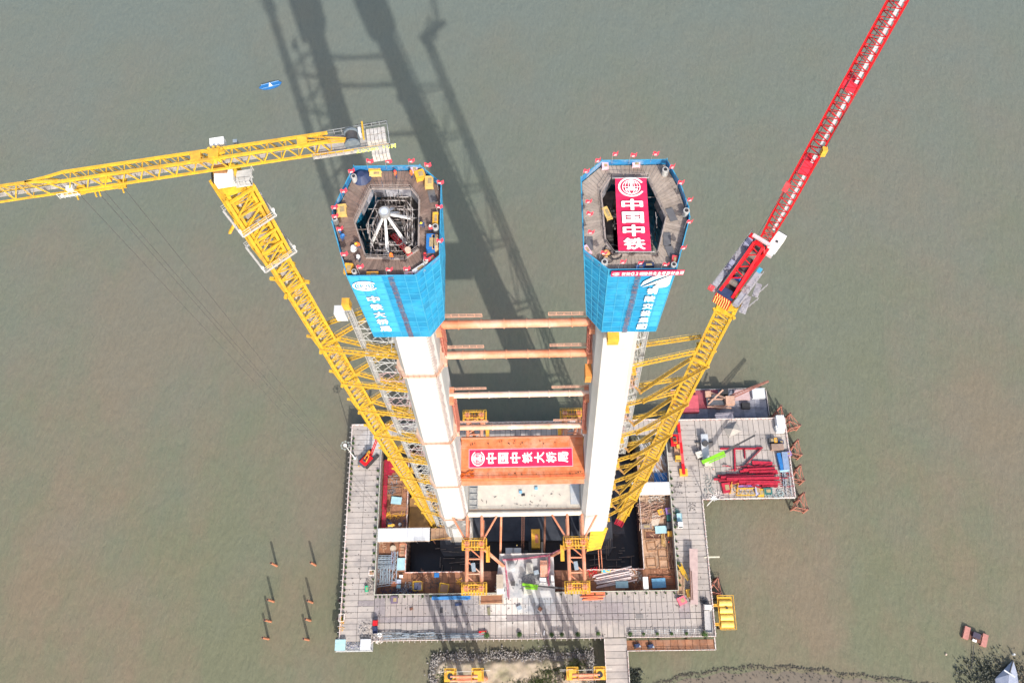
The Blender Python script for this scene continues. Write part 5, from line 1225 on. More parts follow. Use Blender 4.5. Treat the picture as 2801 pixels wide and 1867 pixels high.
def wall_rail(p, q, label, m_):
    t = thing('cofferdam_parapet', label, 'parapet', ((p[0]+q[0])/2, (p[1]+q[1])/2, RZ)); mb = MB(); mb.beam((*p, DZ-1.4), (*q, DZ-1.4), .3, 4.0); mb.build('wall', m_, t)
    mb = MB(); rail(mb, p, q, DZ+.5, 1.0, 2.0, .09); mb.build('top_rail', mat('pale green rail', (.50, .58, .45), (.65, .65, .6), 2, .6), t)
WALLM = mat('parapet steel', (.30, .27, .26), (.2, .15, .13), .7, .8)
wall_rail((-57.5, 33.2), (-13.3, 33.2), 'low grey parapet on the near side of the sunken deck, left part', WALLM)
wall_rail((8.2, 33.2), (52.5, 33.2), 'low grey parapet on the near side of the sunken deck, right part', WALLM)
wall_rail((-57.5, 33.4), (-57.5, 91), 'long low parapet on the left side of the sunken deck', WALLM)
wall_rail((52.5, 33.4), (52.5, 91), 'long low parapet on the right side of the sunken deck', WALLM)
PRAIL = mat('red white rail', (.62, .30, .25), (.72, .68, .66), 1.3, .6, contrast=(.47, .53))
for p, q, l_ in (((-47.2, 41.5), (-47.2, 52), 'red and white rail on the left edge of the pit, near part'), ((-47.2, 57), (-47.2, 84), 'red and white rail on the left edge of the pit, behind the pale roof'), ((-47.2, 41.4), (-26, 41.4), 'red and white rail on the near edge of the pit, left part'), ((20, 41.4), (41.2, 41.4), 'red and white rail on the near edge of the pit, right part'), ((41.2, 41.4), (41.2, 68), 'white rail on the right edge of the pit'), ((-12, 47), (8, 47), 'white rail on the far edge of the cement slab')):
    mb = MB(); z_ = DZ+.1 if 'slab' in l_ else RZ; rail(mb, p, q, z_, 1.1, 2, .12); mb.beam((*p, z_+.1), (*q, z_+.1), .3, .2); single('pit_rail', mb, PRAIL if 'red' in l_ else WRAIL, l_, 'railing')

# pale roofed passages crossing the sunken deck
def roofed(x0, x1, y0, y1, label, z=9.4):
    t = thing('roofed_passage', label, 'roof', ((x0+x1)/2, (y0+y1)/2, RZ)); n = max(1, round((x1-x0)/2.6))
    for i in range(n): a, b = x0+(x1-x0)*i/n, x0+(x1-x0)*(i+1)/n; MB().ab(a+.01, b-.03, y0, y1, z-.12, z+random.uniform(-.01, .02)).build('roof_sheet', ROOF, t)
    mb = MB(); mb.ab(x0, x1, y0-.25, y0+.1, z-.5, z-.14); mb.ab(x0, x1, y1-.1, y1+.2, z-.5, z-.14)
    mb.build('eave_beam', mat('pale beam', (.6, .52, .45), (.5, .36, .28), 1.2, .7), t)
    for x in np.linspace(x0+1, x1-1, 5):
        for y in (y0+.3, y1-.3): MB().box((x, y, (RZ-2+z)/2), (.3, .3, z-RZ+1.5)).build('roof_post', STEELD, t)
roofed(-57.2, -37.8, 52.2, 56.9, 'long pale grey sheet roof on the left side of the pit')
roofed(38.0, 52.3, 68.0, 72.6, 'pale grey sheet roof on the right side of the pit')
# stair platform at the hoist foot
t = thing('hoist_landing', 'rusty landing at the foot of the left hoist mast beside the pale roof', 'landing', (-34, 54.5, 3)); mb = MB()
for i in range(5): MB().ab(-37.6+1.6*i, -36.1+1.6*i, 52.6, 57.0, 7.6, 7.8).build('landing_plate', TAN, t)
mb = MB(); rail(mb, (-37.5, 52.5), (-30, 53.4), 7.8, 1.1, 1, .08); rail(mb, (-30, 53.4), (-29.6, 57), 7.8, 1.1, 1, .08); mb.build('landing_rail', YEL2, t)
for x, y in ((-37, 53), (-30.3, 53.6), (-37, 56.6), (-30.3, 56.6)): MB().box((x, y, 2), (.3, .3, 11)).build('landing_post', RUSTD, t)

# ================================================================== GENERIC BUILDERS
def T(px, fn, z, name, label, cat, rot=0.0, group=None):
    p = U(*fn(*px), z); return thing(name, label, cat, (p.x, p.y, z), rot, group)
def wheels(t, xs, w, r=.5, wd=.35):
    for x in xs:
        for s in (-1, 1):
            o = MB().tube((x, s*w/2-s*wd, r), (x, s*w/2, r), r, 14).build('wheel', BLACK, t, world=False); MB().tube((x, s*w/2, r), (x, s*w/2+s*.02, r), r*.5, 10).build('rim', GREY, o, world=False)
def truck(px, fn, z, rot, label, L_=8, wd=2.4, cabc=WHITE, bed=ROOF, cover=None, cat='truck', boxh=1.5):
    t = T(px, fn, z, 'cargo_truck', label, cat, rot)
    MB().box((0, 0, .75), (L_, .9, .3)).build('chassis', STEELD, t, world=False)
    cl = 2.0; cx = L_/2-cl/2; mb = MB(); mb.prism([(cx-cl/2, -wd/2), (cx+cl/2, -wd/2), (cx+cl/2, wd/2), (cx-cl/2, wd/2)], .7, 1.7); mb.prism([(cx-cl/2, -wd/2), (cx+cl/2, -wd/2), (cx+cl/2, wd/2), (cx-cl/2, wd/2)], 1.7, 2.75, [(cx-cl/2, -wd/2+.1), (cx+cl/2-.35, -wd/2+.1), (cx+cl/2-.35, wd/2-.1), (cx-cl/2, wd/2-.1)])
    cb = mb.build('cab', cabc, t, world=False); MB().add([(cx+cl/2+.01, -wd/2+.15, 1.75), (cx+cl/2+.01, wd/2-.15, 1.75), (cx+cl/2-.30, wd/2-.2, 2.6), (cx+cl/2-.30, -wd/2+.2, 2.6)], [(0, 1, 2, 3)]).build('windscreen', GLASS, cb, world=False)
    bl = L_-cl-.3; bx = -L_/2+bl/2
    mb = MB(); mb.box((bx, 0, 1.0), (bl, wd, .16))
    for s in (-1, 1): mb.box((bx, s*(wd/2-.05), 1.0+boxh/4), (bl, .1, boxh/2)); mb.box((bx+s*(bl/2-.05), 0, 1.0+boxh/4), (.1, wd, boxh/2))
    mb.build('cargo_bed', bed, t, world=False)
    if cover: MB().box((bx, 0, 1.2+boxh*.3), (bl*.9, wd*.85, boxh*.6)).build('load', cover, t, world=False)
    wheels(t, (cx-.1, bx-bl*.1, bx-bl*.32), wd, .5); return t
def container(px, fn, z, d, rot, ma, label, cat='container', name='site_container'):
    t = T(px, fn, z, name, label, cat, rot); MB().box((0, 0, d[2]/2), d).build('shell', ma, t, world=False)
    n = max(2, int(d[0]/.45)); mb = MB()
    for i in range(n): mb.box((-d[0]/2+(i+.5)*d[0]/n, 0, d[2]+.02), (.14, d[1]*.94, .05))
    for s in (-1, 1):
        for i in range(n): mb.box((-d[0]/2+(i+.5)*d[0]/n, s*(d[1]/2+.015), d[2]/2), (.14, .04, d[2]*.85))
    mb.build('ribs', ma, t, world=False, kind='stuff')
    MB().box((d[0]/2+.02, 0, d[2]*.45), (.05, d[1]*.4, d[2]*.75)).build('door', STEELD, t, world=False)
    return t
def cage(px, fn, z, d, rot, ma, label, fill=None, cat='frame', name='steel_cage'):
    t = T(px, fn, z, name, label, cat, rot); mb = MB(); a, b, h = d[0]/2, d[1]/2, d[2]
    cs = [(-a, -b), (a, -b), (a, b), (-a, b)]
    for i in range(4):
        p, q = cs[i], cs[(i+1) % 4]; mb.beam((*p, 0), (*p, h), .16, .16)
        for zz in (.08, h): mb.beam((*p, zz), (*q, zz), .16, .16)
    mb.build('frame', ma, t, world=False)
    MB().box((0, 0, .12), (d[0]*.9, d[1]*.9, .1)).build('floor', fill or TAN, t, world=False); return t
def truss(px, fn, z, L_, wd, h, rot, ma, label, cat='truss', name='steel_truss'):
    t = T(px, fn, z, name, label, cat, rot); n = max(3, int(L_/1.2)); mb = MB()
    for y in (-wd/2, wd/2):
        for zz in (.1, h): mb.beam((-L_/2, y, zz), (L_/2, y, zz), .2, .2)
    mb.build('chords', ma, t, world=False); mb = MB()
    for i in range(n):
        x0, x1 = -L_/2+L_*i/n, -L_/2+L_*(i+1)/n; s = 1 if i % 2 else -1
        mb.beam((x0, -s*wd/2, h), (x1, s*wd/2, h), .12, .12)
        for y in (-wd/2, wd/2): mb.beam((x0, y, .1 if s > 0 else h), (x1, y, h if s > 0 else .1), .11, .11)
    mb.build('web_bars', ma, t, world=False); return t
def bundle(px, fn, z, L_, n, r, rot, ma, label, spread=1.0, cat='pipes', jit=.06, name='pipe_bundle', piece='pipe'):
    t = T(px, fn, z, name, label, cat, rot)
    for i in range(n):
        y = (i-(n-1)/2)*r*2.25*spread; l = L_*random.uniform(.8, 1); o = random.uniform(-.5, .5); a = random.uniform(-jit, jit); zz = r+(r*1.8 if i % 3 == 2 else 0)
        MB().tube((-l/2+o, y-l/2*a, zz), (l/2+o, y+l/2*a, zz), r, 8).build(piece, ma, t, world=False)
    return t
def scatter(px, fn, z, ext, n, ma, label, name='scrap_pile', cat='scrap', lmax=1.6, rot=None, hmax=.5):
    """loose heap of short lengths nobody could count"""
    c = U(*fn(*px), z); mb = MB()
    for i in range(n):
        x, y = c.x+random.uniform(-1, 1)*ext[0]/2, c.y+random.uniform(-1, 1)*ext[1]/2; a = random.uniform(0, 3.14) if rot is None else rot+random.gauss(0, .12); l = random.uniform(.3, lmax)
        mb.box((x, y, z+random.uniform(.05, hmax)), (l, random.uniform(.05, .22), random.uniform(.05, .2)), a)
    o = single(name, mb, ma, label, cat); o['kind'] = 'stuff'; return o
def slabsheet(px, fn, z, d, rot, ma, label, name='cover_sheet', cat='sheet', h=.5):
    t = T(px, fn, z, name, label, cat, rot); MB().box((0, 0, h), (d[0], d[1], .12)).build('sheet', ma, t, world=False)
    for sx in (-1, 1):
        for sy in (-1, 1): MB().box((sx*d[0]*.42, sy*d[1]*.42, h/2), (.15, .15, h)).build('support', STEELD, t, world=False)
    return t
def boom_seg(t, p, q, w, h, ma, nm='boom'):
    return MB().beam(p, q, w, h).build(nm, ma, t, world=False)
def crawler(px, fn, z, rot, label, body=RED, ma2=YEL2, boomto=None, cat='crawler crane', bm=None, lat=True, bw=1.1):
    t = T(px, fn, z, 'crawler_crane', label, cat, rot)
    for s in (-1, 1):
        mb = MB(); mb.prism([(-2.9, s*1.9-.4), (2.9, s*1.9-.4), (2.9, s*1.9+.4), (-2.9, s*1.9+.4)], .15, 1.0); mb.tube((2.9, s*1.9-.4, .58), (2.9, s*1.9+.4, .58), .5, 12); mb.tube((-2.9, s*1.9-.4, .58), (-2.9, s*1.9+.4, .58), .5, 12); mb.build('track', BLACK, t, world=False)
        mb = MB()
        for i in range(14): mb.box((-2.8+i*.43, s*1.9, 1.05), (.26, .9, .08))
        mb.build('track_shoes', STEELD, t, world=False, kind='stuff')
    MB().box((0, 0, 1.0), (2.4, 3.0, .6)).build('carbody', STEELD, t, world=False)
    MB().box((-1.0, 0, 2.0), (4.4, 2.8, 1.3)).build('machine_house', body, t, world=False)
    MB().box((-3.4, 0, 1.9), (1.0, 3.0, 1.4)).build('counterweight', mat('dark weight', (.08, .08, .1)), t, world=False)
    c = MB().box((1.6, 1.1, 2.1), (1.5, 1.0, 1.6)).build('cab', ma2, t, world=False); MB().box((2.37, 1.1, 2.3), (.05, .85, 1.0)).build('window', GLASS, c, world=False)
    mb = MB(); mb.beam((-1.8, -.7, 2.6), (.6, -.5, 4.2), .2, .2); mb.beam((-1.8, .7, 2.6), (.6, .5, 4.2), .2, .2); mb.beam((.6, -.5, 4.2), (.6, .5, 4.2), .2, .2); mb.build('gantry', ma2, t, world=False)
    for x in (-.6, -1.8): MB().tube((x, -.6, 2.9), (x, .6, 2.9), .35, 12).build('winch', STEELD, t, world=False)
    if boomto:
        p, q = Vector((1.4, 0, 1.8)), Vector(boomto); s_ = Vector((0, 1, 0)); n = max(4, int((q-p).length/1.5)); mb = MB(); u = (q-p).normalized().cross(s_).normalized()
        for a, b in ((-1, -1), (1, -1), (1, 1), (-1, 1)): mb.beam(p+s_*a*bw*.3+u*b*.2, q+s_*a*bw*.3+u*b*.2, .15, .15)
        for i in range(n):
            x, y = p.lerp(q, i/n), p.lerp(q, (i+1)/n); mb.beam(x+s_*bw*.3, y-s_*bw*.3, .09, .09); mb.beam(x-s_*bw*.3+u*.2, y-s_*bw*.3-u*.2, .08, .08); mb.beam(x+s_*bw*.3-u*.2, y+s_*bw*.3+u*.2, .08, .08)
        mb.build('lattice_boom', bm or body, t, world=False)
    return t
def pump_truck(px, fn, z, rot, label, segs):
    t = T(px, fn, z, 'boom_truck', label, 'boom truck', rot)
    MB().box((0, 0, .9), (9.5, 1.6, .5)).build('chassis', ROOF, t, world=False); wheels(t, (3.4, -1.2, -2.6, -3.9), 2.5)
    c = MB().box((3.9, 0, 1.9), (1.9, 2.4, 2.1)).build('cab', WHITE, t, world=False); MB().box((4.87, 0, 2.3), (.05, 2.0, .9)).build('windscreen', GLASS, c, world=False)
    MB().box((-1.2, 0, 1.7), (5.4, 2.2, 1.0)).build('deck_housing', WHITE, t, world=False)
    MB().tube((1.8, 0, 1.2), (1.8, 0, 3.0), .7, 14).build('turret', STEELD, t, world=False)
    mb = MB()
    for sx in (-4.2, 2.4):
        for s in (-1, 1): mb.beam((sx, s*1.0, .8), (sx, s*2.8, .8), .3, .3); mb.box((sx, s*2.8, .4), (.5, .5, .8))
    mb.build('outriggers', STEELD, t, world=False)
    for p, q, w_, m_ in segs: boom_seg(t, p, q, w_, w_*.8, m_, 'boom_section')
    return t

ORD = 'first second third fourth fifth sixth seventh eighth ninth tenth eleventh twelfth thirteenth fourteenth fifteenth sixteenth seventeenth eighteenth nineteenth twentieth twenty-first twenty-second twenty-third twenty-fourth twenty-fifth twenty-sixth twenty-seventh twenty-eighth'.split()
# ================================================================== SHRUBS along rails
def shrub_proto(r):
    t = thing('potted_shrub', 'x', 'shrub'); mb = MB(); mb.tube((0, 0, 0), (0, 0, .55), .42, 10, .5); mb.build('pot', mat('dark pot', (.10, .08, .07)), t, world=False)
    mb = MB(); mb.tube((0, 0, .5), (0, 0, 1.1), .06, 5); mb.build('stem', mat('stem', (.1, .07, .04)), t, world=False)
    mb = MB()
    for k in range(190):
        th, ph, rr = random.uniform(0, 6.28), random.uniform(-.3, 1.5), r*random.uniform(.45, 1.05); c = Vector((math.cos(th)*math.cos(ph)*rr, math.sin(th)*math.cos(ph)*rr, .95+math.sin(ph)*rr)); s = random.uniform(.1, .22)*r
        a, b = Vector((random.gauss(0, 1), random.gauss(0, 1), random.gauss(0, .5))).normalized()*s, Vector((random.gauss(0, 1), random.gauss(0, 1), random.gauss(0, .5))).normalized()*s
        mb.add([c-a, c+b, c+a, c-b], [(0, 1, 2, 3)])
    mb.build('foliage', LEAF, t, world=False); return t
SH = [shrub_proto(.95), shrub_proto(.6)]; shu = [False, False]
def shrub(x, y, z, k, label, group, s=1.0):
    o = SH[k] if not shu[k] else copy_tree(SH[k]); shu[k] = True; o.location = (x, y, z); o.scale = (s, s, s*random.uniform(.8, 1.1)); o.rotation_euler = (0, 0, random.uniform(0, 6)); setp(o, label, 'shrub', group); return o
for px, w_ in (((70, 1137), 'fifth from the access bridge'), ((350, 1143), 'fourth from the access bridge'), ((440, 1143), 'third from the access bridge'), ((580, 1140), 'second from the access bridge'), ((760, 1135), 'nearest the access bridge on its left')):
    c = U(*q6(*px), DZ); shrub(c.x, c.y, DZ, 0, 'round green shrub by the near deck rail, '+w_, 'round shrubs along the near rail', random.uniform(.85, 1.05))
for px, w_ in (((1040, 1138), 'just right of the access bridge'), ((1690, 1140), 'at the near right deck corner')):
    c = U(*q6(*px), DZ); shrub(c.x, c.y, DZ, 0, 'round green shrub by the near deck rail, '+w_, 'round shrubs along the near rail', 1.25 if 'corner' in w_ else .9)
for px, w_ in (((1158, 1138), 'first'), ((1278, 1136), 'second'), ((1405, 1135), 'third'), ((1535, 1133), 'fourth')):
    c = U(*q6(*px), DZ); shrub(c.x, c.y, DZ, 1, 'small dark shrub by the near rail, %s to the right of the access bridge shrub' % w_, 'small shrubs right of the bridge', 1.0)
c = U(*q5(1505, 1348), DZ); shrub(c.x, c.y, DZ, 0, 'round green shrub by the near rail beside a red toolbox', 'round shrubs along the near rail', 1.1); c = U(*q5(1815, 1342), DZ); shrub(c.x, c.y, DZ, 0, 'round green shrub by the near rail between the ladder row and the bridge', 'round shrubs along the near rail', .95)
for i in range(28): shrub(-68.6, 92-i*2.0-(13 if i > 14 else 0)+ (0), DZ, 1, ORD[i]+' small dark shrub from the far end along the left deck edge', 'small shrubs lining the left deck edge', random.uniform(.65, 1.0))
for i in range(14): shrub(-58.4, 79-i*3.1, DZ, 1, ORD[i]+' small dark shrub from the far end beside the left parapet of the sunken deck', 'small shrubs beside the sunken deck, left', random.uniform(.7, 1.0))
for i in range(17): shrub(53.3, 35+i*2.6, DZ, 1, ORD[i]+' small dark shrub from the near end beside the right parapet of the sunken deck', 'small shrubs beside the sunken deck, right', random.uniform(.6, .95))
for i, x in enumerate((-57, -55.5, -54, -52.4, -49, -46.6, -43.5, -40, -37, -34.2)): shrub(x, 32.4, DZ, 1, ORD[i]+' small green shrub from the left below the left near parapet', 'small shrubs below the near parapet, left', random.uniform(.55, .85))
for i, x in enumerate((10.2, 14, 19, 22.4, 26.6, 30.4, 33.2, 37, 41, 44.6, 47.8, 51)): shrub(x, 32.4, DZ, 1, ORD[i]+' small green shrub from the left below the right near parapet', 'small shrubs below the near parapet, right', random.uniform(.5, .8))

# ================================================================== LEFT DECK
crawler((425, 500), qb, DZ, 0.85, 'red crawler crane with black tracks on the left deck', RED, YEL2, (9, 0, 13), RED and 'crawler crane', RED)
t = T((245, 490), qb, DZ, 'flood_light_mast', 'tall white floodlight mast with a round lamp ring on the left deck edge', 'floodlight'); MB().tube((0, 0, 0), (0, 0, 19), .22, 8, .12).build('pole', WHITE, t, world=False)
mb = MB(); prev = None
for i in range(17):
    a = i*math.pi/8; c = Vector((math.cos(a)*1.5, math.sin(a)*1.5, 19)); 
    if prev: mb.tube(prev, c, .08, 5, cap=False)
    prev = c
for i in range(4): a = i*math.pi/4; mb.beam((math.cos(a)*1.5, math.sin(a)*1.5, 19), (-math.cos(a)*1.5, -math.sin(a)*1.5, 19), .07, .07)
mb.build('lamp_ring', GREY, t, world=False); MB().tube((0, 0, 19), (0, 0, 19.35), .6, 14).build('lamp_hub', WHITE, t, world=False)
for i in range(8): a = i*math.pi/4; MB().box((math.cos(a)*1.5, math.sin(a)*1.5, 18.9), (.45, .3, .4), a).build('lamp', mat('lamp green grey', (.35, .42, .38)), t, world=False)
MB().box((0, 0, .3), (1.0, 1.0, .6)).build('mast_foot', ROOF, t, world=False)
# red box girder lying along the left side of the sunken deck
t = thing('box_girder', 'long crimson box girder lying along the left side of the sunken deck', 'girder', (-55.6, 71, RZ))
for y0, y1, w_ in ((58, 66, 1.5), (66.1, 74, 1.5), (74.1, 78, 1.5), (78.1, 84, 3.0)):
    MB().ab(-56.6, -56.6+w_, y0, y1, RZ, RZ+1.4).build('girder_segment', REDS, t)
MB().ab(-54.8, -52.6, 79, 83.8, RZ, RZ+1.6).build('girder_segment', REDS, t)
mb = MB()
for y in np.arange(59, 84, 1.1): mb.box((-55.85+.3*math.sin(y*3), y, RZ+1.42), (.3, .3, .06))
mb.build('bolt_plates', RUSTD, t)
for k, (x, y) in enumerate(((700, 815), (690, 905), (760, 1150), (800, 700))):
    cage((x+60, y+10), qb, RZ, (6.6, 3.4, 1.1), 0, mat('brown frame', (.34, .17, .08)), ['brown open frame on the left sunken deck, second from the back', 'brown open frame with grey bars on the left sunken deck', 'brown open frame on the left sunken deck nearest the pale roof', 'brown open frame at the back of the left sunken deck'][k], RUST)
slabsheet((785, 1042), qb, RZ, (4.0, 2.8), -.12, TEAL, 'pale blue tilted sheet on the frames of the left sunken deck', h=1.0)
scatter((710, 900), qb, RZ, (4, 3), 26, mat('scrap grey', (.2, .2, .22)), 'loose grey bars on a brown frame of the left sunken deck', hmax=1.3, lmax=3)
scatter((760, 1230), qb, RZ, (8, 2.2), 40, YEL2, 'loose yellow and tan bars near the pale roof on the left sunken deck', lmax=2.5)
scatter((760, 1330), qb, RZ, (8, 3.0), 30, NAVY, 'dark clutter in the shade behind the pale left roof', lmax=1.5)
p = U(*qb(825, 1345), RZ); single('white_sack', MB().tube((p.x, p.y, RZ), (p.x, p.y, RZ+.9), .7, 10, .4), WHITE, 'white sack in the shade behind the pale left roof', 'sack')
slabsheet((700, 1360), qb, RZ, (1.3, 1.8), 0, BLUE, 'small blue sheet in the shade behind the pale left roof')
# near left sunken deck
cage((620, 700), q8, RZ, (2.3, 2.4, 1.2), 0, ORG, 'orange lattice box in the left sunken deck, behind its twin')
cage((615, 800), q8, RZ, (2.0, 2.0, 1.2), 0, ORG, 'orange lattice box in the left sunken deck beside the pit rail, in front')
t = T((455, 715), q8, RZ, 'cable_reel', 'round pale cable reel in the near left sunken deck', 'reel'); MB().tube((0, 0, 0), (0, 0, .15), 1.2, 18).build('flange', mat('reel beige', (.5, .42, .33)), t, world=False); MB().tube((0, 0, .15), (0, 0, .9), .7, 14).build('core', PURP, t, world=False); MB().tube((0, 0, .9), (0, 0, 1.0), .95, 18).build('flange', mat('reel beige', (.5, .42, .33)), t, world=False)
for i in range(7): truss((300, 850+i*31), q8, RZ, 5.8, .55, .7+.25*(i % 2), random.uniform(-.03, .03), GREYB, 'grey steel lattice frame lying crosswise, number %s of the stack behind the upright posts' % ('one two three four five six seven'.split()[i]))
for i in range(2): truss((452+i*58, 920), q8, RZ, 6.6, .9, .8, 1.57, GREYB if i else mat('grey blue rungs', (.30, .33, .45)), 'ladder like grey frame lying lengthwise, %s of the two beside the stack' % ('right' if i else 'left'))
for i in range(3): truss((270+i*55, 1155), q8, RZ, 6.2, .8, 1.0, 1.57+random.uniform(-.04, .04), GREYB, 'blue grey post frame lying lengthwise, %s of three in the corner stack' % ('left', 'middle', 'right')[i])
truss((480, 1150), q8, RZ, 6.6, 1.5, .9, 1.55, GREYB, 'wide blue grey frame right of the three corner post frames')
truss((310, 1320), q8, RZ, 5.4, .8, .7, .12, GREY, 'pale grey frame lying crosswise below the corner post frames')
scatter((330, 1100), q8, RZ, (7, 9), 120, GREYB, 'loose grey bars among the stacked frames of the near left corner', lmax=2.2, hmax=.9)
slabsheet((595, 980), q8, RZ, (3.0, 4.4), .0, TEAL, 'pale blue sheet by the pit rail in the near left sunken deck', h=.9)
slabsheet((1175, 1160), q8, RZ, (1.8, 1.6), 0, BLUE, 'small blue sheet on the rusty deck near the pit rail')
container((590, 1180), q8, RZ, (1.3, 1.0, .9), 0, WHITE, 'small white box right of the blue grey frames', 'box'); container((552, 1265), q8, RZ, (1.6, 1.4, .8), 0, mat('blue white', (.5, .58, .66)), 'small pale blue box below the white box', 'box'); container((548, 1345), q8, RZ, (1.5, 1.3, .7), 0, TEAL, 'lowest pale box in the near left corner', 'box')
slabsheet((480, 1300), q8, RZ, (2.5, 1.9), 0, ORG2, 'small orange plate in the near left corner', h=.4)
cage((868, 1345), q8, RZ, (3.2, 3.2, 2.4), 0.02, YEL, 'yellow open cage on the near sunken deck, left of the two', mat('violet grey', (.33, .33, .45))); cage((1300, 1380), q8, RZ, (3.2, 3.2, 2.4), -.15, YEL, 'yellow open cage with a tan floor on the near sunken deck, right of the two', TAN)
scatter((720, 1340), q8, RZ, (3.2, 2.6), 30, GREY, 'pale scrap left of the left yellow cage', lmax=1.2)
scatter((860, 1160), q8, RZ, (4, 4), 24, RUSTD, 'brown hoses and bars on the rusty near deck', lmax=2.5)
scatter((500, 1420), q8, RZ, (16, 2.0), 70, NAVY, 'dark blue clutter along the near parapet, left part', lmax=2.0)
scatter((1540, 1270), q8, RZ, (2, 2.5), 18, YEL2, 'yellow scrap beside the left bracket on the near sunken deck', lmax=1.2)
scatter((1420, 1400), q8, RZ, (3, 2.5), 20, mat('scrap dark', (.1, .09, .09)), 'dark scrap between the right yellow cage and the bracket', lmax=1.2)
# left deck small things
cage((410, 752), q5, DZ, (2.0, 1.8, 1.2), 0, WRAIL, 'white gate frame on the left deck beside the parapet'); crate((362, 905), q5, DZ, (1.0, 2.0, 1.0), .1, mat('green bin', (.02, .42, .22)), 'bright green bin at the left parapet corner', 'bin')
scatter((385, 880), q5, DZ, (3.2, 6), 70, mat('mixed clutter', (.12, .10, .09), (.4, .35, .3), 2, .8), 'mixed clutter heaped beside the green bin', lmax=1.0, hmax=1.0)
scatter((350, 1300), q5, DZ, (5, 6), 80, mat('pale clutter', (.25, .23, .22), (.6, .55, .5), 2, .8), 'pale debris heap at the near left deck corner', lmax=1.0, hmax=.9)
scatter((120, 1240), q5, DZ, (1.6, 5), 30, YEL2, 'yellow tarps and bars at the left deck edge near the corner', lmax=1.2)
cage((125, 1180), q5, DZ, (1.8, 2.6, 1.2), 0, WRAIL, 'white frame at the left deck edge above the yellow tarps', STEELD)
truck((447, 1265), q5, DZ, 1.57, 'small red truck at the near left part of the deck', 4.6, 1.7, RED, NAVY)
p = U(*q5(485, 1342), DZ); t = thing('water_drum', 'white drum with a coil at the left end of the ladder row', 'drum', (p.x, p.y, DZ)); MB().tube((0, 0, 0), (0, 0, 1.0), .8, 16).build('drum', WHITE, t, world=False); MB().tube((0, 0, 1.0), (0, 0, 1.04), .35, 10).build('drum_cap', GREY, t, world=False)
scatter((455, 1390), q5, DZ, (4.5, 2.2), 60, WRAIL, 'white scrap heap at the near rail beside the shelter', lmax=1.0, hmax=.8)
for i, (x, y, l, a) in enumerate(((575, 1335, 9.5, .0), (640, 1362, 9, .05), (720, 1342, 9, -.06), (800, 1362, 9.5, 0), (880, 1340, 9.5, .05), (960, 1362, 9, -.02), (1050, 1340, 9.5, 0), (1130, 1358, 9, .04), (1230, 1342, 9.5, -.03), (1330, 1358, 9.5, 0), (1410, 1345, 8, .03))):
    truss((x, y), q5, DZ, l, .85, .9, a, GREYB if i % 3 else GREY, 'grey ladder frame by the near rail, number %s from the left' % ('one two three four five six seven eight nine ten eleven'.split()[i]))
slabsheet((1165, 990), q5, DZ, (14, 1.3), 0, BLUE, 'long blue sheeted bundle below the near parapet', h=.6, name='sheeted_bundle', cat='bundle')
bundle((1165, 990), q5, DZ+.7, 13.5, 3, .16, 0, mat('blue pipe', (.06, .25, .55)), 'blue pipes lying on the long blue bundle')
crate((625, 1010), q5, DZ, (2.4, 2.4, 1.0), 0, mat('violet box', (.16, .12, .18)), 'dark violet box on the deck below the near parapet', 'box')
cage((1548, 1005), q5, DZ, (8.5, 3.0, 1.0), 0.02, mat('beige frame', (.55, .42, .28)), 'beige frame with brown parts on the near deck, left of the cement slab', RUST)
crate((1465, 1322), q5, DZ, (2.6, 1.1, .9), .05, RED, 'red toolbox by the near rail beside a shrub', 'toolbox')
# shelter at bottom left corner
t = thing('corner_shelter', 'pale blue roofed shelter hanging off the near left deck corner', 'shelter', (-64.5, 16, 6)); 
for x0, x1, m_ in ((-70.6, -66.9, TEAL), (-61.6, -57.9, ROOF)):
    for i in range(3): MB().ab(x0, x1, 14.3+i*1.25, 15.5+i*1.25, 9.3, 9.5+random.uniform(0, .04)).build('roof_sheet', m_, t)
    for x in (x0+.2, x1-.2):
        for y in (14.5, 17.8): MB().box((x, y, 7.7), (.2, .2, 3.2)).build('post', WHITE, t)
MB().ab(-70.8, -57.6, 14.0, 18.0, 5.9, 6.1).build('shelter_floor', GREY, t)
mb = MB(); rail(mb, (-70.8, 14), (-57.7, 14), 6.1, 1.1, 2, .09); mb.build('shelter_rail', WHITE, t)
scatter((240, 1430), q5, 6.1, (5.0, 2.8), 110, mat('mixed bright clutter', (.12, .16, .3), (.55, .5, .45), 3, .8, contrast=(.45, .55)), 'mixed blue and beige clutter between the two pale roofs', lmax=1.0, hmax=1.3)
# stray piles and small dots in the water on the left
for i, ((x, y), w_) in enumerate((((703, 520), 'farthest of the left row'), ((1178, 512), 'farthest of the right row'), ((665, 958), 'second of the left row'), ((1140, 970), 'second of the right row'), ((630, 1203), 'third of the left row'), ((1115, 1190), 'third of the right row'), ((603, 1415), 'nearest of the left row'), ((1095, 1427), 'nearest of the right row'))):
    b = U(600+x/4.48, 1430+y/4.48, 0); t = thing('mooring_pile', 'rusty orange pile standing in the open water, '+w_, 'pile', (b.x, b.y, -3), 0, 'lone piles in the water left of the deck')
    MB().tube((0, 0, 0), (0, 0, 10.6), .45, 12).build('shaft', mat('rust orange pile', (.48, .20, .11), (.36, .14, .08), 1, .8), t, world=False); MB().tube((0, 0, 10.6), (0, 0, 10.63), .38, 12).build('open_top', BLACK, t, world=False)
for i, ((x, y), w_) in enumerate((((1520, 480), 'highest'), ((1465, 942), 'second'), ((1450, 1168), 'third'), ((1440, 1410), 'lowest, at the shelter'))):
    b = U(600+x/4.48, 1430+y/4.48, 5); single('edge_pile', MB().tube((b.x, b.y, -3), (b.x, b.y, 5), .45, 10), mat('black pile', (.05, .03, .03)), 'dark pile just outside the left deck edge, '+w_, 'pile')

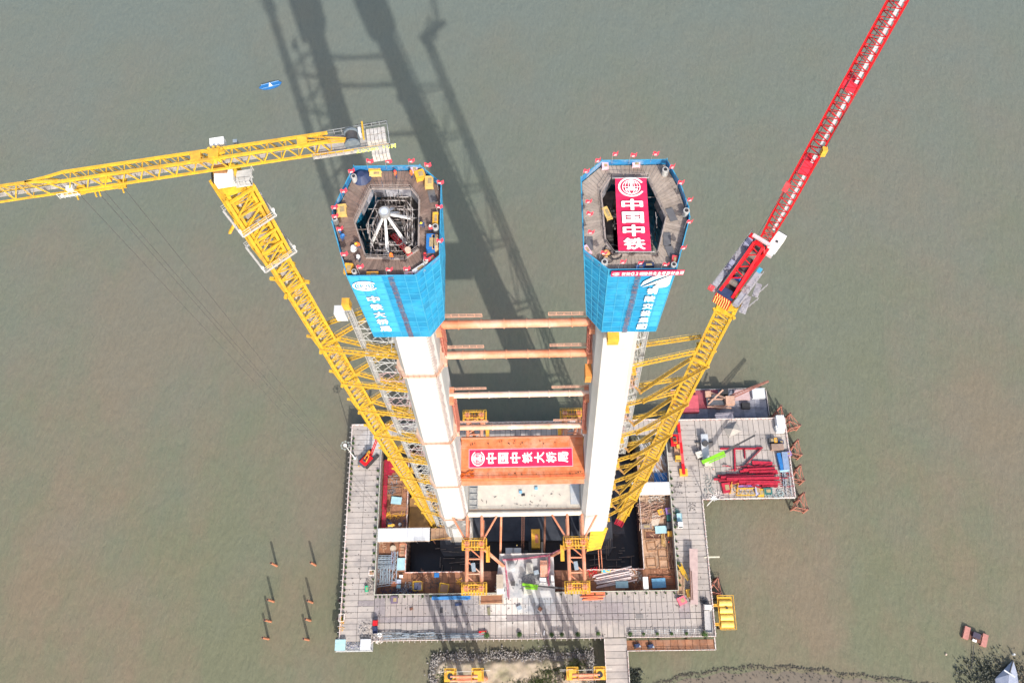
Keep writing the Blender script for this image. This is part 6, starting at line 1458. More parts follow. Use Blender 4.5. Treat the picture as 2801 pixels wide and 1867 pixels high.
# ================================================================== CEMENT SLAB
zs_ = DZ+.12
t = T((862, 915), q7, zs_, 'cement_silo', 'squat white cement silo with a dark round top on the slab', 'silo')
MB().tube((0, 0, 0), (0, 0, 6), 1.25, 20).build('silo_body', mat('silo white', (.62, .62, .63)), t, world=False); MB().tube((0, 0, 6), (0, 0, 6.5), 1.25, 20, .4).build('silo_top', mat('silo grey', (.3, .31, .33)), t, world=False)
mb = MB(); mb.tube((1.25, .4, 3), (2.6, 3.5, .3), .18, 8); mb.build('silo_pipe', GREY, t, world=False)
container((1322, 940), q7, zs_, (5.6, 2.6, 2.6), 1.57, mat('salmon container', (.62, .28, .17), (.7, .4, .3), 1, .6), 'salmon orange machine container on the right of the slab', 'container')
container((1115, 930), q7, zs_, (3.6, 2.4, 2.2), 1.57, mat('beige white', (.58, .57, .52)), 'pale open topped mixer housing in the middle of the slab', 'mixer')
container((1310, 1110), q7, zs_, (2.4, 1.8, 2.0), 0, WHITE, 'white control cabin behind the green boom', 'cabin'); container((1450, 1090), q7, zs_, (1.1, 2.6, 1.6), 0, WHITE, 'narrow white cabinet at the right edge of the slab', 'cabinet')
container((683, 1130), q7, zs_, (5.0, 2.4, 2.4), 1.57, mat('beige container', (.46, .40, .33)), 'beige container at the left edge of the slab', 'container')
container((690, 1260), q7, zs_, (2.6, 2.0, 1.8), .1, WHITE, 'white slatted box in front of the beige container', 'box')
container((1215, 990), q7, zs_, (1.8, 1.4, 1.4), .2, GREYB, 'grey pump housing between the mixer and the salmon container', 'pump')
container((1090, 1260), q7, zs_, (3.0, 2.6, 2.2), 0, mat('beige white', (.58, .57, .52)), 'beige white cabin of the pump below the green boom', 'cabin')
scatter((1150, 1090), q7, zs_, (9, 5), 120, mat('slab clutter', (.13, .14, .16), (.5, .5, .5), 2, .8, contrast=(.45, .55)), 'grey hoses and fittings spread over the cement slab', lmax=1.4, hmax=.9)
def pipeline(pts, r, ma, label, z):
    t = thing('concrete_pipe', label, 'pipe', tuple(U(*q7(*pts[0]), z)))
    for a, b in zip(pts[:-1], pts[1:]): MB().tube(U(*q7(*a), z), U(*q7(*b), z), r, 8).build('pipe_section', ma, t)
MAG = mat('magenta pipe', (.45, .05, .13), (.55, .25, .3), 1.2, .6)
pipeline([(720, 800), (1000, 785), (1390, 735), (1600, 640)], .28, MAG, 'long magenta pipe crossing the far side of the cement slab', zs_+.9)
pipeline([(740, 815), (1010, 800), (1400, 750)], .18, mat('pink pipe', (.6, .35, .38)), 'thin pink pipe just in front of the long magenta pipe', zs_+.6)
pipeline([(1400, 750), (1405, 900), (1380, 1050), (1400, 1180)], .35, MAG, 'thick magenta pipe running down the right side of the slab', zs_+.9)
pipeline([(755, 800), (770, 1000), (800, 1350)], .14, MAG, 'thin pink pipe down the left side of the slab, left one', zs_+.4); pipeline([(775, 950), (815, 1250), (815, 1380)], .12, MAG, 'thin pink pipe down the left side of the slab, right one', zs_+.4)
p = U(*q7(1130, 1195), zs_)
bt_ = thing('placing_boom', 'lime green concrete boom with a long grey arm on the near edge of the slab', 'boom truck', (p.x, p.y, zs_)); 
for a, b, w_, m_ in (((1010, 1160), (1240, 1190), .9, GREEN), ((1050, 1215), (1230, 1225), .7, GREEN), ((1240, 1185), (1660, 1225), .6, STEELD), ((1660, 1225), (1950, 1270), .42, STEELD)): MB().beam(U(*q7(*a), zs_+3.2), U(*q7(*b), zs_+3.2), w_, .6).build('boom_section', m_, bt_)
MB().box((0, -.6, 1.2), (2.4, 2.4, 2.4)).build('turret_base', mat('beige white', (.58, .57, .52)), bt_, world=False); MB().box((-6.3, 1.0, 1.6), (1.4, 1.4, 3.0)).build('boom_joint', STEELD, bt_, world=False)
bundle((2040, 1330), q7, DZ, 9, 6, .22, .03, mat('bright orange bars', (.75, .20, .09)), 'bright orange bars piled below the right bracket', cat='bars', jit=.09, name='bar_pile', piece='bar')
scatter((1000, 1200), q7, DZ, (20, 2.5), 40, mat('slab clutter', (.13, .14, .16)), 'grey scraps on the near edge of the slab', lmax=1.0)
# floating platform with yellow box in the gap
t = thing('gap_platform', 'small concrete staging with a yellow machine in the pit below the crossbeam', 'platform', tuple(U(*q7(1210, 600), -1))); a, b = U(*q7(1100, 560), 0), U(*q7(1275, 640), 0)
MB().ab(a.x, b.x, b.y-1.2, b.y+3.0, -6, -.3).build('staging_block', STEELD, t); a, b = U(*q7(1280, 540), 0), U(*q7(1330, 715), 0); MB().ab(a.x, b.x, b.y, a.y, -6, 0).build('staging_wall', CONCD, t)
c = U(*q7(1205, 495), 3); MB().box((c.x, c.y, 1.5), (3.2, 7.0, 4.0)).build('yellow_machine', YEL2, t); MB().box((c.x+.4, c.y, 3.55), (1.2, 3.2, .12)).build('machine_cover', ORG, t)
for x_, l_ in ((828, 'left'), (932, 'right')): container((x_, 680), q7, 2.0, (3.2, 2.2, 1.6), 0, WHITE, 'small white open cabinet hung on the pit side of the slab, %s of the two' % l_, 'cabinet')
mb = MB(); mb.ab(-9.5, -1.5, 46.9, 49.3, 1.7, 2.0); mb.ab(-9.5, -9.2, 47, 49.3, -5, 1.7); mb.ab(-1.8, -1.5, 47, 49.3, -5, 1.7); single('hung_shelf', mb, STEELD, 'dark steel shelf under the two small white cabinets', 'shelf')
# yellow form panel leaning at the foot of the right leg
t = thing('form_panel', 'big yellow form panel leaning at the foot of the right tower leg', 'panel', (24, 52, 4)); A = [U(*q7(*p), z) for p, z in (((1950, 680), 8), ((2160, 640), 8), ((2260, 340), 18), ((2020, 345), 18))]
nrm = (A[1]-A[0]).cross(A[3]-A[0]).normalized()*.4; MB().hexa([v-nrm for v in A]+list(A)).build('panel_skin', YEL, t)
for i in range(6): u = .12+.15*i; p, q = A[0].lerp(A[3], u), A[1].lerp(A[2], u); MB().beam(p+nrm*.25, q+nrm*.25, .12, .18).build('panel_rib', YEL2, t)
MB().beam(A[3]+nrm*.5, A[2]+nrm*.5, .5, .6).build('panel_head', YEL, t)
for p in (A[0], A[1]): MB().tube((p.x, p.y+1, -6), p, .3, 8).build('panel_stand', RUSTD, t)
mb = MB()
for x_ in (2120, 2160): mb.tube(U(*q7(x_, 660), 6), U(*q7(x_+20, 960), RZ), .16, 6)
single('pipe_pair', mb, ORG, 'pair of thin orange pipes from the yellow panel to the near deck', 'pipes')

# ================================================================== NEAR RIGHT SUNKEN DECK
bundle((900, 640), q6, RZ, 15.5, 8, .3, .20, mat('grey pink pipes', (.42, .40, .42), (.55, .42, .40), .5, .5), 'bundle of long grey pipes lying askew on the near right sunken deck', jit=.03)
slabsheet((968, 703), q6, RZ, (4.6, 2.4), 0, TEAL, 'pale blue slatted sheet below the grey pipes', h=.8)
scatter((690, 590), q6, RZ, (5, 3), 40, RED, 'red hoses and bars beside the right bracket', lmax=1.4); slabsheet((828, 585), q6, RZ, (3.4, 1.0), 0, mat('yellow blue strip', (.7, .5, .05), (.05, .4, .6), .4, .6, contrast=(.49, .51)), 'yellow and blue strip at the pit rail on the near right deck')
scatter((1100, 620), q6, RZ, (3.4, 5), 60, mat('pale clutter', (.25, .23, .22)), 'pale cable heap at the right end of the near sunken deck', lmax=1.0, hmax=.9)
container((1175, 690), q6, RZ+2.5, (1.8, 4.2, 1.6), 0, WHITE, 'white narrow cabin at the inner corner of the right sunken deck', 'cabin')
scatter((1070, 715), q6, RZ, (6, 2), 40, RUSTD, 'brown bars along the near parapet, right part', lmax=2.0)
# right sunken deck
for (x, y), s_, r_, l_ in (((680, 640), (3.2, 3.2), .1, 'brown square frame on the right tan deck, upper left of the four'), ((855, 748), (3.1, 3.0), 0, 'brown square frame on the right tan deck, upper right of the four'), ((678, 885), (3.2, 3.2), .04, 'brown square frame on the right tan deck, lower left of the four'), ((872, 908), (3.1, 3.2), 0, 'brown slatted square frame on the right tan deck, lower right of the four')):
    cage((x, y), q9, RZ, (*s_, .7), r_, mat('brown frame', (.34, .17, .08)), l_, TAN)
cage((725, 465), q9, RZ, (7.0, 2.8, .7), -.03, mat('brown frame', (.34, .17, .08)), 'long brown frame holding dark red sheets on the right tan deck', RUSTD); cage((760, 1160), q9, RZ, (5.2, 2.8, .8), 0, mat('red brown frame', (.42, .13, .06)), 'red brown frame around the near blue sheet on the right deck', RUST); cage((930, 1160), q9, RZ, (4.6, 2.8, .8), 0, mat('red brown frame', (.42, .13, .06)), 'empty red brown frame at the near right deck corner', RUST)
slabsheet((825, 385), q9, RZ, (4.4, 2.8), .03, TEAL, 'pale blue sheet at the far end of the right tan deck', h=.9); slabsheet((790, 1200), q9, RZ, (5.0, 3.4), .05, mat('blue sheet', (.16, .38, .58)), 'blue sheet at the near right corner of the sunken deck', h=1.0)
bundle((860, 540), q9, RZ, 5, 3, .22, 1.57, mat('ochre bars', (.5, .32, .12)), 'ochre bars lying lengthwise below the pale blue sheet', piece='bar', name='bar_pile', cat='bars')
t = T((975, 400), q9, RZ, 'generator_set', 'black and yellow generator on the right edge of the tan deck', 'generator'); MB().box((0, 1.8, 1), (3.0, 2.4, 2.0)).build('engine_cover', STEELD, t, world=False); MB().box((-.2, -1.2, .9), (2.4, 1.8, 1.6)).build('fuel_box', YEL2, t, world=False); MB().box((0, 4.6, .9), (2.4, 2.4, 1.4)).build('radiator_box', mat('dark teal', (.03, .14, .13)), t, world=False)
scatter((960, 640), q9, RZ, (2.6, 16), 70, RUSTD, 'dark brown timber stack along the right edge of the tan deck', rot=1.57, lmax=3.5, hmax=.8)
scatter((690, 90), q9, RZ, (9, 7), 190, mat('brown rods', (.30, .14, .10), (.5, .36, .28), 1.5, .8), 'tangle of brown reinforcing rods at the back of the right deck', lmax=3.5, hmax=1.0, rot=.3)
scatter((590, 210), q9, RZ, (5, 7), 90, mat('tan rods', (.5, .33, .22)), 'tan rods standing in rows beside the pit on the right deck', lmax=3.5, rot=1.5, hmax=.8)
scatter((1510, 80), lambda x, y: q3(x, y+360), RZ, (6, 4), 60, mat('pale rods', (.6, .55, .5)), 'pale rods near the grey roof on the right deck', lmax=2.5)
slabsheet((740, 240), q9, RZ, (3.0, 4.4), -.3, mat('beige tarp', (.52, .44, .36)), 'crumpled beige tarpaulin among the rods', h=.6); crate((935, 105), q9, RZ, (2.0, 2.4, 1.6), .1, PURP, 'violet and white box at the right deck edge near the pickup', 'box'); crate((815, 120), q9, RZ, (1.8, 2.0, 1.2), .3, YEL2, 'yellow box among the rods on the right deck', 'box')
crate((590, 335), q9, RZ, (4.5, 1.6, .8), 0, mat('grey brown', (.22, .18, .17)), 'grey brown box between the rods and the tan plates', 'box')
# behind the right roof: dark sheltered deck with pale rods
scatter((1490, 270), q3, RZ, (10, 15), 150, mat('white rods', (.55, .55, .58)), 'white rods strewn over the dark deck behind the right grey roof', lmax=5.5, rot=2.0, hmax=.8)
slabsheet((1530, 345), q3, RZ, (6, 3.5), 0, BLUE, 'dark blue sheet behind the right grey roof', h=.4)

# ================================================================== RIGHT DECK
t = truck((1108, 250), q9, DZ, -1.57, 'white pickup truck parked at the right side of the sunken deck', 5.4, 1.9, WHITE, TEAL, boxh=.8, cat='pickup'); t.name = 'pickup_truck'
scatter((1090, 150), q9, DZ, (2.2, 4.5), 40, mat('dark teal', (.03, .10, .10)), 'dark netting and tools behind the white pickup', lmax=1.0, hmax=.9)
t = T((1310, 1120), q9, DZ, 'flatbed_trailer', 'long pinkish flatbed with a loading ramp on the right deck', 'trailer', 1.50)
MB().prism([(-9.5, -1.2), (10, -1.5), (10, 1.5), (-9.5, 1.4)], 3.0, 3.5).build('bed', mat('pinkish bed', (.45, .34, .32), (.38, .28, .27), .8, .8), t, world=False)
for x in (-8, -3, 3, 8):
    for y in (-1, 1): MB().box((x, y, 1.5), (.35, .35, 3.0)).build('stand', STEELD, t, world=False)
mb = MB(); mb.beam((-8, 1.2, 3.6), (3, 1.5, 3.6), .3, .3); mb.beam((-8, .6, 3.6), (2, .9, 3.6), .2, .2); mb.build('side_bars', RUSTD, t, world=False)
crate((1265, 1350), q9, DZ, (2.4, 2.6, 1.6), .2, mat('bright yellow orange', (.85, .5, .08)), 'bright yellow machine at the near end of the flatbed', 'machine'); crate((1140, 1470), q9, DZ, (2.8, 2.6, 1.6), .4, mat('pink container', (.78, .16, .22)), 'pink red box tilted on the deck near the flatbed', 'box')
cage((1135, 1190), q9, DZ, (2.2, 8.4, 1.3), -.12, mat('tan frame', (.48, .36, .24)), 'long tan stair frame on the right deck beside the parapet'); 
t = T((1150, 1010), q9, DZ, 'mini_crane', 'small yellow crane folded on the right deck', 'mini crane', -1.15); MB().box((0, 0, 1), (3.0, 1.6, 1.0)).build('base', YEL, t, world=False); 
for s in (-.7, .7): MB().beam((-2.5, s, 1.6), (4, s*.3, 2.2), .3, .3).build('arm', YEL, t, world=False)
wheels(t, (-1.1, 1.1), 1.8, .4)
truck((1722, 1000), q6, DZ, 1.53, 'white truck with a grey bed parked at the near right deck corner', 9.6, 2.6, WHITE, mat('grey bed', (.42, .41, .41)))
scatter((1700, 860), q6, DZ, (3.2, 3.2), 50, STEELD, 'dark coils and tools in front of the white truck', lmax=1.0, hmax=.8)
crate((1455, 1120), q6, 6.0, (.8, .8, .9), 0, WHITE, 'tiny white box', 'box') if False else None
for (x, y), l_ in (((1102, 1240), 'left of the two dark machines on the low rusty walkway'), ((1220, 1245), 'right of the two dark machines on the low rusty walkway')):
    t = T((x, y), q6, 6.0, 'water_pump', 'small dark pump, '+l_, 'pump', .2); MB().box((0, 0, .5), (2.2, 1.2, .8)).build('motor', NAVY, t, world=False); MB().tube((-.9, -.4, .5), (-.9, -.4, 1.4), .4, 10).build('pump_head', BLACK, t, world=False); MB().tube((.3, .3, .6), (-.2, 3.0, .5), .15, 6).build('hose', BLACK, t, world=False); MB().tube((.9, -.4, .9), (.9, -.4, 1.1), .35, 10).build('white_cap', GREYB, t, world=False)
t = T((285, 1125), q6, DZ, 'motor_scooter', 'pale motor scooter parked by the near rail', 'scooter', 1.4); MB().box((0, 0, .7), (1.8, .5, .5)).build('body', WHITE, t, world=False); MB().beam((.7, 0, .6), (.9, 0, 1.3), .12, .12).build('steering_column', STEELD, t, world=False); MB().box((.85, 0, 1.3), (.12, 1.0, .1)).build('handlebar', STEELD, t, world=False)
for x in (-.8, .95): MB().tube((x, -.1, .35), (x, .1, .35), .35, 12).build('wheel', BLACK, t, world=False)
# near right rails and long white bars in front of shrubs
for (x0_, x1_) in ((34, 42), (42.5, 50.5), (51, 60)):
    mb = MB(); 
    for dy in (0, .7, 1.3): mb.beam((x0_, 18.6+dy, DZ+.7), (x1_, 18.6+dy, DZ+.7), .12, .12)
    for x in np.arange(x0_, x1_+.1, 2): mb.beam((x, 18.6, DZ+.1), (x, 19.9, DZ+.8), .12, .12)
    single('barrier_frame', mb, GREY, 'white barrier frame by the near rail, %s of three right of the bridge' % {34: 'left', 42.5: 'middle', 51: 'right'}[x0_], 'barrier')
# manholes / dots in the deck
for px, fn_, ext, n_, ma_, l_ in (((1000, 1230), q8, (5, 4), 40, mat('scrap rust', (.30, .13, .07), (.5, .3, .2), 2, .8), 'loose rusty offcuts on the near deck between the yellow cages'), ((1100, 1300), q8, (6, 3), 34, mat('scrap dark', (.1, .09, .09)), 'dark offcuts on the near deck between the yellow cages'), ((250, 700), q8, (4, 3), 34, mat('tan rods', (.5, .33, .22)), 'tan offcuts beside the pale cable reel'), ((620, 1420), q8, (5, 2), 30, GREY, 'grey offcuts at the near parapet below the white box'),
    ((720, 660), q6, (6, 4), 44, mat('scrap rust', (.3, .13, .07)), 'rusty offcuts left of the long grey pipes'), ((1010, 590), q6, (5, 3), 30, mat('pale rods', (.6, .55, .5)), 'pale offcuts right of the long grey pipes'), ((780, 560), q9, (5, 8), 40, mat('tan rods', (.5, .33, .22)), 'tan offcuts between the brown square frames'), ((870, 1020), q9, (7, 4), 40, mat('scrap rust', (.3, .13, .07)), 'rusty offcuts in front of the brown square frames'),
    ((700, 760), qb, (6, 4), 40, GREY, 'grey offcuts at the back of the left sunken deck'), ((830, 980), qb, (5, 10), 50, mat('scrap rust', (.3, .13, .07)), 'rusty offcuts by the pit on the left sunken deck')):
    scatter(px, fn_, RZ, ext, n_, ma_, l_, lmax=1.6, hmax=.5)
for (x, y), l_ in (((-30, 47), 'left'), ((29, 47.5), 'right')):   # timbers and tubes lying down in the pit
    mb = MB()
    for k in range(26): a = random.choice((0, .1, 1.5)); mb.box((x+random.uniform(-9, 9), y+random.uniform(-4, 5), -4.9+random.uniform(0, .5)), (random.uniform(1, 6), .25, .25), a)
    o = single('pit_timbers', mb, mat('pit timber', (.12, .11, .11), (.2, .17, .15), 1, .8), 'dim bars lying at the bottom of the %s part of the pit' % l_, 'scrap'); o['kind'] = 'stuff'
# litter and oily spots on the concrete decks
for nm_, ma_, n_, l_ in (('dark_litter', mat('dark litter', (.07, .06, .06), (.16, .14, .13), 2, .9), 330, 'small dark scraps and offcuts strewn over the concrete decks'), ('pale_litter', mat('pale litter', (.5, .46, .42), (.3, .27, .24), 2, .9), 150, 'small pale scraps strewn over the concrete decks')):
    mb = MB()
    for k in range(n_):
        a = random.random()
        if a < .55: x, y = random.uniform(-57, 60), min(32.6, max(18.5, random.gauss(28, 4)))
        elif a < .75: x, y = random.uniform(-68, -59), random.uniform(18, 96)
        elif a < .9: x, y = random.uniform(54, 63.5), random.uniform(34, 96)
        else: x, y = random.uniform(65, 98), random.uniform(67, 96)
        mb.box((x, y, DZ+.08), (random.uniform(.12, .7), random.uniform(.08, .32), .06), random.uniform(0, 3))
    o = single(nm_, mb, ma_, l_, 'litter'); o['kind'] = 'stuff'
for (x, y), d_, a_, ma_, l_ in (((-27, 29.5), (2.4, .9, .5), .1, NAVY, 'dark blue trough on the near deck left of the cement spill'), ((-33, 27.5), (.9, 1.6, .4), 0, STEELD, 'dark narrow box on the near deck, below the violet box'), ((-44, 28.2), (1.2, .8, .4), .3, RUSTD, 'rusty box on the near deck at the left'), ((-16, 27), (1.0, 2.6, .5), .1, mat('khaki box', (.20, .19, .12)), 'khaki box beside the blue sheeted bundle'), ((-5, 28), (1.8, 1.4, .8), .4, GREYB, 'grey blue box in the cement spill'), ((2.5, 27.5), (1.3, 1.3, .9), .8, RUSTD, 'rusty box in the cement spill'), ((38, 24.5), (2.6, 1.4, .12), 0, mat('grey steel plate', (.2, .19, .19)), 'flat grey plate on the near deck right of the bridge')):
    single('deck_box', MB().box((x, y, DZ+d_[2]/2+.02), d_, a_), ma_, l_, 'box')
# ================================================================== DOLPHINS
def dolphin(px, label, z=7, s=1.0, a0=0.0):
    c = U(*px, z); t = thing('mooring_dolphin', label, 'dolphin', (c.x, c.y, -3), a0)
    m_ = mat('rust pink steel', (.40, .16, .11), (.30, .12, .09), 1, .8); P = [(-2.6*s, -1.6*s), (1.8*s, -2.6*s), (1.2*s, 3.6*s), (-1.0*s, 1.2*s)]
    for x, y in P: o = MB().tube((x, y, 0), (x*.92, y*.92, 10.2), .42, 10).build('pile', m_, t, world=False); MB().tube((x*.92, y*.92, 10.2), (x*.92, y*.92, 10.23), .33, 10).build('open_top', BLACK, o, world=False)
    mb = MB()
    for zz in (4.5, 9.2):
        for i in range(4): mb.tube((*P[i], zz), (*P[(i+1) % 4], zz), .16, 6)
    for i in range(4): mb.tube((*P[i], 4.5), (*P[(i+1) % 4], 9.2), .14, 6)
    mb.tube((*P[0], 9.2), (*P[2], 9.2), .16, 6); mb.tube((*P[1], 9.2), (*P[3], 9.2), .16, 6); mb.build('bracing', m_, t, world=False)
dolphin(q4(1240, 500), 'rusty pile dolphin at the far right deck corner, left half', s=1.1); dolphin(q4(1380, 570), 'rusty pile dolphin at the far right deck corner, right half', s=1.0, a0=.5)
dolphin(q4(1415, 840), 'rusty pile dolphin on the right of the wide deck, beside the brown generator box', s=1.0); dolphin(q4(1440, 1100), 'rusty pile dolphin on the right of the wide deck, beside the stacked red steel', s=1.0); dolphin(q4(1475, 1390), 'rusty pile dolphin off the near right corner of the wide deck', s=1.05)
dolphin(q6(1800, 720), 'rusty pile dolphin at the right deck edge above the yellow float', s=.95)
# yellow float
t = thing('yellow_float', 'yellow float with barrel topped tanks moored at the near right deck edge', 'float', (69, 25.5, 0)); MB().ab(66.6, 71.9, 20, 31, 5.6, 6.6).build('float_base', YEL2, t)
for i in range(4):
    y = 21.4+i*2.45; mb = MB(); n = 8; V = []
    for k in range(n+1): a = math.pi*k/n; V += [(67.0, y-math.cos(a)*1.15, 6.6+math.sin(a)*.9), (71.5, y-math.cos(a)*1.15, 6.6+math.sin(a)*.9)]
    mb.add(V, [(2*k, 2*k+1, 2*k+3, 2*k+2) for k in range(n)]); mb.build('barrel_tank', mat('pale yellow tank', (.78, .55, .14), (.72, .48, .10), 1, .55), t, smooth=True)
mb = MB(); rail(mb, (66.4, 19.6), (66.4, 31.4), 6.6, 1.1, 1.5, .1); rail(mb, (72.2, 19.6), (72.2, 31.4), 6.6, 1.1, 1.5, .1); rail(mb, (66.4, 31.4), (72.2, 31.4), 6.6, 1.1, 1.5, .1); rail(mb, (66.4, 19.6), (72.2, 19.6), 6.6, 1.1, 1.5, .1); mb.build('float_rail', YEL2, t)
MB().tube((69.5, 27, 7.4), (69.5, 27, 7.6), .4, 12).build('manhole', BLACK, t)
for x, y in ((67.2, 20.5), (71.3, 20.5), (67.2, 30.5), (71.3, 30.5)): MB().tube((x, y, -3), (x, y, 5.6), .35, 8).build('float_pile', RUSTD, t)
for y, l_ in ((28, 'far'), (21.5, 'near')): 
    mb = MB(); mb.ab(64.5, 66.5, y-.5, y+.5, 7.2, 7.35); rail(mb, (64.6, y-.5), (66.4, y-.5), 7.3, 1, .8, .07); single('gangway', mb, YEL2, 'short yellow gangway to the float, the %s one' % l_, 'gangway')
c = U(*q6(1762, 460), 8); single('outreach_bar', MB().box((c.x, c.y, 8.2), (5.6, .5, .2)), mat('pale bar', (.6, .56, .45)), 'pale bar sticking out over the water from the right deck edge', 'bar')

# ================================================================== WIDE RIGHT DECK
crawler((160, 800), q4, DZ, -1.57, 'red machine with a long red beam at the inner side of the wide right deck', RED, YEL2, None, 'crawler crane')
t = T((232, 870), q4, DZ, 'gantry_beam', 'long upright red lattice beam lying beside the red machine on the right deck', 'beam', -1.55)
for i in range(5): MB().box((-9+i*4.1, 0, 1.2), (4.0, 1.1, 1.0)).build('beam_segment', PINK if i % 2 else RED, t, world=False)
MB().box((8.5, 0, .7), (2.6, 3.0, 1.2)).build('end_carriage', YEL2, t, world=False)
truck((190, 880), q4, DZ, -1.57, 'tan low truck beside the red lattice beam on the right deck', 8, 2.2, YEL2, TAN)
pt = T((480, 925), q4, DZ, 'boom_truck', 'grey crane truck with a lime green boom reaching to the upper right', 'crane truck'); 
MB().box((0, 3.2, 1.2), (2.7, 9.5, .8)).build('chassis', ROOF, pt, world=False); MB().box((0, 6.5, 1.9), (2.6, 3.2, 1.6)).build('rear_deck', mat('grey white deck', (.45, .48, .52)), pt, world=False); c_ = MB().box((.3, -3.4, 1.8), (2.6, 2.2, 2.2)).build('cab', mat('beige cab', (.55, .50, .44)), pt, world=False); MB().box((.3, -4.52, 2.1), (2.2, .05, 1.0)).build('windscreen', GLASS, c_, world=False)
MB().tube((0, 4.4, 2), (0, 4.4, 3.4), 1.1, 14).build('turret', STEELD, pt, world=False); MB().box((-2.6, .2, 2.0), (2.4, 2.4, 1.2), .3).build('counterweight', mat('cream weight', (.6, .58, .52)), pt, world=False)
for sx in (-1, 1):
    for y in (-1, 5.5): MB().box((sx*2.4, y, .5), (2.0, .5, .5)).build('outrigger', STEELD, pt, world=False)
for a, b, w_, m_, z0_, z1_ in (((450, 985), (680, 885), 1.3, GREEN, 3.0, 5.5), ((520, 990), (690, 915), .5, GREEN, 4.2, 5.8), ((470, 965), (650, 880), .4, GREEN, 4.6, 5.8), ((680, 885), (820, 800), .9, STEELD, 5.5, 8), ((820, 800), (990, 708), .6, STEELD, 8, 11)):
    pa, pb = U(*q4(*a), DZ+z0_), U(*q4(*b), DZ+z1_); MB().beam(pa, pb, w_, w_*.8).build('boom_section', m_, pt)
wt = [(-.0, -2.4), (0, 1), (0, 2.6), (0, 5), (0, 6.6)]
for x, y in wt:
    for s in (-1, 1): MB().tube((s*1.35, y, .5), (s*1.0, y, .5), .5, 12).build('wheel', BLACK, pt, world=False)
container((1205, 840), q4, DZ, (4.6, 2.2, 2.4), 0, mat('brown box', (.30, .21, .17)), 'brown generator box near the right edge of the wide deck', 'generator'); 
crate((1150, 770), q4, DZ, (2.0, 1.8, 1.6), 0, STEELD, 'black machine left of the yellow drum behind the brown generator box', 'machine'); crate((1190, 772), q4, DZ, (1.1, 1.8, 1.8), 0, YEL2, 'yellow drum box behind the brown generator box', 'machine'); crate((1245, 785), q4, DZ, (2.0, 1.4, 1.4), 0, NAVY, 'black machine right of the yellow drum', 'machine')
container((1235, 590), q4, DZ, (3.0, 5.2, 2.6), 0, mat('white shed', (.66, .68, .72)), 'white shed at the far right deck corner', 'shed'); container((1235, 655), q4, DZ, (3.2, 2.6, 2.2), .05, WHITE, 'second white shed just in front of the first', 'shed')
container((1240, 985), q4, DZ, (1.4, 6.6, 1.6), .1, BLUE, 'long blue container near the right edge of the wide deck', 'container'); container((1290, 980), q4, DZ, (2.2, 6.8, 1.8), .0, mat('steel blue', (.22, .30, .45)), 'steel blue container beside the long blue one', 'container'); slabsheet((1285, 1075), q4, DZ, (3.6, 1.0), 0, TEAL, 'pale teal strip below the two blue containers', h=.8); crate((1320, 905), q4, DZ, (2.4, 1.6, 1.2), .2, PURP, 'violet heap of sheets above the blue containers', 'bin')
# tarp tent
A = [q4(*p) for p in ((670, 640), (720, 740), (850, 665), (800, 570))]; B = [U(*a, DZ) for a in A]; tp_ = U(*q4(765, 640), DZ+2.6)
t = thing('tarp_tent', 'grey beige tarpaulin tent shaped like a low pyramid on the wide deck', 'tent', (tp_.x, tp_.y, DZ)); mb = MB(); mb.add([*[(b.x, b.y, DZ+.15) for b in B], tuple(tp_)], [(0, 1, 4), (1, 2, 4), (2, 3, 4), (3, 0, 4), (3, 2, 1, 0)]); mb.build('tent_cloth', mat('tent cloth', (.36, .33, .30), (.27, .25, .24), .6, .9), t); MB().tube((tp_.x, tp_.y, DZ), (tp_.x, tp_.y, tp_.z+.3), .1, 6).build('tent_pole', STEELD, t)
# red steel pieces
def rbeam(a, b, w_, label, h=.9, z=DZ, ma=None):
    p, q = U(*q4(*a), z+h/2), U(*q4(*b), z+h/2); t = thing('red_beam', label, 'steel beam', ((p.x+q.x)/2, (p.y+q.y)/2, z)); s = (q-p).cross(Vector((0, 0, 1))).normalized()
    w_ *= .62; MB().beam(p, q, w_*.35, h).build('web', ma or REDS, t); mb = MB().beam(p+Vector((0, 0, h/2)), q+Vector((0, 0, h/2)), w_, .1); mb.build('flange', ma or REDS, t); MB().beam(p-Vector((0, 0, h/2-.06)), q-Vector((0, 0, h/2-.06)), w_, .1).build('flange', ma or REDS, t); n = max(2, int((q-p).length/2.2))
    mb = MB()
    for i in range(n+1): c = p.lerp(q, i/n); mb.beam(c-s*w_*.45, c+s*w_*.45, .1, h*.9)
    mb.build('stiffeners', ma or REDS, t)
rbeam((635, 845), (1050, 845), .8, 'long red beam lying level at the top of the steel yard'); rbeam((780, 850), (785, 1070), .9, 'red beam standing away from the long level one, pointing to the viewer'); rbeam((880, 845), (888, 945), .6, 'short red beam under the long level one'); rbeam((1068, 835), (880, 1025), .8, 'red beam lying askew at the upper right of the steel yard', ma=mat('dull crimson', (.26, .05, .06)))
rbeam((1000, 840), (1060, 842), 1.0, 'short thick red piece at the right end of the long level beam')
k = 0; ord_ = 'one two three four five six seven eight nine ten eleven twelve thirteen fourteen fifteen sixteen seventeen eighteen nineteen twenty'.split()
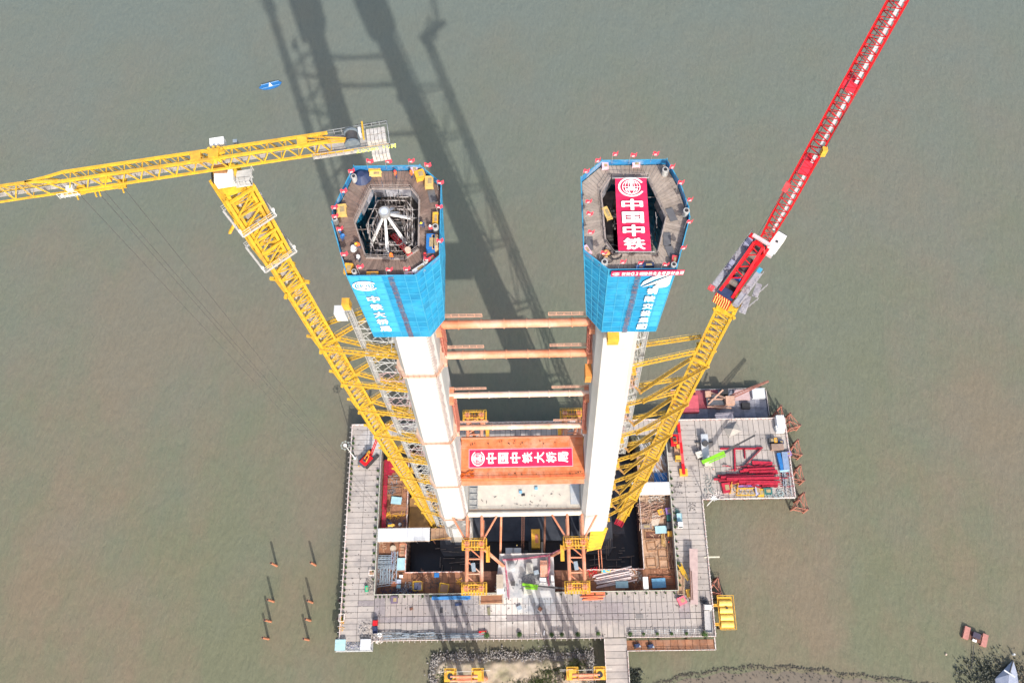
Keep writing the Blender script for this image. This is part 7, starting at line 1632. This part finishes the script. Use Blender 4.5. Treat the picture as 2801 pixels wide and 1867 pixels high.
for (a, b, w_, z_) in (((960, 990), (1165, 1000), 2.2, 0), ((910, 1030), (1150, 1040), 1.3, .3), ((835, 1080), (1100, 1055), 1.3, .2), ((870, 1060), (1190, 1045), 1.0, 1.0), ((930, 1085), (1215, 1075), 1.4, .6), ((1000, 1100), (1220, 1095), 1.2, 0), ((610, 1125), (900, 1110), 1.3, .2), ((640, 1140), (1180, 1120), 1.2, 1.0), ((570, 1158), (880, 1170), .9, .3), ((700, 1155), (1235, 1145), 1.5, 1.5), ((620, 1175), (1180, 1165), 1.1, .6), ((820, 1180), (1240, 1185), 1.3, 1.1), ((700, 1195), (1060, 1200), 1.2, .2), ((900, 1205), (1220, 1205), 1.0, .8), ((1060, 1222), (1220, 1225), 1.3, .2), ((960, 1215), (1050, 1250), 1.0, 1.0)):
    rbeam(a, b, w_, 'crimson steel girder in the big heap, number %s counted from the far side' % ord_[k], z=DZ+z_); k += 1
scatter((1020, 1130), q4, DZ, (24, 9), 150, REDS, 'small crimson pieces in between the girders of the big heap', rot=.02, lmax=4, hmax=1.6)
crate((690, 1250), q4, DZ, (3.0, 3.6, 1.6), .1, REDS, 'dark red winch frame at the near side of the steel yard', 'winch')
truss((890, 1290), q4, DZ, 6.8, 2.6, 1.4, 0, YEL, 'yellow lattice mast section lying at the near side of the wide deck'); truss((770, 1260), q4, DZ, 4.6, 2.4, 1.8, 1.35, YEL2, 'yellow lattice mast section standing upright beside the lying one'); crate((1045, 1300), q4, DZ, (2.0, 2.8, 1.4), -.1, YEL, 'yellow barrel cradle beside the lying mast section', 'cradle')
crate((1005, 1270), q4, DZ, (1.4, 4.0, 1.4), 0, mat('lilac box', (.42, .42, .58)), 'lilac grey box between the yellow pieces', 'box'); crate((1110, 1285), q4, DZ, (3.2, 2.2, 1.4), 0, mat('dark teal', (.03, .10, .10)), 'dark teal machine at the near side of the steel yard', 'machine')
slabsheet((890, 1240), q4, DZ, (6, 1.2), 0, PURP, 'violet strip behind the lying yellow mast section', h=1.0)
scatter((1180, 1290), q4, DZ, (7, 4), 80, mat('pale teal scrap', (.38, .48, .48)), 'pale teal scrap in the near right part of the wide deck', lmax=1.3, hmax=.8); truss((1320, 1200), q4, DZ, 9.5, 1.9, .8, 1.55, GREY, 'grey gridded frame along the right edge of the wide deck, right one'); truss((1285, 1160), q4, DZ, 5.5, 1.0, .8, 1.55, GREYB, 'grey gridded frame along the right edge of the wide deck, left one')
scatter((520, 1240), q4, DZ, (4, 9), 70, mat('grey green clutter', (.2, .24, .22), (.4, .4, .38), 2, .8), 'grey green clutter left of the steel yard', lmax=1.3, hmax=.8); scatter((590, 1320), q4, DZ, (6, 3), 60, WRAIL, 'pale clutter at the near edge of the wide deck', lmax=1.4)
t = T((505, 1420), q4, DZ, 'lamp_post', 'white lamp post leaning over the near edge of the wide deck', 'lamp post'); e = U(*q4(620, 1330), DZ+13); MB().tube((0, 0, -1), (0, 0, 12.5), .2, 8).build('pole', WHITE, t, world=False); mb = MB()
for i in range(4): a = i*math.pi/4; mb.beam((math.cos(a)*1.1, math.sin(a)*1.1, 12.4), (-math.cos(a)*1.1, -math.sin(a)*1.1, 12.4), .2, .15)
mb.build('lamp_head', WHITE, t, world=False)
scatter((200, 1250), q4, DZ, (3, 5), 26, mat('dark spots', (.1, .09, .09)), 'dark oily rags on the right deck', lmax=.8, hmax=.12); scatter((350, 1440), q4, DZ, (2.5, 3), 26, mat('dark spots', (.1, .09, .09)), 'dark scraps near the inner rail corner', lmax=.8, hmax=.12)

# ================================================================== BARGE
t = thing('crane_barge', 'red and grey barge moored behind the wide right deck', 'barge', (76, 106, -1))
P = [(56.5, 99.2), (94.5, 99.2), (95.2, 101), (95.2, 110), (94, 111.5), (57.5, 111.5), (56.5, 110)]; MB().prism(P, -1.2, 2.2).build('hull', mat('barge hull', (.05, .05, .07)), t)
nxp = 8
for i in range(nxp):
    for j in range(3):
        x0_, x1_ = 57+37.6*i/nxp, 57+37.6*(i+1)/nxp; y0_, y1_ = 99.5+11.7*j/3, 99.5+11.7*(j+1)/3
        MB().ab(x0_+.04, x1_-.04, y0_+.04, y1_-.04, 2.2, 2.3).build('deck_plate', mat('barge red', (.36, .07, .09), (.24, .07, .09), .5, .7, rnd=.2) if i < 4 and j > 0 else mat('barge slate', (.14, .15, .19), (.26, .26, .30), .4, .7, rnd=.25), t)
mb = MB(); rail(mb, (57, 111.3), (94.5, 111.3), 2.3, 1, 2, .09); rail(mb, (94.9, 100), (94.9, 110.5), 2.3, 1, 2, .09); mb.build('barge_rail', WRAIL, t)
MB().ab(60, 67.2, 101.5, 108.5, 2.3, 4.4).build('hold_cover', mat('hold red', (.55, .10, .13), (.45, .08, .1), .7, .6), t)
MB().ab(89, 94, 107, 111, 2.3, 4.2).build('deck_house', ROOF, t); MB().ab(82, 88, 106.5, 110.8, 2.3, 3.6).build('deck_locker', mat('pinkish plate', (.5, .36, .36)), t)
mb = MB(); mb.box((86, 104, 3.2), (3.2, 2.4, 1.6)); mb.build('hatch', BLACK, t)
ct = thing('barge_crane', 'tan and rust deck crane with a long lattice boom on the barge', 'crane', (75.5, 107, 2.3)); m_ = mat('tan crane', (.52, .33, .24), (.4, .24, .18), 1.2, .7)
MB().tube((75.5, 106, 2.3), (75.5, 106, 4), 3.0, 24).build('pedestal', mat('crane ring', (.45, .22, .15)), ct)
MB().ab(70.5, 79, 104.2, 108.4, 4, 4.6).build('turntable_deck', mat('slate deck', (.10, .11, .13)), ct); MB().ab(77.5, 81, 103.6, 107, 4.6, 7.2).build('crane_house', m_, ct); MB().ab(70, 72.2, 107.5, 109.6, 4.6, 6).build('engine_box', m_, ct); MB().ab(76, 79, 108, 110.2, 4.6, 6.6).build('winch_box', BLACK, ct)
mb = MB()
for a, b in (((71, 104.5, 4.8), (76.5, 109, 9)), ((72, 109.5, 4.8), (77, 106, 8)), ((71, 106.5, 4.8), (78, 106.4, 5.2)), ((70.6, 103.6, 4.2), (80, 102.9, 4.2))): mb.beam(a, b, .55, .4)
mb.build('a_frame', m_, ct); p, q = Vector((80, 107.2, 5)), U(*q4(1130, 155), 12); s_ = (q-p).cross(Vector((0, 0, 1))).normalized(); u_ = s_.cross(q-p).normalized(); mb = MB(); n = 16
for a, b in ((-1, -1), (1, -1), (1, 1), (-1, 1)): mb.beam(p+s_*a*.7+u_*b*.5, q+s_*a*.25+u_*b*.25, .2, .2)
for i in range(n):
    f0, f1 = i/n, (i+1)/n; w0, w1 = .7-.45*f0, .7-.45*f1; x, y = p.lerp(q, f0), p.lerp(q, f1)
    for b in (-.5, .5): mb.beam(x+s_*w0+u_*b, y-s_*w1+u_*b, .11, .11); mb.beam(x-s_*w0+u_*b, x+s_*w0+u_*b, .1, .1)
mb.build('lattice_boom', mat('brown boom', (.26, .10, .08), (.36, .17, .13), 1, .7), ct); mb = MB(); mb.tube(q, Vector((95, 110, 2.4)), .05, 4); mb.build('stay_rope', STEELD, ct)
# steel gangway between barge and deck
mb = MB(); mb.box((76, 98.3, 7.9), (7, 2.4, .1), .08); rail(mb, (72.6, 99.4), (79.4, 99.7), 8, 1, 1.5, .07); single('gangway', mb, mat('grating violet', (.28, .26, .30)), 'grey gangway lying between the wide deck and the barge', 'gangway')

# ================================================================== BLUE BOAT, PONTOON, BANK
c = U(741, 237, 0); t = thing('blue_boat', 'blue boat with a small white sail like cover, alone on the open river', 'boat', (c.x, c.y, -.3), .28); n = 14; P = []
for i in range(n):
    a = 2*math.pi*i/n; P.append((5.3*math.cos(a)*(1 if abs(math.cos(a)) < .95 else 1.05), 1.85*math.sin(a)))
MB().prism([(x*.85, y*.8) for x, y in P], 0, 1.3, P).build('hull', BLUE, t, world=False); MB().prism([(x*.82, y*.78) for x, y in P], 1.3, 1.36).build('boat_deck', mat('boat deck blue', (.02, .16, .42)), t, world=False)
MB().add([(-.9, -1.0, 1.4), (1.1, -.8, 1.4), (.0, 1.2, 1.4), (.1, .1, 3.0)], [(0, 1, 3), (1, 2, 3), (2, 0, 3), (2, 1, 0)]).build('white_cover', WHITE, t, world=False); mb = MB(); rail(mb, (-4.2, 1.1), (4.2, 1.1), 1.3, .5, 1.4, .08); rail(mb, (-4.2, -1.1), (4.2, -1.1), 1.3, .5, 1.4, .08); mb.build('gunwale_rail', mat('light blue rail', (.25, .45, .7)), t, world=False)
def qc(x, y): return (2500+x/7.226, 1650+y/7.226)
c = U(*qc(1190, 650), 0); t = thing('rusty_pontoon', 'small rusty pontoon boat near the lower right corner', 'pontoon', (c.x, c.y, -.4), -.42)
for x in (-3.2, 3.2): MB().box((x, 0, .9), (1.9, 4.4, 1.5)).build('float', mat('pink rust', (.45, .20, .17), (.34, .15, .13), 1, .8), t, world=False)
MB().box((0, -.2, 1.2), (4.8, 3.0, .4)).build('bridge_deck', RUSTD, t, world=False); MB().box((0, .3, 1.9), (2.6, 1.8, 1.2)).build('engine', mat('dark engine', (.06, .05, .08)), t, world=False); MB().box((-.2, -1.6, 1.7), (1.4, .8, .5)).build('white_box', WHITE, t, world=False)
mb = MB(); p = U(*qc(1190, 790), .8); q = U(*qc(1130, 1300), .3); mb.tube(p, q, .12, 6); single('mooring_pole', mb, STEELD, 'thin dark pole running from the pontoon to the shaded shore', 'pole')
c = U(*qc(630, 1000), 0); single('float_buoy', MB().tube((c.x, c.y, -.2), (c.x, c.y, .5), .45, 10, .3), mat('beige buoy', (.5, .4, .33)), 'tiny pale buoy on the brown water left of the pontoon', 'buoy')
c = U(*qc(1900, 1420), 2); t = thing('beached_boat', 'grey blue covered boat partly in the frame at the lower right corner', 'boat', (c.x, c.y, 0)); V = [U(*qc(*p), z) for p, z in (((1960, 1110), 1.4), ((1600, 1480), .6), ((1640, 1900), .6), ((2100, 1950), .6), ((2050, 1400), .6), ((1880, 1400), 2.4), ((1850, 1900), 2.4))]
mb = MB(); mb.add(V, [(0, 1, 5), (1, 2, 6, 5), (2, 3, 6), (3, 4, 5, 6), (4, 0, 5)]); mb.build('cover', mat('grey blue cover', (.30, .33, .42), (.24, .27, .36), .8, .8), t); mb = MB(); mb.beam(U(*qc(1780, 1310), 2.9), U(*qc(2000, 1450), 2.9), .5, .2); mb.build('cross_plank', ROOF, t); mb = MB(); mb.beam(V[0]+Vector((0, 0, .1)), V[5]+Vector((0, 0, .1)), .3, .3); mb.build('ridge', STEELD, t); MB().tube(U(*qc(1990, 1000), 1.5)-Vector((0, 0, 1.6)), U(*qc(1990, 1000), 1.5), .35, 8).build('bow_post', ROOF, t)
# submerged scrub: reeds standing in the shallows at the lower right
mb = MB()
for k in range(1700):
    x, y = qc(random.gauss(1600, 430), random.gauss(1420, 230))
    if y < 1650+ (820+.0009*(abs((x-2500)*7.226-1700))**1.9*.1)/7.226: continue
    if (x-2500)*7.226 < 780: continue
    c = U(x, y, .05); a = random.uniform(0, 3.14); s = random.uniform(.12, .5)
    mb.add([c+Vector((-s*math.cos(a), -s*math.sin(a), 0)), c+Vector((s*math.cos(a), s*math.sin(a), 0)), c+Vector((random.uniform(-.4, .4), random.uniform(-.4, .4), random.uniform(.3, 1.3)))], [(0, 1, 2)])
setp(mb.build('reed_bed', mat('grey green reeds', (.10, .115, .10), (.15, .15, .13), .6, .9)), label='grey green reeds standing in the shallows at the lower right', cat='reeds', kind='stuff')
# bow of the frame: dark reeds right of the bridge
mb = MB()
for k in range(420):
    x, y = q6(random.gauss(1075, 38), random.uniform(1440, 1600)); c = U(x, y, .05); a = random.uniform(0, 3.14); s = random.uniform(.15, .45); mb.add([c+Vector((-s*math.cos(a), -s*math.sin(a), 0)), c+Vector((s*math.cos(a), s*math.sin(a), 0)), c+Vector((random.uniform(-.4, .4), random.uniform(-.4, .4), random.uniform(.3, 1.0)))], [(0, 1, 2)])
setp(mb.build('water_weed', mat('dark weed', (.075, .095, .08), (.10, .11, .10), .6, .9)), label='dark water weed beside the access bridge at the bottom edge', cat='weed', kind='stuff')
# workers on the decks
for px, fn, z, l_ in (((860, 900), qb, DZ, 0),):
    pass
for px, fn, z, l_, v_, h_ in (((215, 1130), q6, DZ, 'worker in a white helmet by the near rail, left of the scooter', BLUE, WHITE), ((930, 600), q7, zs_, 'worker in a blue shirt on the cement slab beside the silo', BLUE, HY), ((940, 575), q9, RZ, 'worker in orange beside the timber stack on the right tan deck', CLOTHO, HR), ((300, 600), qb, DZ, 'worker in orange on the left deck near the crawler crane', CLOTHO, HY), ((560, 1060), q4, DZ, 'worker beside the lime green crane truck on the wide deck', CLOTHO, WHITE)):
    p = U(*fn(*px), z); person((p.x, p.y), z, l_, v_, h_, 0)
for o in (FP, *SH):
    if o.get('label') == 'x': 
        for c in children_all(o): bpy.data.objects.remove(c)
        bpy.data.objects.remove(o)
